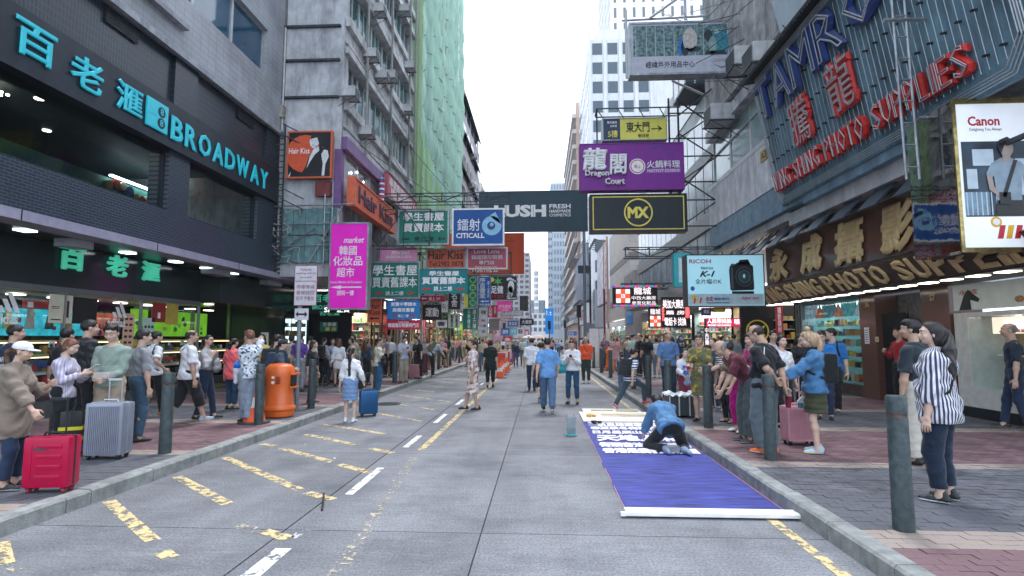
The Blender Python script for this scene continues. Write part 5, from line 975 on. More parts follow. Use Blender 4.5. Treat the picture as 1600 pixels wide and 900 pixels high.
# supporting trusses to the block
t = thing('sign_scaffold', 'black steel trusses holding the stacked restaurant and cinema signs to the block', 'frame'); k = MB()
for z in (5.9, 6.9, 7.6, 8.6, 9.3, 10.3):
    k.cyl((4.9, 20.9, z), (6.9, 20.9, z), .03, n=5)
for i, z in enumerate((5.9, 6.9, 7.6, 8.6, 9.3)):
    k.cyl((5.3, 20.9, z + .9 * (i % 2)), (6.6, 20.9, z + .9 * (1 - i % 2)), .028, n=5)
for x in (5.3, 4.95): k.cyl((x, 20.9, 5.8), (x, 20.9, 10.9), .04, n=5)
k.cyl((2.2, 20.9, 10.55), (5.4, 20.9, 10.55), .03, n=5).cyl((2.2, 20.9, 7.3), (2.2, 20.9, 10.55), .03, n=5).cyl((2.2, 21.5, 10.45), (5.4, 21.5, 10.45), .03, n=5).cyl((2.2, 20.9, 10.5), (2.2, 21.5, 10.5), .03, n=5)
for i in range(4): k.cyl((2.2 + i * .8, 20.9, 10.55), (2.6 + i * .8, 21.4, 10.2), .02, n=5)
k.cyl((5.3, 20.9, 10.8), (6.9, 20.9, 9.6), .035, n=5).cyl((5.3, 20.9, 10.2), (6.8, 20.9, 11.4), .03, n=5); k.obj('steel_bar', DSTEEL, t)
truss('sign_truss', 'empty black steel frame projecting below the ringed cinema sign', 3.2, 6.8, 4.75, 5.1, 20.9, .5, 4)
for x in (3.3, 4.3, 5.3): pass
truss('sign_truss', 'small black frame over the red cross medicine sign', 4.4, 7.4, 4.35, 4.65, 30.2, .5, 4)
t, w_, h = sign('outdoor_shop_sign', 'high banner with a forest photograph of two hikers over a grey strip', (984, 31, 1141, 118), 18.9, M('grey_strip', (.4, .42, .5), .6, bump=.3, bscale=1), STEEL, [('經緯戶外用品中心', .16, .13, .64, .25, BLACK, {'b': 0}), ('OSPREY', .8, .22, .99, .28, M('soft_print', (.3, .3, .34), .5), {'b': 0})], .45, .07)
FOR = mat('forest_photo', (.09, .16, .17), .5, var=1.1, scale=9); k = MB()
pr(t, w_, h, [('poly', 0, 0, [(.04, .35), (.965, .35), (.965, .93), (.04, .93)])] + [('poly', 1, 1, [(.06 + i * .048 + .01 * math.sin(i * 7), .35), (.07 + i * .048 + .01 * math.sin(i * 7), .35), (.069 + i * .048 + .01 * math.sin(i * 7), .93), (.065 + i * .048 + .01 * math.sin(i * 7), .93)]) for i in range(0, 16, 2)] +
   [('disc', 3, 2, (.6, .65, .13, .22)), ('disc', 3, 3, (.63, .47, .14, .055)), ('disc', 4, 2, (.6, .56, .09, .08)), ('disc', 2, 3, (.55, .5, .07, .16)), ('poly', 2, 4, [(.49, .36), (.52, .36), (.53, .64), (.51, .7), (.49, .6)]), ('disc', 3, 5, (.86, .78, .08, .08)), ('disc', 2, 5, (.9, .58, .15, .22)), ('disc', 3, 6, (.82, .53, .07, .17)), ('disc', 2, 3, (.78, .72, .08, .1)), ('disc', 4, 2, (.86, .79, .05, .04)), ('poly', 3, 3, [(.74, .36), (.95, .36), (.93, .44), (.75, .42)])] +
   [('poly', 0, 3, [(.81, .2), (.86, .135), (.9, .1), (.94, .135), (.99, .2), (.94, .15), (.9, .12), (.86, .15)])], [FOR, M('trunk_pale', (.3, .38, .38), .6), M('beige_pack', (.4, .38, .36), .7, var=.3, scale=12), M('shade_dark', (.015, .03, .04), .6), M('blue_jacket', (.0, .14, .5), .6), M('teal_pack', (.03, .2, .26), .7, var=.4, scale=10), M('grey_jacket', (.2, .3, .3), .7, var=.3)], 'photo_print')
t = thing('sign_scaffold', 'pale steel poles and wires above the high hiker banner', 'frame'); k = MB()
for (a, b_) in (((3.3, 21.3, 14.35), (9, 21.3, 14.5)), ((4.3, 21.2, 14.3), (7.5, 20.8, 16.4)), ((3.4, 21, 11.8), (3.4, 21, 14.6)), ((7.5, 20.9, 11.7), (7.5, 20.9, 14.5)), ((5.2, 21.3, 11.8), (8.3, 21.9, 10.6)), ((7.3, 21.1, 13.4), (8.6, 21.5, 12.4)), ((5.8, 21.3, 14.3), (5.8, 21.3, 16.5)), ((6.9, 20.3, 13.3), (8.6, 19.6, 13.3)), ((6.9, 19, 13.1), (6.9, 20.3, 13.3))): k.cyl(a, b_, .05, n=6)
k.obj('steel_bar', M('pale_steel', (.4, .42, .44), .5, metal=.3), t); k = MB()
for i in range(12):
    a = Vector((random.uniform(4, 7), 20.9, random.uniform(12, 14.5))); b_ = Vector((random.uniform(6.3, 6.6), random.uniform(13, 20), random.uniform(9, 14))); m0 = (a + b_) / 2 - Vector((0, 0, .5)); k.tube([a, m0, b_], .012, 4)
k.obj('wire', BLACK, t)
# things on the concrete wall: air conditioners, trough, banner
for i, (px, py, y, l) in enumerate(((1115, 180, 20.3, 'pale air conditioner on the concrete wall level with the yellow restaurant sign'), (1180, 90, 16.8, 'big pale air conditioner beside the hiker banner, nearer of two'), (1152, 95, 18.6, 'pale air conditioner half hidden behind the hiker banner edge'))):
    v = U(px, py, X=XR - .5); o = ac_unit((XR - .05, v.y, v.z - .3), PI / 2, l, 'air conditioners on the right concrete wall', 1.35)
t = thing('outdoor_banner', 'loose pale camera banner tied high on the wall above the neon board', 'banner', (0, 0, 0)); A = [U(1205, 2, X=6.35), U(1290, -40, X=6.2), U(1282, 20, X=6.3), U(1228, 80, X=6.4)]
MB().ext(A, (.02, 0, 0)).obj('sheet', fabric('banner_print', (.36, .44, .5)), t); text('X-series', BLACK, t, A[3] + Vector((-.03, .1, .45)), (A[0] - A[3]).cross(Vector((1, 0, 0))) * -1 if False else (0, -1, .0), (0, 0, 1), 1.6, .3, .01, .004)
# overhanging enclosed balcony far above
t = thing('window_bay', 'glazed window bay jutting from the pale mall wall behind the hiker banner', 'window bay', (7.2, 27, 14.2)); MB().box((0, 0, 0), (1.1, 2.4, .15)).obj('slab', PANEL, t); MB().box((0, 0, 2.2), (1.1, 2.4, 2.35)).obj('slab', PANEL, t); MB().box((.03, .03, .15), (1.1, 2.3, 2.2)).obj('pane', WIN, t)
for x, y in ((0, 0), (.5, 0), (0, 1.2), (0, 2.34)): MB().box((x, y, .15), (x + .06, y + .06, 2.2)).obj('mullion', W_, t)
# camera light box over the money changer
t, w_, h = sign('camera_sign', 'pale blue lit camera sign over the pavement beside the gold cornice', (1074, 397, 1193, 479), 16.9, mat('ice_blue_lit', (.26, .48, .56), .3, var=.12, scale=.6, emit=.25, ecol=(.4, .75, .9)), M('black_frame', (.03, .035, .04), .4), [('RICOH', .04, .83, .32, .91, M('ricoh_red', (.35, .01, .08), .5), {'b': .02}), ('PENTAX', .19, .71, .35, .76, BLACK, {'b': .02}), ('K-1', .17, .57, .37, .68, BLACK, {'sl': .35, 'b': .04}), ('全片幅のK', .11, .43, .45, .53, BLACK, {'b': .004}), ('永成', .24, .1, .33, .19, M('maroon_print', (.3, .0, .05), .5)), ('攝影器材', .345, .12, .54, .17, SB, {'b': 0}), ('Wing Shing Photo Supplies', .24, .06, .54, .085, BLACK, {'b': 0}), ('digital care', .7, .12, .92, .19, GOODS[4], {'b': 0})], .5, .025)
CBK = M('camera_black', (.012, .016, .02), .35, var=.3); LG = M('lens_glass', (.02, .08, .09), .1)
pr(t, w_, h, [('poly', -1, 5, [(.02, .03), (.98, .03), (.98, .24), (.02, .24)]), ('poly', 0, 0, [(.56, .32), (.55, .7), (.565, .78), (.62, .8), (.66, .84), (.7, .85), (.8, .85), (.83, .8), (.86, .77), (.865, .34), (.85, .31), (.58, .3)]), ('poly', 0, 0, [(.66, .8), (.69, .89), (.8, .9), (.83, .8)]), ('poly', 0, 0, [(.58, .24), (.86, .24), (.86, .29), (.58, .29)]), ('disc', 1, 1, (.745, .57, .17, .19)), ('disc', 2, 0, (.745, .57, .155, .172)), ('disc', 3, 1, (.745, .57, .12, .135)), ('disc', 4, 2, (.745, .57, .095, .105)), ('disc', 5, 3, (.74, .58, .02, .04)), ('poly', 1, 1, [(.575, .34), (.6, .34), (.6, .74), (.575, .74)]), ('disc', 1, 1, (.6, .8, .04, .02)), ('disc', 0, 4, (.075, .345, .04, .045)), ('disc', 0, 6, (.09, .17, .045, .05)), ('poly', 0, 7, [(.08, .06), (.1, .06), (.115, .15), (.095, .15)]), ('poly', 0, 6, [(.12, .06), (.14, .06), (.155, .15), (.135, .15)]), ('poly', 0, 7, [(.155, .06), (.175, .06), (.195, .17), (.175, .17)])], [CBK, M('camera_grey', (.06, .075, .085), .4), LG, W_, SB, M('ice_strip', (.38, .5, .55), .4), MATS['amber_print'], RED], 'camera_print')
t, w_, h = sign('teal_sign', 'white panel with a wide turquoise border behind the camera sign', (1054, 396, 1078, 448), 18.6, M('white_panel', (.6, .66, .7), .5), M('turquoise_border', (.03, .38, .42), .5), [], .3, .14)
# lit medicine signs
NEW = lamp('neon_white', (.9, .8, .8), .55); NER = lamp('neon_red', (1, .12, .12), .9); LED = [lamp('led_%d' % i, c, .6) for i, c in enumerate(((.5, .05, .4), (.05, .3, .1), (.1, .1, .6), (.6, .1, .05)))]
t, w_, h = sign('medicine_sign', 'LED-bordered medicine shop sign with a red and white cross square', (958, 446, 1027, 479), 29, SK, SK, [('龍城', .47, .56, .86, .92, NEW, {'b': .02}), ('中西大藥房', .42, .32, .96, .5, NEW, {'b': .01}), ('參茸化粧品', .42, .08, .96, .26, NEW, {'b': .01})], .3, .04)
k = MB()
for i in range(18): k.box((w_ * i / 18, -.03, 0), (w_ * (i + 1) / 18, -.021, .1), i % 4); k.box((w_ * i / 18, -.03, h - .1), (w_ * (i + 1) / 18, -.021, h), (i + 2) % 4)
k.obj('led_border', LED, t)
def cross(t, u, v, s, w_, h):
    k = MB(); x0, z0 = u * w_, v * h; k.box((x0, -.01, z0), (x0 + s, -.005, z0 + s), 0); a = s / 3
    k.box((x0 + a, -.016, z0), (x0 + 2 * a, -.011, z0 + s), 1); k.box((x0, -.014, z0 + a), (x0 + s, -.0105, z0 + 2 * a), 1); k.box((x0 + a * 1.1, -.02, z0 + a * 1.1), (x0 + 1.9 * a, -.0165, z0 + 1.9 * a), 0)
    k.obj('cross', [NEW, lamp('cross_red', (.9, .08, .03), .7)], t); text('R', BLACK, t, (x0 + a * 1.3, -.022, z0 + a * 1.2), NX, NZ, a * .4, a * .6, .01, .002)
cross(t, .07, .17, h * .66, w_, h)
t, w_, h = sign('medicine_sign', 'smaller upright medicine sign with a red cross square below the LED-bordered one', (1014, 479, 1034, 512), 26, SK, SK, [('龍城', .12, .62, .9, .9, NEW, {'b': .02})], .2, .02); cross(t, .1, .06, h * .5, w_, h)
t, w_, h = sign('neon_sign', 'crowded white and red neon characters over the bright drugstore', (1034, 464, 1078, 512), 24.2, SK, DSTEEL, [('美加大藥房', .05, .62, .8, .92, NEW, {'b': .03}), ('藥 房', .15, .42, .8, .56, NEW, {'b': .02}), ('電話卡 找換', .1, .06, .85, .34, NEW, {'b': .03}), ('藥', .82, .3, .98, .85, NER, {'b': .04}), ('房', .0, .2, .1, .7, NER, {'b': .03})], .2, .02)
sign('exchange_sign', 'red lit board of white characters for money exchange beside the black ringed panel', (1103, 497, 1157, 511), 19.5, lamp('red_lit', (.75, .03, .12), .35), SK, [('人民幣找換', .04, .4, .74, .92, LWT, {'b': .02}), ('MONEY EXCHANGE', .06, .1, .72, .3, LWT, {'b': .01}), ('時裝', .82, .3, .97, .9, LWT)], .2, .01)
sign('vertical_sign', 'thin upright red shop sign by the left jamb of the camera window', (1214, 478, 1222, 522), 17.6, SR, SR, [('攝\n影\n器\n材', .2, .05, .8, .95, W_)], .08, .01)
sign('vertical_sign', 'thin upright white character sign beside the drugstore glass', (1101, 511, 1108, 540), 19.6, SK, SK, [('中\n西\n藥', .1, .02, .9, .98, NEW)], .08, .01)
sign('shop_sign', 'small purple square sign under the pale camera sign', (1097, 481, 1111, 493), 19.2, M('plum_face', (.2, .04, .18), .5), SK, [('美容', .2, .25, .8, .75, W_)], .1, .01)
sign('shop_sign', 'round-cornered amber jewellery emblem under the pale camera sign', (1114, 482, 1133, 488), 19.0, MATS['amber_print'], SK, [], .1, .01)
sign('shop_sign', 'black and white small store sign on the mall corner', (933, 512, 947, 521), 46, M('store_grey', (.09, .1, .11), .5), SK, [('STORE', .2, .3, .8, .7, W_)], .2, .03)
# billboards on the far right facades (facing across)
def wallad(label, X, y0, y1, z0, z1, m_, txt=None, tm=None):
    t = thing('billboard', label, 'billboard', (X, y0, z0)); MB().box((-.35, 0, 0), (0, y1 - y0, z1 - z0)).obj('panel', m_, t); MB().box((-.4, 0, -.15), (0, y1 - y0, 0)).box((-.4, 0, z1 - z0), (0, y1 - y0, z1 - z0 + .15)).obj('frame', DSTEEL, t)
    for i in range(int((y1 - y0) / 1.6)): MB().cyl((-.35, .8 + i * 1.6, z1 - z0 + .1), (-1.5, .8 + i * 1.6, z1 - z0 + .5), .05, n=5).cyl((-1.5, .8 + i * 1.6, z1 - z0 + .5), (-1.7, .8 + i * 1.6, z1 - z0 + .25), .16, .2, n=6).obj('spotlight', DSTEEL, t)
    if txt: text(txt, tm, t, (-.352, (y1 - y0) * .9, (z1 - z0) * .2), (0, -1, 0), NZ, (y1 - y0) * .8, (z1 - z0) * .6, .02, .03)
wallad('tall pale fashion billboard with a floral blur beside brown pipes', 8.9, 73.5, 84, 6.4, 14.5, mat('fashion_print', (.45, .42, .48), .5, var=.55, scale=1.2))
wallad('long slate-blue billboard beyond the crossing', 8.1, 92.5, 128, 8.0, 17.5, mat('slate_billboard', (.12, .14, .2), .5, var=.5, scale=.6))
wallad('white billboard with a red block under the slate-blue one', 8.1, 93, 112, 4.2, 7.6, SW, 'OUTLET', SR)
t = thing('banner_sign', 'upright blue banner with arrows and a green disc over the far crossing', 'banner', tuple(U(852, 522, Y=95))); w_, h = 1.4, 4.4
MB().box((0, 0, 0), (w_, .15, h)).obj('panel', mat('azure_face', (.0, .2, .6), .5, emit=.1), t); pr(t, w_, h, [('disc', 0, 0, (.5, .52, .08, .08)), ('poly', 0, 1, [(.05, .02), (.95, .02), (.95, .24), (.05, .24)])], [M('green_disc', (.05, .5, .3), .5), M('rose_block', (.5, .15, .35), .5)]); text('1.t', W_, t, (.2, .0, 3.2), NX, NZ, .9, .8, .02, .02)
MB().cyl((w_ / 2, .2, -3.4), (w_ / 2, .2, 0), .06).obj('pole', DSTEEL, t)
# ------------------------------------------------------------------ street furniture
BOLM = M('grey_green_bollard_paint', (.05, .072, .078), .5, var=.35, scale=14, bump=.25, bscale=60, dirt=.35); RUST = M('rust_band', (.10, .06, .05), .8, var=.5, scale=25)
def bollard(x, y, label, lean=0):
    t = thing('bollard', label, 'bollard', (x, y, .15), random.uniform(0, 6), 'grey steel bollards along the kerbs'); t.rotation_euler = (random.uniform(-.01, .01), lean, 0)
    MB().lathe([(.079, 0), (.076, .9), (.075, .905)], 24).obj('post', BOLM, t, True); MB().lathe([(.0755, .905), (.072, .91), (.072, .93), (.0755, .935)], 24).obj('rust_band', RUST, t, True); MB().lathe([(.077, .935), (.078, 1.06), (.07, 1.075), (.02, 1.08)], 24).obj('cap', BOLM, t, True)
    return t
bollard(2.93, 4.8, 'tall grey bollard in front of the woman in the striped shirt'); bollard(2.93, 7.41, 'grey bollard in front of the man with hands clasped behind him'); bollard(2.9, 9.96, 'grey bollard the woman rests her hand on beside the floral dress')
bollard(2.76, 12.36, 'grey bollard between the man in the blue polo and the boy in white'); 
for y, l in ((14.9, 'grey bollard hidden behind the striped boy, past the trunk case'), (17.3, 'grey bollard beyond the striped boy on the kerb'), (19.7, 'grey bollard before the group in black tops'), (22.1, 'grey bollard at the bend by the orange bin'), (25.3, 'grey bollard just before the far orange bin'), (29.05, 'grey bollard level with the orange-shirted man')): bollard(2.72 + (.0 if y > 20 else .1), y, l)
for y, l in ((7.39, 'grey bollard before the two men in white T-shirts'), (9.89, 'grey bollard behind the man holding a blue jacket'), (12.17, 'grey bollard by the woman with the pink handbag'), (14.7, 'grey bollard behind the woman with the blue suitcase'), (17.0, 'grey bollard beside the man in the beige waistcoat'), (19.2, 'grey bollard left of the man in the grey polo'), (21.02, 'grey bollard right of the man in the grey polo'), (24.2, 'grey bollard by the camouflage backpack'), (27.48, 'grey bollard near the man in the dark shirt'), (31.0, 'grey bollard at the far end of the netting'), (34.5, 'farthest grey bollard on the signboard side')): bollard(-5.08, y, l)
# orange litter bins
OR = M('orange_plastic', (.72, .14, .02), .36, var=.06, spec=.6, dirt=.15)
def bin_(x, y, label, rz=0):
    t = thing('litter_bin', label, 'litter bin', (x, y, .15), rz, 'orange litter bins')
    def prof(z): return z
    MB().lathe([(.25, 0), (.29, .02), (.3, .12), (.315, .13), (.325, .16), (.315, .2), (.29, .22), (.265, .25), (.262, .62), (.275, .72), (.285, .86), (.27, .97), (.2, 1.03), (.05, 1.05)], 32, sx=1, sy=.9).obj('body', OR, t, True)
    MB().box((-.3, -.1, .6), (-.262, .1, .82)).obj('opening', BLACK, t, bevel=.015); MB().box((.262, -.1, .6), (.3, .1, .82)).obj('opening', BLACK, t, bevel=.015)
    MB().box((.26, -.14, .56), (.34, .14, .6)).box((.28, -.14, .82), (.36, .14, .86)).obj('rim', OR, t, bevel=.01)
    for z in (.68, .78): MB().cyl((-.02, -.249 - .0 * z, z), (-.02, -.256, z), .03, n=14).obj('warning_disc', W_, t)
    k = MB(); [k.box((.04, -.252, .66 + i * .03), (.13, -.2425 - .008, .672 + i * .03)) for i in range(5)]; k.obj('print', BLACK, t); return t
bin_(-5.2, 10.9, 'glossy orange litter bin with black mouth by the left kerb'); bin_(3.35, 26.8, 'orange litter bin half hidden behind the distant right bollards')
def cone(x, y, z, label, s=1):
    t = thing('traffic_cone', label, 'traffic cone', (x, y, z), 0, 'orange traffic cones'); t.scale = (s, s, s)
    MB().lathe([(.2, .03), (.14, .28), (.085, .52), (.045, .7), (.04, .71)], 20).obj('cone', M('cone_orange', (.75, .1, .03), .5), t, True); MB().lathe([(.142, .29), (.1, .47), (.098, .47)], 20).obj('white_band', M('cone_white', (.65, .6, .58), .5), t, True)
    MB().lathe([(.28, 0), (.28, .03), (.2, .04)], 20).obj('base', M('cone_base', (.04, .05, .06), .7), t); return t
cone(-5.25, 10.05, .15, 'orange cone squeezed between the bollard and the orange bin')
for i, (x, y, l) in enumerate(((-1.75, 23.7, 'nearest orange cone in the roadway row'), (-1.8, 25.6, 'second orange cone in the roadway row'), (-1.8, 27.6, 'third orange cone in the roadway row, by the barrier'), (-1.8, 29.4, 'farthest orange cone in the roadway row'))): cone(x, y, .0, l, .95)
# no-waiting sign pole
t = thing('road_sign', 'pole with a white bilingual waiting restriction plate and an arrow plate', 'road sign', (-5.2, 11.7, .15))
MB().cyl((0, 0, 0), (0, 0, 3.1), .045, n=14).obj('pole', M('pole_grey', (.2, .24, .28), .5, metal=.2, dirt=.2), t, True)
pl = MB().box((-.1, -.07, 2.25), (.38, -.05, 3.1)).obj('plate', M('sign_plate', (.55, .54, .6), .5, dirt=.15), t, bevel=.006); DPR = M('dark_red_print', (.2, .04, .06), .5)
MB().box((-.11, -.068, 2.24), (.39, -.045, 3.11)).obj('plate_edge', DPR, t)
for i, s_ in enumerate(('Vehicle', 'waiting will be', 'prosecuted', 'withoutwarning')): text(s_, DPR, pl, (-.08 + (.1 if i in (0, 2) else 0), -.071, 2.99 - i * .085), NX, NZ, .44 - (.2 if i in (0, 2) else 0), .06, .003, .002)
for i, s_ in enumerate(('停車等候', '會被檢控', '而不予警告')): text(s_, DPR, pl, (-.06, -.071, 2.6 - i * .125), NX, NZ, .4, .09, .0, .002)
MB().box((-.08, -.07, 1.93), (.22, -.05, 2.18)).obj('arrow_plate', MATS['sign_plate'], t, bevel=.004); k = MB(); k.ext([(-.06, -.072, 2.055), (0, -.072, 2.12), (0, -.072, 2.075), (.14, -.072, 2.075), (.14, -.072, 2.12), (.2, -.072, 2.055), (.14, -.072, 1.99), (.14, -.072, 2.035), (0, -.072, 2.035), (0, -.072, 1.99)], (0, .001, 0)); k.obj('arrow', BLACK, t)
# traffic lights, lamp poles
def tl(x, y, label, h=3.4):
    t = thing('traffic_light', label, 'traffic light', (x, y, .1)); MB().cyl((0, 0, 0), (0, 0, h), .06, n=10).obj('pole', DSTEEL, t); MB().box((-.18, -.2, h - 1.0), (.18, .0, h)).obj('head', BLACK, t, bevel=.03)
    for i, c in enumerate(((.6, .02, .02), (.5, .3, .02), (.02, .4, .2))): MB().cyl((0, -.2, h - .2 - i * .3), (0, -.3, h - .2 - i * .3), .11, n=12).obj('visor', BLACK, t); MB().cyl((0, -.21, h - .2 - i * .3), (0, -.215, h - .2 - i * .3), .08, n=12).obj('lamp', M('tl%d' % i, Vector(c) * (.2 if i else 1), .4, emit=0 if i else .8, ecol=c), t)
for x, y, l, h in ((3.0, 44, 'traffic light on the right before the crossing, nearest', 4.2), (1.0, 66, 'small traffic light left of centre by the crossing', 3.6), (3.2, 74, 'traffic light on the far right corner of the crossing', 3.9), (-4.4, 40, 'traffic light on the left under the jumble of signs', 3.9), (-4.9, 74, 'traffic light far left at the crossing', 3.6)): tl(x, y, l, h)
t = thing('lamp_post', 'tall grey lamp post rising by the right kerb past the bins', 'lamp post', (3.4, 43, .1)); MB().cyl((0, 0, 0), (0, 0, 16), .14, .09, n=12).obj('pole', M('pole_blue', (.16, .2, .24), .5), t); MB().box((-.5, -.1, 6.6), (.5, .1, 7.2)).obj('camera_box', DSTEEL, t)
t = thing('advert_board', 'plain white free-standing board behind the man in orange', 'board', (2.6, 30, .15)); MB().box((0, 0, 0), (1.05, .12, 2.05)).obj('panel', SW, t); MB().box((.5, -.01, 0), (.52, 0, 2.05)).obj('seam', DSTEEL, t)
t = thing('flag_pole', 'dark red pole standing by the white board', 'pole', (3.3, 29, .15)); MB().cyl((0, 0, 0), (0, 0, 4.1), .05, n=8).obj('shaft', M('crimson_pole', (.25, .01, .03), .5), t)
sign('street_sign', 'grey square hoarding behind the dark red pole', (914, 506, 930, 520), 45, M('hoarding_grey', (.22, .25, .32), .6), STEEL, [], .1, .03)
sign('street_sign', 'blue and white direction sign over the far crossing', (887, 517, 903, 525), 60, SB, W_, [('旺角 →', .1, .2, .9, .8, W_)], .1, .05)
for i in range(5):
    t = thing('barrier', 'red and white plastic barrier behind the cones, %s from the camera' % names[i], 'barrier', (-2.2 + .03 * i, 29.8 + i * 1.5, 0), .2 * math.sin(i * 2), 'plastic road barriers'); MB().box((-.3, -.06, .1), (.3, .06, .9)).obj('panel', [M('barrier_red', (.6, .06, .04), .5), SW][i % 2], t, bevel=.03); MB().box((-.25, -.2, 0), (-.15, .2, .1)).box((.15, -.2, 0), (.25, .2, .1)).obj('foot', BLACK, t)
# bamboo poles standing in front of the netted block
t = thing('bamboo_scaffold', 'upright bamboo and steel poles on the pavement under the green signs', 'scaffold'); random.seed(21)
for i in range(22):
    x = random.uniform(-7.0, -5.3); y = random.uniform(22.3, 27.5); MB().cyl((x, y, .15), (x + random.uniform(-.2, .2), y, random.uniform(4.2, 6.2)), .045, .035, n=6).obj('pole', [BAM, M('rust_pole', (.16, .07, .05), .7), STEEL][i % 3], t)
k = MB()
for z in (2.9, 3.6, 4.3): k.cyl((-7.1, 23.5, z), (-5.2, 24, z + .1), .035, n=5); k.cyl((-5.4, 22.3, z), (-5.4, 27.5, z), .03, n=5)
k.obj('ledger', BAM, t)
t = thing('tree', 'leafy green shrub growing behind the bookshop signs', 'tree', (-6.4, 36, .15)); MB().cyl((0, 0, 0), (.1, 0, 2.6), .1, .06, n=7).obj('trunk', BAM, t); k = MB()
for i in range(900): p = Vector((random.gauss(0, .45), random.gauss(0, .45), 3 + random.gauss(0, .5))); a = Vector((random.uniform(-1, 1), random.uniform(-1, 1), random.uniform(-1, 1))) * .12; b_ = a.orthogonal() * .7; k.add([p, p + a, p + a + b_, p + b_], [(0, 1, 2, 3)])
o = k.obj('crown', M('shrub_leaf', (.06, .14, .04), .6, var=.5), t)
# overhead cables
t = thing('overhead_cable', 'thin black cables strung between the block, netting and sign frames', 'cable'); k = MB(); random.seed(4)
for i in range(9):
    a = Vector((-6.3, random.uniform(18, 26), random.uniform(6, 12))); b_ = Vector((-1.5 if i < 5 else -6.2, random.uniform(21, 40), random.uniform(6.5, 9))); k.tube([a + (b_ - a) * s_ + Vector((0, 0, -1.2 * s_ * (1 - s_))) for s_ in np.linspace(0, 1, 9)], .012, 4)
k.obj('wire', BLACK, t)
# ------------------------------------------------------------------ the painted cloth and its tools
BC = [U(905, 642, Z=0), U(1012, 645, Z=0), U(1240, 812, Z=0), U(973, 797, Z=0)]
bx0, bx1 = .83, 2.38
cl = thing('painted_cloth', 'long blue cloth with white brush characters laid flat on the road', 'cloth', (bx0, 5.62, .004))
CL = M('ultramarine_paint', (.036, .045, .215), .7, var=.6, scale=3, bump=.3, bscale=6, dirt=-.3); [setattr(n_i.inputs[3], 'default_value', v_i) for n_i, v_i in zip([n_j for n_j in CL.node_tree.nodes if n_j.type == 'MAPPING'], ((.8, 9, 1), (1.5, 6, 1)))]; Wc, Lc = bx1 - bx0, 7.45
vs = []; nx, ny = 14, 70
for j in range(ny + 1):
    for i in range(nx + 1):
        u, v = i / nx, j / ny; vs.append((u * Wc + .012 * math.sin(v * 31) * (1 if i in (0, nx) else .0), v * 5.75, .004 + .007 * math.sin(u * 14 + v * 40) * math.sin(v * 23 + u * 3) ** 2))
MB().add(vs, [(j * (nx + 1) + i, j * (nx + 1) + i + 1, (j + 1) * (nx + 1) + i + 1, (j + 1) * (nx + 1) + i) for j in range(ny) for i in range(nx)]).obj('sheet', CL, cl, True)
MB().box((-.006, 0, 0), (0, 5.7, .006)).box((Wc, 0, 0), (Wc + .006, 5.7, .006)).obj('hem', M('pink_hem', (.6, .25, .4), .7), cl)
BW = worn('brush_white_paint', (.75, .75, .85), .3, 20)
GX, GY = Vector((1, 0, 0)), Vector((0, 1, 0))
rows = [(2.75, .36, '香港是我們的家園'), (3.2, .36, '街頭書法揮毫獻藝'), (3.7, .55, '天地人和'), (4.4, .32, '日月星辰山川湖海'), (4.85, .32, '春夏秋冬梅蘭竹菊'), (5.22, .26, '一帆風順萬事如意'), (5.5, .22, '平安吉祥福壽康寧')]
for z_, h_, s_ in rows: text(s_, BW, cl, (.08, z_, .013), GX, GY, Wc - .12, h_ * 1.12, .06, .003, slant=.1)
t = thing('wooden_batten', 'long white painted batten weighing down the near end of the blue cloth', 'batten', (bx0 - .03, 5.46, .02)); MB().box((0, 0, 0), (1.62, .17, .035)).obj('board', M('white_batten', (.75, .75, .74), .6), t, bevel=.006); MB().box((1.6, .02, 0), (1.68, .08, .04)).obj('peg', W_, t); MB().box((-.05, .0, 0), (.0, .05, .03)).obj('peg', W_, t)
PAP = M('cream_card', (.72, .70, .62), .7, var=.04)
t = thing('paper_board', 'cream paper sheets lying at the far end of the blue cloth', 'paper', (bx0 + .02, 11.4, .02)); MB().box((0, 0, 0), (1.5, 1.45, .012)).obj('sheet', PAP, t); MB().box((.1, 1.1, .013), (1.4, 1.9, .025)).obj('sheet', PAP, t)
for i, (x, y, l) in enumerate(((.3, 1.45, 'left'), (.85, 1.38, 'right'), (.45, .7, 'near left'), (.9, .65, 'near right'))):
    t2 = thing('ruler_strip', 'thin pale wooden strip on the cream paper, %s one' % l, 'wood strip', (bx0 + x, 11.4 + y, .05)); MB().box((0, 0, 0), (.5, .05, .03)).obj('strip', M('pale_wood', (.6, .5, .35), .6), t2)
for x, y, c, l in ((bx0 + .18, 12.0, M('amber_bits', (.6, .3, .05), .5), 'amber brush pots'), (bx0 + .2, 11.1, BLACK, 'black ink stones')):
    t2 = thing('ink_pot', '%s on the left edge of the cream paper' % l, 'pots', (x, y, .035)); MB().lathe([(.05, 0), (.06, .05), (.04, .05)], 12).obj('pot', c, t2); MB().lathe([(.04, 0), (.05, .04), (.03, .04)], 12, (.11, .03)).obj('pot', c, t2)
v = U(893, 682, Z=0); t = thing('water_tub', 'clear plastic tub of murky blue water beside the cloth', 'tub', (v.x, v.y + .1, 0))
MB().lathe([(.085, .0), (.1, .3), (.108, .31), (.108, .33), (.1, .33)], 4, sx=1.2, sy=1.2).obj('wall', mat('smoky_plastic', (.3, .36, .4), .2, alpha=.55), t, bevel=.008).rotation_euler = (0, 0, PI / 4); MB().box((-.07, -.07, .01), (.07, .07, .12)).obj('water', M('inky_water', (.03, .14, .2), .1), t); MB().box((-.09, -.09, .012), (.09, .09, .03)).obj('sediment', M('cyan_sed', (.05, .4, .45), .5), t)
for a in (.02, -.03): MB().cyl((a, 0, .05), (a * 2.6, .02, .37), .008, n=5).obj('brush', BAM, t)
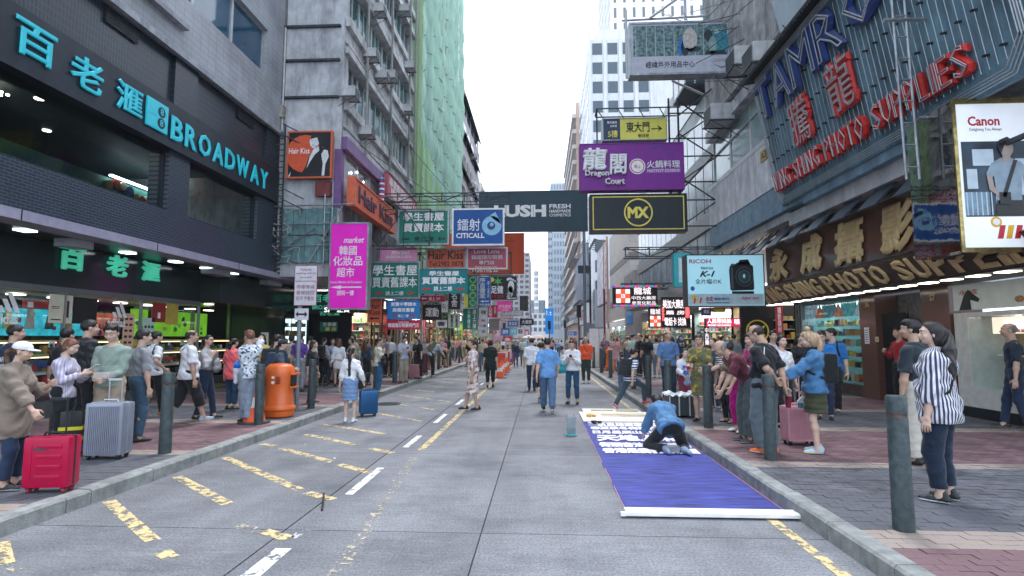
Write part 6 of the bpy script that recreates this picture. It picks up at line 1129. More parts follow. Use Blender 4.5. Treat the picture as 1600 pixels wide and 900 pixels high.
# ------------------------------------------------------------------ luggage
RIB = {}
def suitcase(name, label, loc, rz, w_, d, h, col, ribs=0, handle=.0, rough=.3, wheel=None, cat='suitcase', hc=None, slots=False, metal=0, straps=None):
    t = thing(name, label, cat, loc, rz); m_ = M(name + '_shell_%d' % len(MATS), col, rough, var=.08, metal=metal, dirt=.13); wheel = wheel or BLACK; z0 = .055
    MB().box((-w_ / 2, -d / 2, z0), (w_ / 2, d / 2, z0 + h)).obj('shell', m_, t, True, bevel=.035); sh = t.children[-1]
    if ribs:
        k = MB(); n = ribs
        for i in range(n): x = -w_ / 2 + .05 + (w_ - .1) * i / (n - 1); k.box((x - .005, -d / 2 - .012, z0 + .04), (x + .006, -d / 2 + .01, z0 + h - .04)); k.box((x - .006, d / 2 - .01, z0 + .04), (x + .006, d / 2 + .006, z0 + h - .04))
        for i in range(5): y = -d / 2 + .05 + (d - .1) * i / 4; k.box((-w_ / 2 - .006, y - .006, z0 + .04), (-w_ / 2 + .01, y + .006, z0 + h - .04)); k.box((w_ / 2 - .01, y - .006, z0 + .04), (w_ / 2 + .006, y + .006, z0 + h - .04)); k.box((-w_ / 2 + .04, y - .006, z0 + h - .004), (w_ / 2 - .04, y + .006, z0 + h + .005))
        k.obj('rib', m_, sh)
    if slots:
        for i in range(4):
            k = MB(); k.box((-w_ * .22 + (i % 2) * .02, -d / 2 - .01, z0 + .09 + i * .1), (w_ * .36, -d / 2 + .01, z0 + .13 + i * .1)); k.obj('ridge', m_, sh, True, bevel=.012)
        MB().box((-w_ * .36, -d / 2 - .006, z0 + .06), (-w_ * .3, -d / 2 + .01, z0 + h - .06)).obj('ridge', m_, sh, True, bevel=.01); MB().box((-.06 - w_ * .12, -d / 2 - .004, z0 + h - .13), (.06 - w_ * .12, -d / 2 + .01, z0 + h - .1)).obj('badge', GOODS[6], sh)
    k = MB(); k.box((-w_ / 2 - .003, -.012, z0 + .02), (w_ / 2 + .003, .012, z0 + h + .004)); k.obj('zip', hc or BLACK, sh, bevel=.003)
    for x in (-w_ / 2 + .05, w_ / 2 - .05):
        for y in (-d / 2 + .05, d / 2 - .05):
            q = MB().box((x - .022, y - .022, .035), (x + .022, y + .022, .07)).obj('caster', BLACK, t); MB().cyl((x - .012, y, .027), (x + .012, y, .027), .027, n=14).obj('wheel', wheel, q)
    k = MB().tube([(-.09, 0, z0 + h), (-.08, 0, z0 + h + .035), (.08, 0, z0 + h + .035), (.09, 0, z0 + h)], .011, 7); k.obj('carry_handle', hc or BLACK, t)
    if handle:
        k = MB()
        for x in (-.08, .08): k.cyl((x, d / 2 - .05, z0 + h - .02), (x, d / 2 - .05, z0 + h + handle), .009, n=7)
        k.obj('tube', ALU if hc is None else hc, t); MB().box((-.095, d / 2 - .066, z0 + h + handle - .01), (.095, d / 2 - .034, z0 + h + handle + .02)).obj('grip', BLACK if hc is None else hc, t, bevel=.006)
    if straps: MB().box((-w_ / 2 - .006, -d / 2 - .008, z0 + h * .3), (w_ / 2 + .006, d / 2 + .008, z0 + h * .38)).box((-w_ / 2 - .006, -d / 2 - .008, z0 + h * .55), (w_ / 2 + .006, d / 2 + .008, z0 + h * .63)).obj('strap', straps, sh)
    return t
v = U(78, 768, Z=.15); suitcase('red_suitcase', 'bright red hard suitcase with raised ridges beside the capped woman', v, R(8), .43, .2, .5, (.42, .0, .045), slots=True, handle=.36, wheel=M('red_wheel', (.35, .02, .05), .4), hc=BLACK)
v = U(168, 716, Z=.15); suitcase('silver_suitcase', 'silver grey ribbed suitcase held by the man in the sage shirt', v, R(8), .46, .27, .66, (.33, .36, .44), ribs=17, handle=.28, rough=.35, metal=.4, hc=M('silver_trim', (.5, .52, .55), .3, metal=.6))
v = U(113, 712, Z=.15); suitcase('black_suitcase', 'black suitcase with yellow bands behind the red one', v, R(-60), .42, .24, .55, (.015, .02, .022), straps=M('hazard_yellow', (.6, .55, .02), .5))
v = U(573, 651, Z=0); suitcase('blue_suitcase', 'metallic blue ribbed cabin suitcase rolled on the road by the long-haired woman', v + Vector((0, .1, 0)), R(28), .37, .25, .5, (.02, .11, .27), ribs=7, handle=.36, rough=.25, metal=.5)
v = U(1248, 694, Z=.15); suitcase('pink_suitcase', 'pale pink ribbed suitcase standing beside the woman in the denim jacket', v, R(4), .42, .25, .5, (.62, .32, .38), ribs=12, handle=.42, rough=.35, hc=M('pink_trim', (.6, .4, .43), .4))
v = U(648, 592, Z=.15); suitcase('dusty_pink_suitcase', 'small dusty pink suitcase behind a bollard on the left pavement', v, R(5), .4, .24, .5, (.35, .16, .18), ribs=8, handle=.3)
v = U(692, 572, Z=.15); suitcase('slate_suitcase', 'dark slate suitcase by the man in the dark shirt', v, R(0), .38, .24, .5, (.03, .07, .1), handle=.3)
# calligrapher's case by the kerb
v = U(1030, 632, Z=.15); t = thing('trunk_case', 'grey wheeled metal case with a plastic-wrapped lid by the kerb stones', 'case', (2.78, 11.3, .15)); MB().box((-.3, -.22, .04), (.3, .22, .42)).obj('body', M('case_black', (.03, .04, .045), .4), t, bevel=.02)
for x in (-.28, -.1, .1, .28): MB().box((x - .012, -.228, .04), (x + .012, -.22, .42)).obj('rail', ALU, t)
drape('cover', M('plastic_sheet', (.5, .54, .58), .25, var=.3, scale=9), lambda a, b_: ((a - .5) * .66, (b_ - .5) * .5, .43 + .05 * math.sin(a * 9) * math.sin(b_ * 8) + .02 * math.sin(a * 31 + b_ * 20)), 24, 18, t)
for x, l in ((-.12, 'left'), (.16, 'right')):
    t = thing('sandal', 'pale slip-on shoe left on the kerb by the case, %s one' % l, 'shoe', (3.12 + x, 11.3, .153)); MB().lathe([(.05, 0), (.06, .03), (.05, .06), (.03, .07)], 14, sx=.9, sy=2.1).obj('sole', M('sandal_beige', (.35, .33, .28), .7), t, True)
v = U(1052, 708, Z=0); t = thing('paint_tray', 'grey plastic tray between the kneeling woman feet', 'tray', (v.x, v.y, .02)); MB().lathe([(.1, 0), (.13, .08), (.135, .08), (.125, .07), (.1, .015)], 4).obj('tray', M('tray_grey', (.3, .32, .33), .4), t, bevel=.005).rotation_euler = (0, 0, PI / 4)
# ------------------------------------------------------------------ people: smooth bodies grown from blended limbs
V3 = lambda *a: np.array(a, float)
def snets(F, org, h):
    S = F < 0; n = np.array(F.shape) - 1
    cs = [(i, j, k) for i in (0, 1) for j in (0, 1) for k in (0, 1)]
    sl = lambda A, c: A[c[0]:c[0] + n[0], c[1]:c[1] + n[1], c[2]:c[2] + n[2]]
    cnt = sum(sl(S, c).astype(np.int8) for c in cs); msk = (cnt > 0) & (cnt < 8)
    I = np.argwhere(msk); idx = -np.ones(n, int); idx[msk] = np.arange(len(I))
    val = np.stack([F[I[:, 0] + c[0], I[:, 1] + c[1], I[:, 2] + c[2]] for c in cs], 1)
    acc = np.zeros((len(I), 3)); w_ = np.zeros(len(I))
    for a in range(8):
        for b in range(a + 1, 8):
            ca, cb = np.array(cs[a]), np.array(cs[b])
            if abs(ca - cb).sum() != 1: continue
            va, vb = val[:, a], val[:, b]; m = (va < 0) != (vb < 0); t = np.where(m, va / np.where(m, va - vb, 1), 0)
            acc += np.where(m[:, None], ca + (cb - ca) * t[:, None], 0); w_ += m
    Vt = (I + acc / w_[:, None]) * h + org; Q = []
    for ax in range(3):
        o1, o2 = [(1, 2), (2, 0), (0, 1)][ax]
        A = np.take(S, range(S.shape[ax] - 1), ax); B = np.take(S, range(1, S.shape[ax]), ax); E = np.argwhere(A != B)
        E = E[(E[:, o1] > 0) & (E[:, o2] > 0) & (E[:, o1] < n[o1]) & (E[:, o2] < n[o2])]
        if not len(E): continue
        ins = S[E[:, 0], E[:, 1], E[:, 2]]; d1 = np.eye(3, dtype=int)[o1]; d2 = np.eye(3, dtype=int)[o2]
        g = lambda c: idx[c[:, 0], c[:, 1], c[:, 2]]
        q = np.stack([g(E - d1 - d2), g(E - d2), g(E), g(E - d1)], 1); q[~ins] = q[~ins][:, ::-1]; Q.append(q)
    Q = np.concatenate(Q); return Vt, Q[(Q >= 0).all(1)]
class Blob:
    """smooth union of tapered capsules and ellipsoids"""
    def __init__(s, k=.03): s.p = []; s.k = k; s.cut = []
    def cone(s, a, b, ra, rb, clip=None, k=None): s.p.append(('c', np.array(a, float), np.array(b, float), ra, rb, clip, k)); return s
    def ell(s, c, r, Rm=None, k=None): s.p.append(('e', np.array(c, float), np.array(r, float), Rm, None, None, k)); return s
    def mesh(s, h, infl=0, wr=0):
        lo = np.min([np.minimum(p[1], p[2]) - max(p[3], p[4]) if p[0] == 'c' else p[1] - p[2].max() for p in s.p], 0) - infl - 3 * h
        hi = np.max([np.maximum(p[1], p[2]) + max(p[3], p[4]) if p[0] == 'c' else p[1] + p[2].max() for p in s.p], 0) + infl + 3 * h
        n = np.ceil((hi - lo) / h).astype(int) + 1; F = np.full(n, .5); g = [lo[i] + np.arange(n[i]) * h for i in range(3)]
        for p in s.p:
            kk = s.k if p[6] is None else p[6]; pad = infl + kk + 2.5 * h
            if p[0] == 'c': l_, u_ = np.minimum(p[1], p[2]) - max(p[3], p[4]) - pad, np.maximum(p[1], p[2]) + max(p[3], p[4]) + pad
            else: l_, u_ = p[1] - (p[2] if p[3] is None else p[2].max()) - pad, p[1] + (p[2] if p[3] is None else p[2].max()) + pad
            a = np.clip(np.floor((l_ - lo) / h).astype(int), 0, n - 1); b = np.clip(np.ceil((u_ - lo) / h).astype(int) + 1, 1, n)
            X, Y, Z = np.meshgrid(g[0][a[0]:b[0]], g[1][a[1]:b[1]], g[2][a[2]:b[2]], indexing='ij'); P = np.stack([X, Y, Z], -1)
            if p[0] == 'c':
                ba = p[2] - p[1]; L2 = max(1e-9, ba @ ba); t = np.clip(((P - p[1]) @ ba) / L2, 0, 1)
                d = np.linalg.norm(P - p[1] - t[..., None] * ba, axis=-1) - (p[3] + (p[4] - p[3]) * t) - infl
                if p[5] is not None: d = np.maximum(d, (P - p[5][0]) @ p[5][1])
            else:
                q = P - p[1]
                if p[3] is not None: q = q @ p[3]
                r_ = p[2] + infl; k0 = np.linalg.norm(q / r_, axis=-1); k1 = np.linalg.norm(q / r_ ** 2, axis=-1) + 1e-9; d = k0 * (k0 - 1) / k1
            f = F[a[0]:b[0], a[1]:b[1], a[2]:b[2]]; hh = np.clip(kk - np.abs(f - d), 0, None) / kk; F[a[0]:b[0], a[1]:b[1], a[2]:b[2]] = np.minimum(f, d) - hh * hh * kk * .25
        if wr or s.cut:
            X, Y, Z = np.meshgrid(*g, indexing='ij'); P = np.stack([X, Y, Z], -1)
            if wr: F += wr * (np.sin(Z * 43 + 4 * np.sin(X * 11) + 3 * np.sin(Y * 13 + 1)) * np.sin(X * 23 + Z * 9 + 2) + .6 * np.sin(Z * 21 + Y * 30 + X * 17))
            for c in s.cut: F = np.maximum(F, c(P))
        F[0] = F[-1] = 1; F[:, 0] = F[:, -1] = 1; F[:, :, 0] = F[:, :, -1] = 1
        return snets(F, lo, h)
def fastobj(name, parts, mats, parent, smooth=True):
    """parts: list of (verts, quads, material index or array)"""
    vs, qs, ms, n = [], [], [], 0
    for v, q, m in parts: vs.append(v); qs.append(q + n); ms.append(np.full(len(q), m) if np.isscalar(m) else m); n += len(v)
    v = np.concatenate(vs); q = np.concatenate(qs); m = np.concatenate(ms); me = bpy.data.meshes.new(name)
    me.vertices.add(len(v)); me.vertices.foreach_set('co', v.astype(np.float32).ravel()); me.loops.add(len(q) * 4); me.loops.foreach_set('vertex_index', q.astype(np.int32).ravel())
    me.polygons.add(len(q)); me.polygons.foreach_set('loop_start', np.arange(0, len(q) * 4, 4, dtype=np.int32)); me.polygons.foreach_set('loop_total', np.full(len(q), 4, dtype=np.int32))
    for x in mats: me.materials.append(x)
    me.polygons.foreach_set('material_index', m.astype(np.int32)); me.update(calc_edges=True); me.polygons.foreach_set('use_smooth', [smooth] * len(q))
    o = bpy.data.objects.new(name, me); sc.collection.objects.link(o); o.parent = parent; return o
def ball(c, r, n=8, m=6):
    u = np.linspace(0, 2 * PI, n, endpoint=False); w_ = np.linspace(.05, PI - .05, m); P = np.array([[math.sin(b) * math.cos(a), math.sin(b) * math.sin(a), math.cos(b)] for b in w_ for a in u]) * np.array(r) + np.array(c)
    return P, np.array([[j * n + i, (j + 1) * n + i, (j + 1) * n + (i + 1) % n, j * n + (i + 1) % n] for j in range(m - 1) for i in range(n)])
rotx = lambda a: np.array([[1, 0, 0], [0, math.cos(a), -math.sin(a)], [0, math.sin(a), math.cos(a)]])
roty = lambda a: np.array([[math.cos(a), 0, math.sin(a)], [0, 1, 0], [-math.sin(a), 0, math.cos(a)]])
rotz = lambda a: np.array([[math.cos(a), -math.sin(a), 0], [math.sin(a), math.cos(a), 0], [0, 0, 1]])
unit = lambda v: v / (np.linalg.norm(v) + 1e-9)
HANDC = {}
def hand(curl, h):
    k = (curl, h)
    if k in HANDC: return HANDC[k]
    b = Blob(.008); b.cone((0, 0, -.02), (0, 0, .02), .024, .026).ell((.002, .004, .045), (.017, .041, .05)).ell((.0, .0, .08), (.013, .038, .02))
    rr = 1 + max(0, h - .0055) * 40
    for y, L_, dc in ((-.031, .060, .12), (-.011, .074, .04), (.010, .080, 0), (.030, .071, -.06)):
        p = V3(0, y, .085); a = .12 + curl * .5 + dc; r_ = .0088 * rr
        for i, f in enumerate((.45, .32, .25)):
            d = V3(math.sin(a), y * .8 * (1 - curl), math.cos(a)); q = p + unit(d) * L_ * f; b.cone(p, q, r_, r_ * .9, k=.004); p = q; a += curl * (1.0, .9, 0)[i]; r_ *= .9
    p = V3(.006, .028, .018); q = p + unit(V3(.35 + curl * .3, .7 - curl * .2, .55)) * .042; b.cone(p, q, .0135 * rr, .011 * rr); b.cone(q, q + unit(V3(.35 + curl * .6, .2 - curl * .3, .8)) * .034, .011 * rr, .0085 * rr, k=.004)
    HANDC[k] = b.mesh(h); return HANDC[k]
HEADC = {}
def headmesh(h, male):
    k = (round(h, 4), male)
    if k in HEADC: return HEADC[k]
    b = Blob(.022); b.ell((0, -.012, .028), (.077, .094, .088)).ell((0, .028, -.03), (.060, .062, .072)).ell((0, .05, -.075 if male else -.072), (.034, .030, .026) if male else (.028, .027, .024))
    b.cone((0, .082, .012), (0, .104, -.022), .008, .0125, k=.014).ell((0, .09, -.05), (.024, .012, .012), k=.014).ell((0, .074, .038), (.052, .018, .012), k=.02)
    for s_ in (-1, 1): b.ell((s_ * .076, -.006, -.008), (.009, .018, .03), k=.008); b.ell((s_ * .040, .062, -.028), (.022, .022, .02)); b.cone((s_ * .012, .094, -.024), (s_ * .012, .09, -.024), .008, .007, k=.006)
    b.cone((0, -.03, -.15), (0, -.015, -.04), .058 if male else .05, .055 if male else .046)
    def sock(P): 
        d = np.minimum(np.linalg.norm((P - V3(.031, .098, .012)) / V3(1.25, 1, .8), axis=-1), np.linalg.norm((P - V3(-.031, .098, .012)) / V3(1.25, 1, .8), axis=-1)); return .0165 - d
    b.cut.append(sock); HEADC[k] = b.mesh(h); return HEADC[k]
def eyes():
    out = []
    for s_ in (-1, 1):
        out.append((*ball((s_ * .031, .0775, .011), (.0135, .0095, .0085)), 1)); out.append((*ball((s_ * .031, .0855, .011), (.005, .003, .0055)), 2)); out.append((*ball((s_ * .032, .090, .0345), (.016, .0035, .0022)), 2))
    out.append((*ball((0, .0965, -.052), (.023, .006, .0045)), 3)); out.append((*ball((0, .0965, -.0585), (.018, .006, .004)), 3)); return out
def hairblob(style, male):
    b = Blob(.02); top = ((0, -.014, .034), (.085, .103, .095)); k = .02; front = lambda P: P[..., 1] * .8 - P[..., 2] * .6 - .019 - .006 * np.sin(P[..., 0] * 130); low = -.045
    if style in ('short', 'thin', 'curly', 'perm'): b.ell(*top)
    if style == 'thin': b = Blob(.02).ell((0, -.016, .024), (.082, .1, .086))
    if style == 'curly': b.ell((0, .0, .075), (.082, .085, .06))
    if style == 'perm': b = Blob(.02).ell((0, -.02, .035), (.112, .125, .115)); low = -.085
    if style == 'bob': b.ell(*top).ell((0, -.03, -.02), (.094, .085, .1)); low = -.115; front = lambda P: P[..., 1] * .8 - P[..., 2] * .5 - .018
    if style in ('pony', 'longpony', 'bun'): b.ell((0, -.016, .03), (.081, .1, .092))
    if style == 'pony': b.cone((0, -.105, .02), (0, -.15, -.03), .03, .034).cone((0, -.15, -.03), (0, -.135, -.2), .034, .012); low = -.3
    if style == 'longpony': b.cone((0, -.105, .0), (0, -.14, -.06), .03, .04).cone((0, -.14, -.06), (0, -.15, -.55), .045, .03); low = -.7
    if style == 'bun': b.ell((0, -.07, .125), (.04, .04, .035))
    if style == 'long': b.ell(*top).ell((0, -.05, -.02), (.096, .075, .12)).ell((0, -.095, -.18), (.105, .05, .2)).cone((-.075, -.02, -.02), (-.09, -.06, -.22), .03, .02).cone((.075, -.02, -.02), (.09, -.06, -.22), .03, .02); low = -.5; front = lambda P: P[..., 1] * .9 - P[..., 2] * .42 - .02
    if style == 'down': b.ell(*top).ell((0, -.05, -.02), (.09, .08, .12)).ell((0, -.14, -.22), (.12, .055, .27)); low = -.6; front = lambda P: P[..., 1] * .9 - P[..., 2] * .42 - .02
    back = (lambda P: np.where(P[..., 1] < -.055, P[..., 2] * 0 - 1, front(P)))
    b.cut.append(back); b.cut.append(lambda P: low - P[..., 2] + np.where(P[..., 1] > -.03, .012, 0))
    if style in ('short', 'curly', 'thin'): b.cut.append(lambda P: np.where((np.abs(P[..., 0]) > .068) & (P[..., 1] > -.03) & (P[..., 2] < .01), 1.0, -1.0))
    if style == 'balding': b.ell((0, -.018, .022), (.081, .1, .088)); b.cut.append(lambda P: P[..., 2] - .055 + np.maximum(0, -P[..., 1] - .06) * -1)
    return b
HAIRC = {}
SKIN = [M('skin_%d' % i, c, .55, var=.06, scale=20) for i, c in enumerate(((.50, .33, .25), (.42, .27, .20), (.56, .39, .31)))]; EYEW = M('eye_white', (.6, .6, .6), .3); LIP = M('lip', (.35, .12, .11), .5)
def hairmat(name, c):
    m = mat(name, c, .42, var=.45, scale=30, sy=.08, bump=.35, bscale=90); return m
HAIRM = {'black': hairmat('hair_black', (.012, .011, .012)), 'brown': hairmat('hair_brown', (.09, .045, .025)), 'blond': hairmat('hair_blond', (.36, .25, .16)), 'grey': hairmat('hair_grey', (.20, .20, .20)), 'dark': hairmat('hair_dark', (.025, .018, .015)), 'red': hairmat('hair_red', (.14, .06, .04))}
def cloth(c, pat=None, c2=None, s=1, rough=.85):
    key = 'cloth_%s_%s_%s_%s' % (c, pat, c2, s)
    if key in MATS: return MATS[key]
    m = mat(key, c, rough, var=.1, scale=5, bump=.8, bscale=13, spec=.2); m.name = 'cloth_' + (pat or 'plain'); nt = m.node_tree; L = nt.links.new; b = nt.nodes['Principled BSDF']
    b.inputs['Sheen Weight'].default_value = .15
    if pat:
        tc = nd(nt, 'TexCoord'); mx = nd(nt, 'MixRGB'); old = b.inputs['Base Color'].links[0].from_socket; L(old, mx.inputs[1]); mx.inputs[2].default_value = (*c2, 1)
        if pat in ('v', 'h'):
            w_ = nd(nt, 'TexWave'); w_.inputs['Scale'].default_value = s; w_.bands_direction = 'Z' if pat == 'h' else 'X'; w_.inputs['Distortion'].default_value = .5; w_.inputs['Detail Scale'].default_value = .5; L(tc.outputs['Object'], w_.inputs[0]); f = w_.outputs['Fac']
            if pat == 'v':
                sp = nd(nt, 'SeparateXYZ'); cb = nd(nt, 'CombineXYZ'); L(tc.outputs['Object'], sp.inputs[0]); ab = nd(nt, 'Math', operation='ARCTAN2'); L(sp.outputs[0], ab.inputs[0]); L(sp.outputs[1], ab.inputs[1]); mm = nd(nt, 'Math', operation='MULTIPLY'); mm.inputs[1].default_value = .18; L(ab.outputs[0], mm.inputs[0])
                L(mm.outputs[0], cb.inputs[0]); L(cb.outputs[0], w_.inputs[0])
        elif pat == 'f':
            w_ = nd(nt, 'TexNoise'); w_.inputs['Scale'].default_value = s; w_.inputs['Detail'].default_value = 3; L(tc.outputs['Object'], w_.inputs[0]); f = w_.outputs[0]
        else:
            w_ = nd(nt, 'TexVoronoi'); w_.inputs['Scale'].default_value = s; L(tc.outputs['Object'], w_.inputs[0]); f = w_.outputs['Distance']
        r_ = nd(nt, 'ValToRGB'); e = .5 if pat != 'f' else .61 if s == 12 else .56
        r_.color_ramp.elements[0].position = e - .03; r_.color_ramp.elements[1].position = e + .03; L(f, r_.inputs[0]); L(r_.outputs[0], mx.inputs[0]); L(mx.outputs[0], b.inputs['Base Color'])
    return m
def ik(a, t, l1, l2, hint):
    d = t - a; L_ = np.linalg.norm(d); L_ = min(max(L_, abs(l1 - l2) + .01), (l1 + l2) * .999); u = unit(d); x = (l1 * l1 - l2 * l2 + L_ * L_) / (2 * L_); r_ = math.sqrt(max(0, l1 * l1 - x * x)); n = unit(hint - u * (hint @ u)); e = a + u * x + n * r_; return e, a + u * L_
ARMS = {'down': (.25, .03, .80, 0), 'walkf': (.24, .22, .88, 0), 'walkb': (.26, -.2, .84, 0), 'phone': (.09, .30, 1.18, 1), 'hold': (.14, .32, 1.02, 1), 'back': (.03, -.17, .96, 2), 'face': (.06, .2, 1.42, 1), 'side': (.34, .1, .9, 0), 'fwd': (.16, .46, 1.0, 1), 'cross': (-.04, .24, 1.1, 1), 'hip': (.2, .08, 1.0, 0), 'strap': (.12, .15, 1.28, 1), 'low': (.16, .3, .72, 0)}
PEOPLE = []
def build_person(t, H=1.68, sex='m', build=1.0, lean=0.0, hp=0.0, hy=0.0, la='down', ra='down', stance='stand', hair='short', hc='black', skin=0, top=((.5, .5, .5),), slv=.42, hem=-.02, bot=((.03, .03, .04),), blen=.97, skirt=None, dress=False, shoe=(.03, .03, .035), sole=None, hx=.012, loose=.012, glasses=False, hat=None, kid=0, pelvis=None, feet=None, twist=0, collar=None, knee=None, fine=True, bloose=0):
    s = H / 1.7; male = sex == 'm'; hs = 1.0 + (.12 if kid else 0)
    P0 = V3(0, 0, .925 * s) if pelvis is None else V3(*pelvis) * s
    st = {'stand': ((-.095, .01, .07), (.095, -.01, .07)), 'wide': ((-.13, .03, .07), (.13, -.03, .07)), 'walkR': ((-.08, -.3, .13), (.08, .28, .075)), 'walkL': ((-.08, .28, .075), (.08, -.3, .13)), 'stepR': ((-.085, -.12, .08), (.085, .16, .07)), 'stepL': ((-.085, .16, .07), (.085, -.12, .08)), 'run': ((-.08, -.48, .1), (.09, .42, .2)), 'x': ((.03, .1, .07), (-.02, -.05, .07))}[stance] if feet is None else feet
    RT = rotz(twist) @ rotx(-lean); T = lambda x, y, z: P0 + RT @ (V3(x, y, z) * s)
    if lean > .35: P0 = P0 - V3(0, .1 * math.sin(lean), 0) * s
    sw = (.178 if male else .158) * (1 + (build - 1) * .5) * (.92 if kid else 1)
    core = []   # torso pieces as (kind, args)
    bw = build
    core.append(('e', (0, -.012, -.01), (.155 * bw if male else .165 * bw, .112 * bw, .12))); core.append(('e', (0, .0, .14), (.135 * bw if male else .118 * bw, .098 * bw, .15))); core.append(('e', (0, -.002, .33), (.158 * bw if male else .142 * bw, .105 * (1 + (bw - 1) * .7), .18)))
    if bw > 1.08: core.append(('e', (0, .05, .12), (.13 * bw, .1 * bw, .14)))
    if not male and not kid: core += [('e', (.065, .085, .30), (.058, .05, .06)), ('e', (-.065, .085, .30), (.058, .05, .06))]
    for g in (-1, 1): core.append(('c', (0, -.012, .452), (g * (sw - .035), -.012, .424), .056, .048)); core.append(('e', (g * .07, -.06, .36), (.07, .05, .1)))
    nb = T(0, -.015, .47); nt_ = T(0, .01, .575); RH = rotz(twist + hy) @ rotx(-(lean * .75) + hp); hcn = nt_ + RH @ (V3(0, .02, .085) * s * hs); hsc = s * hs * (1.0 if male else .96)
    arms = []
    for g, a in ((-1, la), (1, ra)):
        tx, ty, tz, mode = ARMS[a] if isinstance(a, str) else (*a[:3], a[3] if len(a) > 3 else 1)
        sh = T(g * (sw - .008), -.012, .412); tg = V3(g * tx * 1, ty, tz) * s
        if isinstance(a, str) and lean: tg = P0 + RT @ (tg - V3(0, 0, .925 * s)) if a in ('back', 'strap', 'hip') else tg + V3(0, math.sin(lean) * .35, -.05) * s
        if isinstance(a, str) and twist: tg = rotz(twist) @ tg
        hint = V3(g * .5, -1, -.35) if mode != 2 else V3(g * 1.0, -.5, 0); 
        el, wr_ = ik(sh, tg, .285 * s, .25 * s, hint); arms.append((g, sh, el, wr_, mode))
    legs = []
    for g, f in ((-1, st[0]), (1, st[1])):
        hp_ = P0 + rotz(twist * .3) @ (V3(g * .088, 0, -.03) * s); an = V3(*f) * s; kn, an2 = ik(hp_, an, .425 * s, .405 * s, V3(g * .1, 1, .15) if knee is None else V3(g * knee[0], knee[1], knee[2])); legs.append((g, hp_, kn, an2))
    def torso(b, infl=0, only=None):
        for i, c in enumerate(core):
            if only is not None and i not in only: continue
            if c[0] == 'e': b.ell(T(*c[1]), np.array(c[2]) * s + infl, RT)
            else: b.cone(T(*c[1]), T(*c[2]), c[3] * s + infl * .5, c[4] * s + infl * .5)
    parts = []
    b = Blob(.03); torso(b, -.006); b.cone(nb, nt_, .055 * s if male else .046 * s, .05 * s if male else .043 * s)
    for g, sh, el, wr_, mode in arms: b.cone(sh, el, .047 * s * bw, .037 * s * bw); m_ = el + (wr_ - el) * .3; b.cone(el, m_, .036 * s, .039 * s * bw).cone(m_, wr_, .039 * s * bw, .024 * s)
    for g, a, kn, an in legs: m_ = kn + (an - kn) * .3 - V3(0, .009, 0) * s; b.cone(a, kn, .070 * s * bw, .047 * s * bw).cone(kn, m_, .045 * s, .046 * s * bw).cone(m_, an, .046 * s * bw, .034 * s).cone(an, an + V3(0, .03, -.03) * s, .036 * s, .036 * s)
    v, q = b.mesh(hx); parts.append((v, q, 0))
    hh = max(.0075, hx * .6); v, q = headmesh(hh, male); parts.append((v * hsc @ RH.T + hcn, q, 0))
    for v, q, m_ in eyes(): parts.append((v * hsc @ RH.T + hcn, q, m_))
    if fine:
        for g, sh, el, wr_, mode in arms:
            z_ = unit(wr_ - el); hint = V3(-g * .2, .1, 1) if mode == 1 else V3(0, 1, .1) if mode == 0 else V3(0, 0, 1); y_ = unit(hint - z_ * (hint @ z_)); x_ = np.cross(y_, z_); v, q = hand(.35 if mode == 0 else .8, .0055 if hx < .016 else .008)
            if g < 0: v = v * V3(-1, 1, 1); q = q[:, ::-1]
            parts.append(((v * s * .98) @ np.stack([x_, y_, z_]) + wr_, q, 0))
    fastobj('body', parts, [SKIN[skin], EYEW, BLACK, LIP], t)
    if hair:
        key = (hair, round(hh, 4))
        if key not in HAIRC: HAIRC[key] = hairblob(hair, male).mesh(max(.009, hx * .75), 0, .005 if hair not in ('perm', 'curly') else .010)
        v, q = HAIRC[key]; v = v.copy()
        if hair in ('long', 'down', 'longpony', 'pony'):
            m_ = v[:, 2] < -.1; v2 = v * hsc @ RH.T + hcn
            Rv = rotz(twist); v3 = v * hsc @ Rv.T + hcn; f = np.clip((-v[:, 2] - .03) / .12, 0, 1)[:, None]; v = v2 * (1 - f) + v3 * f
            if lean > .1: v = v2
        else: v = v * hsc @ RH.T + hcn
        fastobj('hair', [(v, q, 0)], [HAIRM[hc]], t)
    if hat:
        hm = cloth(hat); b = Blob(.01).ell((0, -.012, .045), (.09, .108, .088)); b.cut.append(lambda P: .028 - P[..., 2] - .18 * np.maximum(0, -P[..., 1]) * 0); v, q = b.mesh(.01); b2 = Blob(.01).ell((0, .1, .035), (.075, .085, .012)); b2.cut.append(lambda P: .03 - P[..., 1]); v2, q2 = b2.mesh(.009); fastobj('cap', [(v * hsc @ RH.T + hcn, q, 0), (v2 * hsc @ RH.T + hcn, q2, 0)], [hm], t)
    if glasses:
        k = MB()
        for g in (-1, 1):
            c = V3(g * .031, .098, .01); pts = [Vector(hcn + RH @ ((c + V3(.021 * math.cos(a), 0, .017 * math.sin(a))) * hsc)) for a in np.linspace(0, 2 * PI, 11)]; k.tube(pts, .0018, 4); k.tube([Vector(hcn + RH @ (V3(g * .052, .098, .014) * hsc)), Vector(hcn + RH @ (V3(g * .08, .0, .014) * hsc))], .0018, 4)
        k.tube([Vector(hcn + RH @ (V3(-.01, .1, .012) * hsc)), Vector(hcn + RH @ (V3(.01, .1, .012) * hsc))], .0018, 4); k.obj('glasses', BLACK, t)
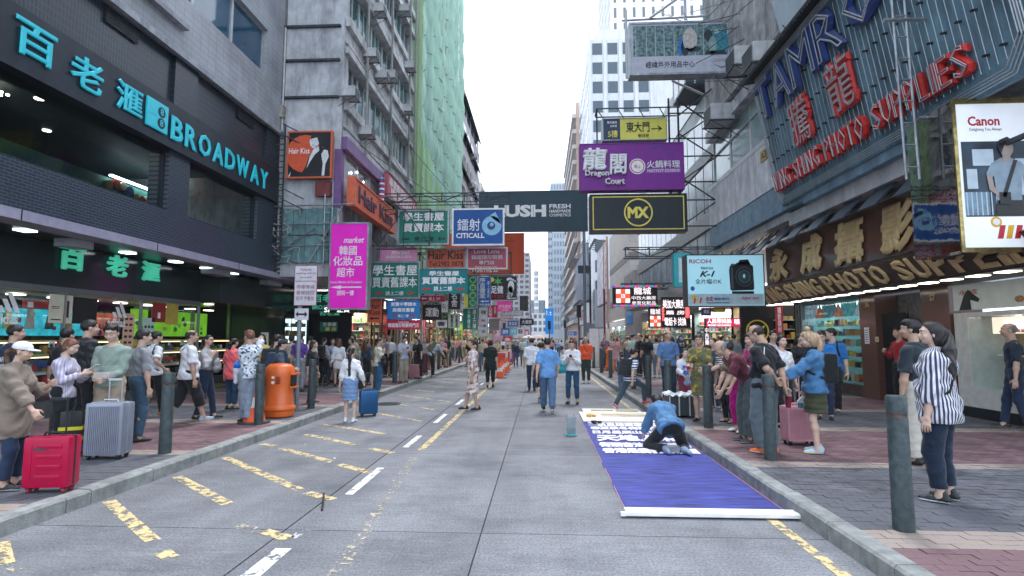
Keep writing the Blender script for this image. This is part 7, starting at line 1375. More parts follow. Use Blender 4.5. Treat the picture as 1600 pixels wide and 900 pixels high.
    # shoes
    for (g, a, kn, an) in legs:
        fd = V3(0, 1, 0); pitch = 0
        if knee is not None and feet is not None: continue
        if an[2] > .1 * s: pitch = -.6 if an[1] < 0 else .15
        Rf = rotz(-g * .12) @ rotx(pitch); hb = an - V3(0, 0, .03) * s; b = Blob(.02)
        F_ = lambda x, y, z: hb + Rf @ (V3(x, y, z) * s)
        b.cone(F_(0, -.045, .0), F_(0, .07, -.008), .037 * s, .036 * s).cone(F_(0, .07, -.012), F_(g * .006, .15, -.018), .038 * s, .028 * s).cone(F_(0, -.01, .03), F_(0, -.02, .045), .037 * s, .036 * s)
        zc = (hb[2] - .037 * s); b.cut.append((lambda o, R_: (lambda P: -(((P - o) @ R_)[..., 2] + .033 * s)))(hb, Rf)); v, q = b.mesh(max(.009, hx * .7)); so = ((v[q].mean(1) - hb) @ Rf)[:, 2] < -.018 * s
        fastobj('shoe', [(v, q, so.astype(int))], [M('shoe_%s' % (shoe,), shoe, .5), M('sole_%s' % (sole or (.02, .02, .02),), sole or (.02, .02, .02), .6)], t)
    # lower garment
    if not dress:
        bi = .012 + loose * .3; b = Blob(.025); torso(b, bi, (0,)); b.cut.append(lambda P: ((P - T(0, 0, .085)) @ RT)[..., 2])
        if skirt:
            hz, wd = skirt; 
            for i in range(5): f = i / 4; z = .88 + (hz - .88) * f; c = P0 * V3(1, 1, 0) + V3(0, 0, z * s); r_ = (.17 * bw + (wd - .17 * bw) * f) * s; b.ell(c, (r_, r_ * .8, max(.09, (.88 - hz) * .22) * s))
            b.cut.append(lambda P: hz * s - P[..., 2])
        else:
            for g, a, kn, an in legs:
                f = blen; e1 = min(1, f * 2); k1 = a + (kn - a) * e1; w0, w1, w2 = .086 * s * bw + bi * .6 + bloose * .5, .059 * s * bw + bi * .6 + bloose, .047 * s + bi * .5 + bloose
                if f <= .5: b.cone(a, kn, w0, w1 + .01, (k1, unit(kn - a)))
                else: b.cone(a, kn, w0, w1); k2 = kn + (an - kn) * (f - .5) * 2; b.cone(kn, an, w1, w2, (k2, unit(an - kn)))
        v, q = b.mesh(hx, 0, .005); fastobj('skirt' if skirt else 'trousers', [(v, q, 0)], [cloth(*bot)], t)
    # upper garment
    b = Blob(.028); li = loose; torso(b, li)
    for g, sh, el, wr_, mode in arms:
        if slv <= 0: continue
        e1 = min(1, slv * 2); c1 = sh + (el - sh) * e1
        if slv <= .5: b.cone(sh, el, .050 * s * bw + li * .7, .048 * s * bw + li * 1.1, (c1, unit(el - sh)))
        else: c2 = el + (wr_ - el) * (slv - .5) * 2; b.cone(sh, el, .050 * s * bw + li * .7, .042 * s * bw + li * .8); b.cone(el, wr_, .042 * s * bw + li * .8, .030 * s + li, (c2, unit(wr_ - el)))
    hz = hem
    if dress:
        hz, wd = dress
        for i in range(6): f = i / 5; z = .9 + (hz - .9) * f; c = P0 * V3(1, 1, 0) + V3(0, 0, z * s); r_ = (.16 * bw + (wd - .16) * f) * s; b.ell(c, (r_, r_ * .78, max(.09, (.9 - hz) * .2) * s))
        b.cut.append(lambda P: hz * s - P[..., 2] + .006 * np.sin(P[..., 0] * 60))
    else:
        if hem < -.05: b.ell(T(0, 0, hem * .5), (.168 * s * bw + li, .125 * s * bw + li, -hem * .9 * s + .06), RT)
        b.cut.append(lambda P: -((P - T(0, 0, hem)) @ RT)[..., 2])
    nk = T(0, .045, .52); b.cut.append(lambda P: .062 * s - np.linalg.norm((P - nk) / V3(1.15, 1, 1), axis=-1))
    v, q = b.mesh(hx, 0, .008 if li < .03 else .011); fastobj('dress' if dress else 'top', [(v, q, 0)], [cloth(*top)], t)
    if collar:
        c0 = T(0, -.01, .49); b = Blob(.01); 
        for i in range(12): a0, a1 = 2 * PI * i / 12, 2 * PI * (i + 1) / 12; b.cone(T(.068 * math.cos(a0), .005 + .062 * math.sin(a0), .475 - .02 * math.sin(a0)), T(.068 * math.cos(a1), .005 + .062 * math.sin(a1), .475 - .02 * math.sin(a1)), .012 * s, .012 * s)
        v, q = b.mesh(.009); fastobj('collar', [(v, q, 0)], [cloth(collar)], t)
    return dict(s=s, arms=arms, P0=P0, T=T, RT=RT, RH=RH, head=hcn, legs=legs)
def person(label, px, pyf, head, rz, z=.15, Hh=None, group=None, **kw):
    v = U(px, pyf, Z=z); H = Hh or (U(px, head, Y=v.y).z - z)
    if 'hat' in kw or kw.get('hair') in ('perm', 'curly'): H -= .02
    H = min(max(H, .9), 1.95); t = thing('person', label, 'person', v, R(rz), group); d = v.length
    kw.setdefault('hx', min(.036, max(.0125, .0013 * d))); kw.setdefault('fine', d < 21)
    info = build_person(t, H=H, **kw); info['t'] = t; info['M'] = Matrix.Translation(v) @ Matrix.Rotation(R(rz), 4, 'Z'); return info
def worn_thing(info, name, label, cat, group=None):
    t = thing(name, label, cat, (0, 0, 0), 0, group); t.matrix_world = info['M']; t.location = info['M'].to_translation(); t.rotation_euler = info['M'].to_euler(); return t
def backpack(info, label, col, sc_=1, off=0, detail=None):
    t = worn_thing(info, 'backpack', label, 'backpack'); s = info['s']; c = Vector(info['T'](0, -.2, .26)); Rm = Matrix(info['RT'].tolist()).to_4x4(); Mx = Matrix.Translation(c) @ Rm
    m_ = cloth(col); MB().box((-.15 * sc_, -.085, -.22 * sc_), (.15 * sc_, .075, .2 * sc_), 0, Mx).obj('bag', m_, t, True, bevel=.05); MB().box((-.11 * sc_, -.13, -.18 * sc_), (.11 * sc_, -.07, .02), 0, Mx).obj('pocket', m_, t, True, bevel=.025)
    for g in (-1, 1): MB().tube([Vector(info['T'](g * x, y, z)) for x, y, z in ((.07, -.13, .44), (.085, -.06, .525), (.095, .04, .53), (.105, .115, .45), (.11, .135, .34), (.125, .11, .22), (.14, .0, .16), (.12, -.1, .12))], .018, 6).obj('strap', m_, t)
    return t
def bag(info, label, col, at=(.27, -.02, .75), size=(.13, .06, .15), strap=None, name='handbag', cat='handbag'):
    t = worn_thing(info, name, label, cat); s = info['s']; c = Vector(at) * s; w_, d, h = size; b = Blob(.03); b.ell(c, (w_ * .75, d, h * .9)); b.cone(c + Vector((-w_ * .5, 0, -h * .4)), c + Vector((w_ * .5, 0, -h * .4)), d * .9, d * .9).cone(c + Vector((-w_ * .45, 0, h * .3)), c + Vector((w_ * .45, 0, h * .3)), d * .6, d * .6)
    v, q = b.mesh(.012, 0, .005); fastobj('bag', [(v, q, 0)], [cloth(col, rough=.5)], t)
    if strap: k = MB().tube([c + Vector((-w_ * .5, 0, h * .6))] + [Vector(p_) * s for p_ in strap] + [c + Vector((w_ * .5, 0, h * .6))], .009, 5)
    else: k = MB().tube([c + Vector((-w_ * .4, 0, h * .7)), c + Vector((-w_ * .3, 0, h * 1.6)), c + Vector((w_ * .3, 0, h * 1.6)), c + Vector((w_ * .4, 0, h * .7))], .007, 5)
    k.obj('strap', cloth(col, rough=.5), t); return t
def phone(info, arm, label, col=(.02, .02, .02)):
    g, sh, el, wr_, mode = info['arms'][arm]; t = worn_thing(info, 'phone', label, 'phone'); d = unit(wr_ - el); c = Vector(wr_ + d * .11 + V3(0, 0, .03)); a = -.7
    Mx = Matrix.Translation(c) @ Matrix.Rotation(-.9, 4, 'X'); MB().box((-.037, -.005, -.075), (.037, .005, .075), 0, Mx).obj('case', M('phone_%s' % (col,), col, .3), t, bevel=.004); MB().add([Mx @ Vector(p) for p in ((-.033, -.0058, -.07), (.033, -.0058, -.07), (.033, -.0058, .07), (-.033, -.0058, .07))], [(0, 1, 2, 3)]).obj('screen', M('phone_screen', (.03, .04, .06), .1, emit=.1, ecol=(.5, .6, .8)), t)
def crossstrap(info, col=(.01, .01, .012)):
    k = MB(); T = info['T']; k.tube([Vector(T(x, y, z)) for x, y, z in ((.09, -.03, .515), (.05, -.13, .42), (-.03, -.14, .28), (-.11, -.12, .12), (-.16, .0, .04), (-.12, .12, .12), (-.02, .145, .28), (.07, .12, .43), (.09, -.03, .515))], .011, 5); k.obj('strap', cloth(col), info['t'])
N = None; WT = (.66, .68, .72); BK = (.014, .016, .02); DN = (.06, .12, .22); NV = (.02, .035, .075); GY = (.25, .27, .3)
def crowd_people():
    P = person
    # --- left pavement, near
    i = P('woman in a white cap and loose taupe shirt holding the red suitcase', 12, 764, 531, -70, sex='f', hair='pony', hc='brown', hat=(.72, .73, .78), top=((.20, .165, .135),), slv=.85, hem=-.34, loose=.035, bot=(NV,), blen=.93, shoe=BK, sole=WT, ra=(.28, .34, .86, 1), la='phone', hp=-.15)
    tx = text('FASHION\nMACHINE\nTOURS', WHITE, i['t'], (-.11, -.165, 1.15), (1, 0, 0), (0, -.05, 1), .26, .2, .02, .002, name='print')
    i = P('young person with short brown hair in a lilac striped shirt using a phone', 92, 712, 528, -80, sex='f', hair='bob', hc='red', top=((.55, .52, .62), 'v', (.35, .33, .45), 9), slv=.9, hem=-.1, bot=(BK,), la='phone', ra='phone', hp=-.4, skin=2); phone(i, 1, 'white phone in the hands of the person in the lilac shirt', (.5, .5, .52))
    i = P('man in a black leather jacket seen from behind among the shoppers', 125, 690, 500, -25, hair='short', top=((.018, .02, .026), N, N, 1, .4), slv=1, hem=-.1, loose=.03, bot=(BK,), build=1.08, hy=-.3)
    P('man in a navy shirt at the picture edge facing the shop window', 8, 690, 508, -15, hair='short', top=((.01, .03, .075),), slv=.5, bot=(BK,), hy=-.5)
    P('shopper mostly hidden behind the brown-haired person, dark hair only showing', 92, 680, 513, 0, hair='short', top=(BK,), bot=(BK,))
    i = P('man with glasses in a sage green shirt leaning on the silver suitcase', 166, 703, 504, 196, hair='curly', hc='black', glasses=True, top=((.23, .30, .26),), slv=.95, hem=-.08, bot=((.33, .27, .2),), la=(.06, .26, .98, 1), ra=(.1, .24, 1.0, 1), hp=-.3, shoe=WT, sole=WT, skin=2, bloose=.01)
    t = worn_thing(i, 'food_box', 'clear plastic food box with a snack resting on the silver suitcase handle', 'food box'); MB().box((-.13, .22, 1.0), (.07, .36, 1.09)).obj('lid', mat('clear_plastic', (.6, .6, .6), .15, alpha=.45), t, bevel=.02); MB().box((-.11, .24, 1.0), (.05, .34, 1.05)).obj('snack', M('snack', (.45, .3, .22), .7, var=.4, scale=30), t, bevel=.02)
    P('man in a grey T-shirt behind the one in the sage shirt', 212, 690, 515, -30, hair='short', top=((.24, .26, .28),), slv=.5, bot=((.05, .1, .16),), hy=-.2)
    i = P('young man in a white T-shirt with dark rucksack straps, left of two', 236, 652, 518, -25, hair='short', top=(WT,), slv=.4, hem=-.1, loose=.022, bot=(BK,), stance='stepR', ra=(.3, .05, .95, 0), shoe=(.3, .1, .03), sole=WT)
    [MB().tube([Vector(i['T'](g * x, y, z)) for x, y, z in ((.12, .1, .3), (.1, .04, .5), (.11, -.05, .5), (.14, -.12, .36), (.16, -.04, .2))], .018, 5).obj('strap', cloth(NV), i['t']) for g in (-1, 1)]
    i = P('stout man in a white T-shirt and black cropped trousers with a body strap', 290, 663, 516, -40, hair='thin', hc='dark', build=1.14, top=(WT,), slv=.42, hem=-.12, loose=.022, bot=(BK,), blen=.72, bloose=.02, stance='walkR', hy=-.3, shoe=(.25, .35, .42), sole=WT, skin=1); crossstrap(i)
    i = P('woman with glasses in a grey vest over white sleeves and navy trousers', 318, 655, 523, -75, sex='f', hair='pony', glasses=True, top=((.42, .42, .44),), slv=.85, hem=.06, bot=(NV,), la='strap', ra='strap', stance='stepL', hy=-.5); bag(i, 'small grey rucksack held at the chest by the woman in the grey vest', (.25, .25, .26), (.0, .2, 1.08), (.12, .07, .16), name='rucksack', cat='rucksack')
    i = P('woman in a coral blouse with a ponytail seen from behind', 360, 641, 528, -15, sex='f', hair='pony', top=((.75, .13, .15),), slv=.45, hem=-.2, loose=.03, bot=((.02, .06, .12),), blen=.9, shoe=BK, sole=WT); bag(i, 'black handbag hanging by the knees of the woman in coral', BK, (.22, .05, .5), (.14, .06, .16))
    i = P('man with curly hair in a blue patterned shirt holding a blue jacket and eating', 385, 662, 515, 62, hair='curly', hc='red', glasses=True, top=((.62, .66, .72), 'f', (.03, .07, .16), 22), slv=.45, hem=-.1, loose=.02, bot=((.22, .27, .34),), bloose=.022, stance='x', ra=(.1, .2, 1.44, 1), la='cross', shoe=BK, sole=(.02, .02, .02), skin=1)
    t = worn_thing(i, 'jacket', 'bright blue and white jacket draped over the arm of the man eating', 'jacket'); b = Blob(.03).ell((-.02, .2, 1.05), (.15, .08, .09)).cone((.06, .22, 1.0), (.08, .22, .66), .1, .07).cone((-.06, .22, 1.0), (-.1, .2, .76), .09, .05); v, q = b.mesh(.014, 0, .012); c = v[q].mean(1); fastobj('cloth', [(v, q, ((c[:, 0] < -.03) & (c[:, 2] < 1.0)).astype(int))], [cloth((.01, .16, .6)), cloth((.6, .62, .7))], t)
    i = P('man in black with a dark rucksack near the shop doorway', 428, 640, 523, -20, hair='short', top=((.02, .022, .025),), slv=.5, bot=(BK,)); backpack(i, 'dark rucksack on the man near the shop doorway', (.03, .04, .05))
    i = P('man in a navy cap and slate T-shirt behind the orange bin', 436, 645, 530, -70, hair='short', hat=(.02, .03, .05), top=((.07, .10, .15),), slv=.42, bot=(NV,), ra='hold', la='down'); backpack(i, 'navy rucksack of the man wearing a navy cap', (.025, .045, .08))
    P('person in a purple T-shirt walking away beyond the sign pole', 466, 612, 522, 5, hair='short', top=((.12, .05, .28),), bot=(GY,))
    i = P('woman in a black top and camouflage trousers carrying a pink bag', 486, 630, 532, -100, sex='f', hair='long', top=((.015, .02, .022),), slv=.6, hem=-.06, bot=((.07, .09, .075), 'f', (.02, .03, .03), 14), hy=.4, shoe=BK, sole=WT); bag(i, 'dusty pink handbag carried by the woman in camouflage trousers', (.35, .18, .2), (.26, .1, .62), (.13, .07, .1))
    i = P('woman in a white striped shirt with a black rucksack', 504, 603, 527, -10, sex='f', hair='pony', top=((.6, .6, .62), 'h', (.1, .1, .12), 9), slv=.9, bot=(BK,)); backpack(i, 'black rucksack over the white striped shirt', BK)
    P('man in a white T-shirt facing away beside the sign pole', 482, 606, 525, 10, hair='short', top=(WT,), bot=(GY,))
    # --- woman with blue suitcase, on the road
    i = P('woman with a very long black ponytail in a denim skirt pulling the blue suitcase', 546, 660, 542, 4, z=0, sex='f', hair='longpony', top=(WT,), slv=.95, hem=.0, loose=.014, bot=((.16, .26, .45),), skirt=(.5, .19), ra=(.3, .02, .86, 1), la='down', shoe=WT, sole=WT, skin=2); bag(i, 'small black bag at the side of the woman with the long ponytail', BK, (.24, .05, .85), (.1, .05, .12), strap=((-.05, -.12, 1.2), (-.1, -.02, 1.42), (.0, .12, 1.25)))
    P2 = [('woman in a long white coat with brown hair, walking away', 528, 604, 529, 25, dict(sex='f', hair='long', hc='brown', top=(WT,), slv=.95, hem=-.3, bot=((.4, .3, .25),), blen=.45)),
          ('woman facing the camera in a dark top and mint cardigan', 552, 596, 530, 180, dict(sex='f', hair='long', top=((.25, .45, .42),), slv=.9, bot=(BK,))),
          ('woman with long brown hair and a denim-sleeved black top', 572, 602, 528, -30, dict(sex='f', hair='down', hc='brown', top=((.03, .05, .08),), slv=.9, bot=(BK,)))]
    for l, a, b_, c, d, kw in P2: P(l, a, b_, c, d, **kw)
    i = P('man in a beige waistcoat and blue jeans looking right', 590, 614, 528, -62, hair='short', top=((.50, .50, .42),), slv=.4, hem=-.1, loose=.018, bot=((.02, .09, .2),), bloose=.008, ra='strap', hy=-.3, shoe=(.2, .19, .15), skin=1); bag(i, 'black messenger bag at the side of the man in the beige waistcoat', BK, (.22, .1, 1.0), (.12, .07, .17), strap=((.1, .1, 1.3), (.09, .0, 1.44), (.1, -.1, 1.25)), name='messenger_bag', cat='bag')
    i = P('man in a pale blue polo and khaki trousers reading his phone', 630, 598, 525, -140, hair='short', top=((.33, .38, .48),), slv=.44, hem=-.08, loose=.02, bot=((.28, .25, .2),), bloose=.015, la='phone', ra='phone', hp=-.35, shoe=(.06, .05, .04)); phone(i, 1, 'dark phone read by the man in the pale blue polo')
    i = P('person in a grey T-shirt bending forward with an outstretched arm', 676, 590, 540, -65, Hh=1.68, hair='short', hc='grey', lean=.7, top=((.36, .4, .47),), slv=.45, hem=-.1, bot=(BK,), la=(-.2, .62, 1.05, 1), ra='low', shoe=(.1, .14, .18), sole=WT); backpack(i, 'olive camouflage rucksack on the bending person', (.12, .12, .06))
    P('woman in a white skirt and blue blouse walking away', 611, 588, 526, 0, sex='f', hair='long', top=((.35, .42, .52),), slv=.4, bot=(WT,), skirt=(.55, .17))
    P('man in a dark shirt and tan trousers facing the camera', 697, 574, 524, 180, hair='short', top=((.02, .03, .035),), slv=.45, bot=((.35, .27, .18),))
    P('person in black bending behind the bollards', 655, 592, 532, 150, hair='short', lean=.4, top=(BK,), slv=.4, bot=(BK,), Hh=1.65)
    P('woman in a grey top beside the bending person', 664, 586, 527, 170, sex='f', hair='long', top=((.4, .4, .45),), bot=((.15, .04, .06),))
    # --- road
    P('woman in a pale floral dress striding left across the road', 738, 641, 529, 100, z=0, sex='f', hair='pony', hc='dark', build=1.02, top=((.62, .58, .56), 'f', (.34, .09, .1), 13), slv=.62, dress=(.42, .2), loose=.02, stance='stepR', la='down', ra='down', shoe=BK, skin=1)
    i = P('woman in a loose black tunic and leggings walking away', 766, 606, 531, 0, z=0, sex='f', hair='bob', build=1.1, top=((.012, .02, .02),), slv=.42, hem=-.3, loose=.03, bot=(BK,), blen=.85, stance='stepR'); 
    P('man in a white T-shirt with dark trim and jeans walking away', 831, 611, 528, 0, z=0, hair='short', hc='dark', build=1.05, top=((.66, .68, .74),), slv=.44, hem=-.1, loose=.022, bot=(NV,), stance='stepL', ra='walkb', shoe=BK, sole=GY)
    P('person in black shorts half hidden by the man in blue', 846, 628, 535, 5, z=0, hair='short', top=((.6, .62, .7),), bot=(BK,), blen=.6, stance='walkR', sole=WT)
    i = P('man in a sky-blue shirt and jeans walking away mid-road', 856, 645, 528, 3, z=0, hair='short', build=1.06, top=((.12, .28, .56),), slv=.44, hem=-.13, loose=.024, bot=((.07, .14, .25),), bloose=.014, stance='walkL', ra='walkf', la='walkb', shoe=BK, sole=WT)
    i = P('woman in a white blouse and rolled jeans looking at her phone', 895, 631, 530, 165, z=0, sex='f', hair='bun', top=((.62, .64, .7),), slv=.9, hem=-.06, loose=.022, bot=((.02, .07, .14),), blen=.9, la='phone', ra='phone', hp=-.4, stance='wide'); bag(i, 'large teal shoulder bag on the woman in the white blouse', (.02, .28, .34), (.3, .02, .98), (.2, .1, .2), strap=((.24, .04, 1.2), (.17, -.02, 1.42), (.2, -.08, 1.2)), name='shoulder_bag', cat='bag'); phone(i, 0, 'phone held by the woman in the white blouse')
    i = P('man in a bright orange T-shirt with a cross-body strap facing the camera', 916, 598, 526, 170, hair='thin', build=1.14, top=((.75, .1, .035),), slv=.44, hem=-.08, loose=.02, bot=((.03, .05, .045),), z=0, shoe=WT, sole=WT, skin=1); crossstrap(i)
    P('elderly man in a pale shirt walking down the middle of the road', 817, 572, 527, 178, z=0, hair='thin', hc='grey', top=((.45, .55, .55),), slv=.5, bot=((.12, .13, .13),), stance='stepL')
    i = P('child in a dark jacket and jeans with a magenta bag on the road', 806, 574, 533, 185, z=0, hair='bob', top=((.03, .04, .07),), slv=.9, bot=((.04, .08, .2),), kid=1, shoe=(.4, .05, .1)); bag(i, 'small magenta bag carried by the child in the dark jacket', (.45, .02, .2), (.3, 0, .45), (.1, .04, .12))
    # --- right side
    i = P('boy in a blue and white striped T-shirt leaping onto the kerb', 985, 640, 545, -58, z=.02, hair='short', top=((.60, .63, .70), 'h', (.02, .04, .14), 5.5), slv=.45, hem=-.1, loose=.024, bot=((.035, .06, .085),), Hh=1.5, stance='run', lean=.18, la='walkf', ra='walkb', shoe=(.45, .02, .06), sole=WT, kid=1, pelvis=(0, .02, .84)); backpack(i, 'black rucksack on the leaping striped boy', (.02, .025, .03), .95)
    i = P('child crouching on the kerb behind the striped boy', 972, 612, 560, -20, hair='short', top=((.05, .1, .2),), slv=.9, bot=((.1, .15, .25),), Hh=1.1, lean=.3)
    i = P('balding man in a blue polo standing behind the boy in white', 1046, 628, 516, 185, hair='balding', hc='dark', top=((.08, .17, .34),), slv=.45, hem=-.08, loose=.022, bot=((.02, .03, .05),), collar=(.5, .5, .52), ra='down', hy=.2, skin=1, build=1.05)
    i = P('boy in a white sweatshirt and maroon trousers holding a blue toy', 1072, 640, 546, 188, hair='bob', hc='black', top=((.58, .60, .66),), slv=.95, hem=-.04, loose=.024, bot=((.17, .03, .06),), bloose=.018, kid=1, ra='hold', la='down', shoe=(.1, .1, .1), skin=2)
    k = MB(); k.cyl((-.07, .125, .9), (-.07, .155, .9), .035, n=12); k.cyl((.07, .12, .93), (.07, .155, .93), .045, n=3, mi=1); k.obj('print', [RED, SB], i['t'])
    t = worn_thing(i, 'toy', 'small blue toy in the hand of the boy in white', 'toy'); g_ = i['arms'][1][3]; MB().box((g_[0] - .05, g_[1] + .06, g_[2] + .0), (g_[0] + .06, g_[1] + .1, g_[2] + .08)).obj('body', M('toy_blue', (.01, .1, .5), .4), t, bevel=.015)
    i = P('woman in a yellow-green floral dress filming with a red phone', 1097, 658, 521, 150, sex='f', hair='bun', hc='dark', build=1.08, top=((.12, .12, .06), 'f', (.40, .28, .03), 12), slv=.4, dress=(.5, .19), loose=.016, la='hold', ra='hold', hp=-.3, shoe=BK, skin=1); phone(i, 1, 'red phone held up by the woman in the floral dress', (.5, .02, .05)); bag(i, 'small grey-blue purse hanging from the wrist of the woman in the floral dress', (.15, .2, .26), (.2, .22, .78), (.07, .035, .1))
    i = P('woman in black and white stripes with a purple bag resting on the bollard', 1140, 660, 534, 118, sex='f', hair='bun', hc='dark', lean=.28, top=((.55, .55, .57), 'h', (.03, .03, .03), 9), slv=.4, bot=(BK,), la=(-.15, .55, 1.02, 1), hp=-.3, shoe=(.25, .15, .11)); bag(i, 'plum shoulder bag on the woman in black and white stripes', (.09, .02, .06), (-.26, .02, .85), (.14, .07, .15), strap=((-.2, .05, 1.1), (-.15, .0, 1.4), (-.2, -.08, 1.1)), name='shoulder_bag', cat='bag')
    P('woman in magenta trousers and a flowery yellow blouse leaning in', 1156, 675, 530, 112, sex='f', hair='perm', build=1.05, lean=.25, top=((.10, .09, .06), 'f', (.42, .3, .08), 16), slv=.42, bot=((.40, .01, .18),), blen=.93, la='low', ra='low', shoe=WT, hp=-.3)
    P('black-haired woman with a dark rucksack behind the bollard hand', 1118, 640, 528, 130, sex='f', hair='long', top=((.03, .06, .08),), bot=((.04, .05, .07),), shoe=(.02, .08, .2), sole=WT)
    P('old bald man in a maroon polo bending low to watch the painter', 1168, 690, 540, 100, Hh=1.68, hair='balding', hc='grey', lean=.72, hp=-.1, top=((.11, .025, .04),), slv=.45, hem=-.06, loose=.02, bot=((.07, .09, .095),), bloose=.03, la='low', ra='back', shoe=(.05, .05, .06), sole=GY, skin=1)
    P('woman with permed black hair and a magenta scarf in the watching group', 1178, 664, 520, 120, sex='f', hair='perm', top=((.3, .03, .12), 'f', (.04, .03, .04), 20), slv=.6, bot=(BK,))
    i = P('big man in a black and white sports shirt with hands clasped behind', 1200, 708, 506, 38, hair='thin', hc='dark', build=1.17, glasses=True, top=((.012, .014, .018),), slv=.46, hem=-.1, loose=.024, bot=((.115, .15, .17),), bloose=.035, la='back', ra=(.12, -.2, .86, 2), hp=-.38, hy=.35, lean=.06, shoe=(.75, .16, .03), sole=(.65, .65, .6), skin=1)
    k = MB()
    for g in (-1, 1): k.tube([Vector(i['T'](g * x, y, z)) for x, y, z in ((.14, -.12, .46), (.19, -.135, .36), (.215, -.12, .26))], .005, 4)
    k.obj('piping', W_, i['t']); t = worn_thing(i, 'bottle', 'dark red flask dangling from the hand of the big man in black', 'bottle'); MB().cyl((.16, -.22, .62), (.16, -.24, .8), .034, .034, 14).cyl((.16, -.24, .8), (.16, -.245, .85), .028, .028, 12, 1).obj('flask', [M('flask_red', (.18, .01, .03), .3), STEEL], t, True)
    P('young woman in a white T-shirt with a thin strap behind the big man', 1226, 668, 524, 190, sex='f', hair='bob', top=(WT,), slv=.42, bot=(BK,), skin=2)
    P('young man in a pale top beyond the big man', 1212, 640, 517, 180, hair='short', top=((.5, .52, .56),), bot=(GY,))
    P('woman with long black hair in dark clothes near the camera window', 1253, 634, 522, 200, sex='f', hair='long', top=((.03, .03, .04),), slv=.9, bot=(BK,))
    i = P('blonde woman in an oversized denim jacket and olive skirt with a bun', 1278, 708, 516, 68, sex='f', hair='down', hc='blond', top=((.05, .15, .30), 'f', (.08, .2, .37), 9), slv=.85, hem=-.1, loose=.036, bot=((.05, .055, .03),), skirt=(.56, .2), ra=(.32, .1, .82, 0), la=(.22, .42, .98, 1), hp=-.4, shoe=(.4, .5, .6), sole=(.65, .62, .2), skin=2, stance='stand'); backpack(i, 'black leather rucksack slung on the denim jacket', (.012, .016, .018), .95)
    b = Blob(.01).ell(i['head'] + i['RH'] @ V3(0, -.05, .13), (.045, .045, .04)); v, q = b.mesh(.009, 0, .003); fastobj('hair_bun', [(v, q, 0)], [HAIRM['blond']], i['t'])
    g_ = i['arms'][1][3]; t = worn_thing(i, 'cake_box', 'white paper cake box with a blue picture carried by the blonde woman', 'box'); k = MB(); c = Vector((g_[0], g_[1] + .02, g_[2] - .2)); k.ext([c + Vector((-.07, -.1, -.06)), c + Vector((-.07, .1, -.06)), c + Vector((-.07, .1, .03)), c + Vector((-.07, .04, .1)), c + Vector((-.07, -.04, .1)), c + Vector((-.07, -.1, .03))], (.14, 0, 0)); k.obj('box', SW, t); MB().box((c.x + .02 - .11, c.y + .0, c.z - .05), (c.x - .072, c.y + .095, c.z + .02)).obj('print', mat('box_print', (.05, .25, .35), .5, var=.8, scale=40), t)
    P('young man in a bright blue T-shirt behind the denim jacket', 1290, 655, 516, 150, hair='short', top=((.02, .16, .45),), slv=.45, bot=(NV,), ra='phone', la='phone', hp=-.3)
    i = P('teenage boy with glasses in a blue printed T-shirt walking left', 1306, 646, 513, 140, hair='short', glasses=True, top=((.02, .15, .42),), slv=.45, hem=-.08, loose=.024, bot=(BK,), hy=-1.2, stance='stepL', shoe=(.05, .07, .09), sole=GY, skin=2)
    text('CAMBRIDGE', M('print_red', (.45, .1, .12), .6), i['t'], (.1, .155, 1.22), (-1, 0, 0), (0, 0, 1), .2, .05, .01, .003, name='print'); [MB().tube([Vector(i['T'](g * x, y, z)) for x, y, z in ((.12, -.1, .5), (.1, .06, .5), (.12, .13, .36), (.14, .05, .2))], .016, 5).obj('strap', cloth(BK), i['t']) for g in (-1, 1)]
    i = P('man in a black T-shirt and cream trousers beside the woman in stripes', 1440, 726, 498, 28, hair='curly', build=1.08, top=((.02, .03, .04),), slv=.45, hem=-.06, loose=.022, bot=((.45, .43, .38),), bloose=.03, hy=.5, skin=1, shoe=BK)
    k = MB().lathe([(.034, -.01), (.034, .01)], 12); o = k.obj('watch', BLACK, i['t']); o.location = Vector(i['arms'][0][3])
    i = P('woman with long black hair in a navy and white striped blouse', 1478, 784, 503, 40, sex='f', hair='down', build=1.16, top=((.60, .61, .66), 'v', (.035, .045, .10), 11), slv=.78, hem=-.18, loose=.03, bot=((.012, .022, .045),), blen=.92, ra='down', la='down', hy=.55, shoe=(.015, .02, .022), sole=WT, skin=2, bloose=.005); crossstrap(i)
    P('grey-haired man in a dark T-shirt at the picture edge by the lit cabinet', 1592, 672, 505, 60, hair='thin', hc='grey', top=((.015, .03, .055),), slv=.45, bot=(NV,), shoe=BK, sole=GY, stance='stepR')
    P('shop assistant in a red and yellow uniform behind the camera counter', 1346, 592, 514, 165, hair='short', glasses=True, top=((.28, .03, .03),), slv=.7, bot=(BK,), collar=(.6, .5, .03), group=None)
    P('person in a red jacket holding a phone in the shop passage', 1412, 636, 512, 100, hair='short', top=((.32, .02, .03),), slv=.95, bot=(BK,), ra='phone')
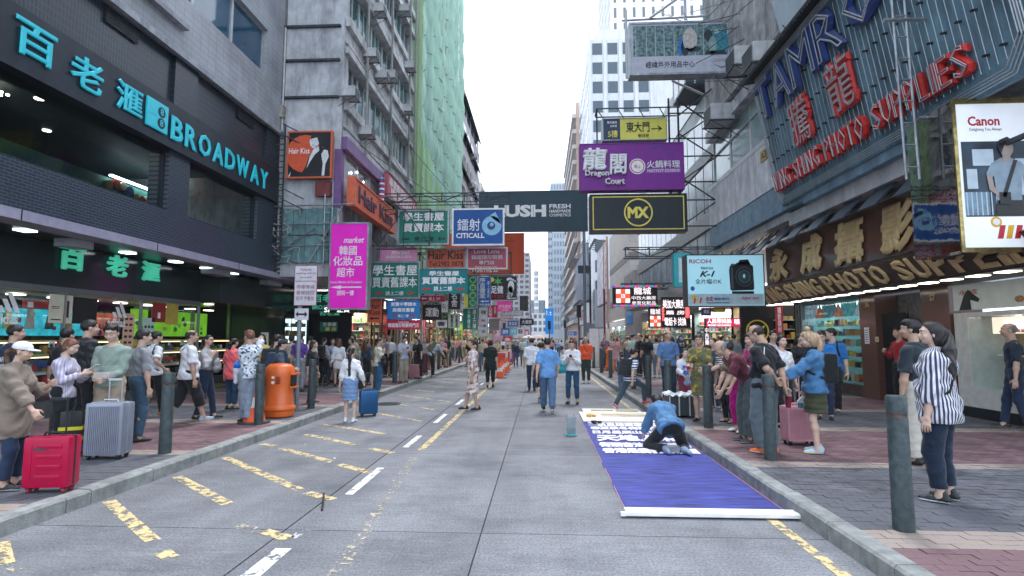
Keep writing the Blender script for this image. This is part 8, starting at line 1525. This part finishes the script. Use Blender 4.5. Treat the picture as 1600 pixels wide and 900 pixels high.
    # far right pavement group
    FR = [('man in a dark T-shirt with a chest bag turned sideways', 1000, 588, 521, 120, dict(top=(BK,), build=1.1, hair='thin', hc='dark')), ('man in a mint shirt talking in profile', 989, 586, 522, -60, dict(top=((.45, .58, .52),), slv=.45)), ('man in a black tee and black trousers walking away', 1012, 592, 523, 0, dict(top=(BK,), hair='short')),
          ('girl in a white tee and pale jeans walking away', 1027, 590, 527, 0, dict(sex='f', hair='bob', top=(WT,), bot=((.2, .27, .35),), shoe=WT)), ('woman in a pink dress beyond the bollards', 962, 582, 524, 170, dict(sex='f', hair='long', top=((.5, .3, .32),), dress=(.55, .18))), ('woman in a plum patterned shirt and jeans', 946, 578, 522, 175, dict(sex='f', hair='pony', top=((.16, .08, .14), 'f', (.35, .3, .33), 20), bot=(DN,))),
          ('slim man in a white shirt far along the right pavement', 1003, 580, 523, 90, dict(top=(WT,), slv=.9)), ('man in a navy top holding a camera to his eye', 1065, 600, 524, 180, dict(top=((.02, .05, .12),), slv=.95, ra='face', la='face')), ('grey-haired woman peering past the floral dress', 1085, 606, 532, 190, dict(sex='f', hair='bob', hc='grey', top=((.4, .3, .12),)))]
    for l, a, b_, c, d, kw in FR: P(l, a, b_, c, d, **kw)
crowd_people()
# ------------------------------------------------------------------ the kneeling painter
v = U(1046, 705, Z=0); pt = thing('person', 'painter in a denim jacket kneeling on the blue cloth, bent far forward', 'person', (v.x + .02, v.y - .02, .02), R(8))
info = build_person(pt, H=1.66, sex='f', hair='bob', hc='black', lean=1.0, hp=-.4, top=((.07, .17, .32), 'f', (.10, .23, .42), 7), slv=.88, hem=-.1, loose=.03, bot=((.012, .014, .018),), pelvis=(0, .1, .36), feet=((-.13, -.13, .05), (.12, -.2, .05)), knee=(.45, 1, -.2), la=(.22, .72, .06, 0), ra=(.02, .8, .08, 0), hx=.0125, build=1.1)
for g, a, kn, an in info['legs']:
    b = Blob(.02); d = unit(V3(g * .15, -1, 0)); b.cone(an, an + d * .05 + V3(0, 0, -.01), .042, .044).cone(an + d * .04, an + V3(g * .02, -.19, -.02), .044, .028).cone(kn + (an - kn) * .8, an, .046, .042); v_, q_ = b.mesh(.011, 0, .002); fastobj('sock', [(v_, q_, 0)], [cloth((.22, .28, .42))], pt)
# ------------------------------------------------------------------ the distant crowd
def far_crowd():
    random.seed(99); cols = [('white', WT), ('black', BK), ('navy', NV), ('red', (.45, .03, .05)), ('grey', GY), ('blue', (.3, .42, .6)), ('pink', (.55, .25, .3)), ('cream', (.5, .45, .35)), ('green', (.08, .2, .12)), ('yellow', (.6, .45, .08))]
    protos = []
    for i, (nm, c) in enumerate(cols):
        for j in range(2):
            t = thing('person', '', 'person'); f = (i + j) % 2
            build_person(t, H=1.6 + .1 * ((i * 7 + j * 3) % 3) * (0 if f else 1), sex='f' if f else 'm', hair=('long', 'bob', 'pony')[i % 3] if f else ('short', 'thin')[j], top=(c,), slv=(.42, .9)[(i + j) % 2], bot=((BK, DN, NV, (.25, .2, .15))[(i + 2 * j) % 4],), skirt=(.5, .17) if f and i % 3 == 0 else None, stance=('stand', 'stepL', 'walkR', 'stepR')[(i + j) % 4], hx=.034, fine=False, la=('down', 'phone')[i % 2], hc=('black', 'dark', 'brown')[i % 3]); protos.append([t, nm, 'long-haired' if f else 'short-haired', 0])
    def put(x, y, z, rz, where, grp):
        p = random.choice(protos + [q_ for q_ in protos if q_[1] in ('white', 'blue', 'cream', 'white')] * 2)
        t = p[0] if p[3] == 0 else copy_tree(p[0]); p[3] += 1; t.location = (x, y, z); t.rotation_euler = (0, 0, rz); sc_ = random.uniform(.94, 1.05); t.scale = (sc_,) * 3
        lane = ('left of centre' if x < -1.5 else 'right of centre' if x > 1 else 'mid-lane') if 'roadway' in where else 'by the kerb' if abs(x + 1.1) < 5 else 'by the shops'
        t['label'] = '%s person in %s %s, %s, %s, %d metres away' % (p[2], p[1], where, 'facing here' if abs(abs(rz) - PI) < 1 else 'turned away', lane, round(y)); t['label'] = t['label'].replace('along the ', 'on the ').replace('people', ''); t['group'] = grp
    def rz(): return random.choice((0, PI)) + random.gauss(0, .5)
    for i in range(46): put(random.uniform(-7.6, -5.0), random.uniform(22, 62), .14, rz(), 'along the left pavement', 'people on the left pavement')
    for i in range(40): put(random.uniform(2.9, 8.0), random.uniform(24, 70), .14, rz(), 'along the right pavement', 'people on the right pavement')
    for i in range(16): put(random.uniform(-8.6, -6.0), random.uniform(14, 22), .15, rz(), 'under the dark canopy', 'people on the left pavement')
    for i in range(8): put(random.uniform(5, 8.0), random.uniform(17, 24), .15, rz(), 'by the money changer', 'people on the right pavement')
    for i in range(110):
        y = 42 + 80 * random.random() ** .8; x = random.uniform(-4.6, 2.4)
        if -3.6 < x < 1 and y < 50 and random.random() < .6: continue
        put(x, y, 0, rz(), 'on the roadway', 'people on the far roadway')
    for i in range(9): put(random.uniform(-4.4, -2.3), random.uniform(26, 40), 0, rz(), 'by the cones', 'people on the far roadway')
    for p in protos:
        if p[3] == 0: 
            for c in list(p[0].children_recursive): bpy.data.objects.remove(c)
            bpy.data.objects.remove(p[0])
far_crowd()
for i, (x, y, c, l) in enumerate(((-.3, 62, (.55, .4, .35), 'peach umbrella'), (-1.6, 70, (.6, .6, .6), 'white umbrella'))):
    t = thing('umbrella', l + ' open above the far crowd', 'umbrella', (x, y, 1.7)); k = MB(); k.lathe([(.75, .0), (.55, .2), (.3, .3), (.02, .36)], 8); k.obj('canopy', cloth(c), t); MB().cyl((0, 0, -.7), (0, 0, .35), .012).obj('shaft', BLACK, t)
# ------------------------------------------------------------------ air: pale haze down the street
hz = bpy.data.materials.new('haze_air'); hz.use_nodes = True; hn = hz.node_tree; hn.nodes.clear(); ho = nd(hn, 'OutputMaterial'); pv = nd(hn, 'VolumePrincipled'); pv.inputs['Color'].default_value = (.95, .97, 1, 1); pv.inputs['Density'].default_value = .0004; pv.inputs['Anisotropy'].default_value = .2; hn.links.new(pv.outputs[0], ho.inputs['Volume'])
o = MB().box((-240, -80, -1.5), (240, 470, 142)).obj('haze', hz); o['kind'] = 'stuff'
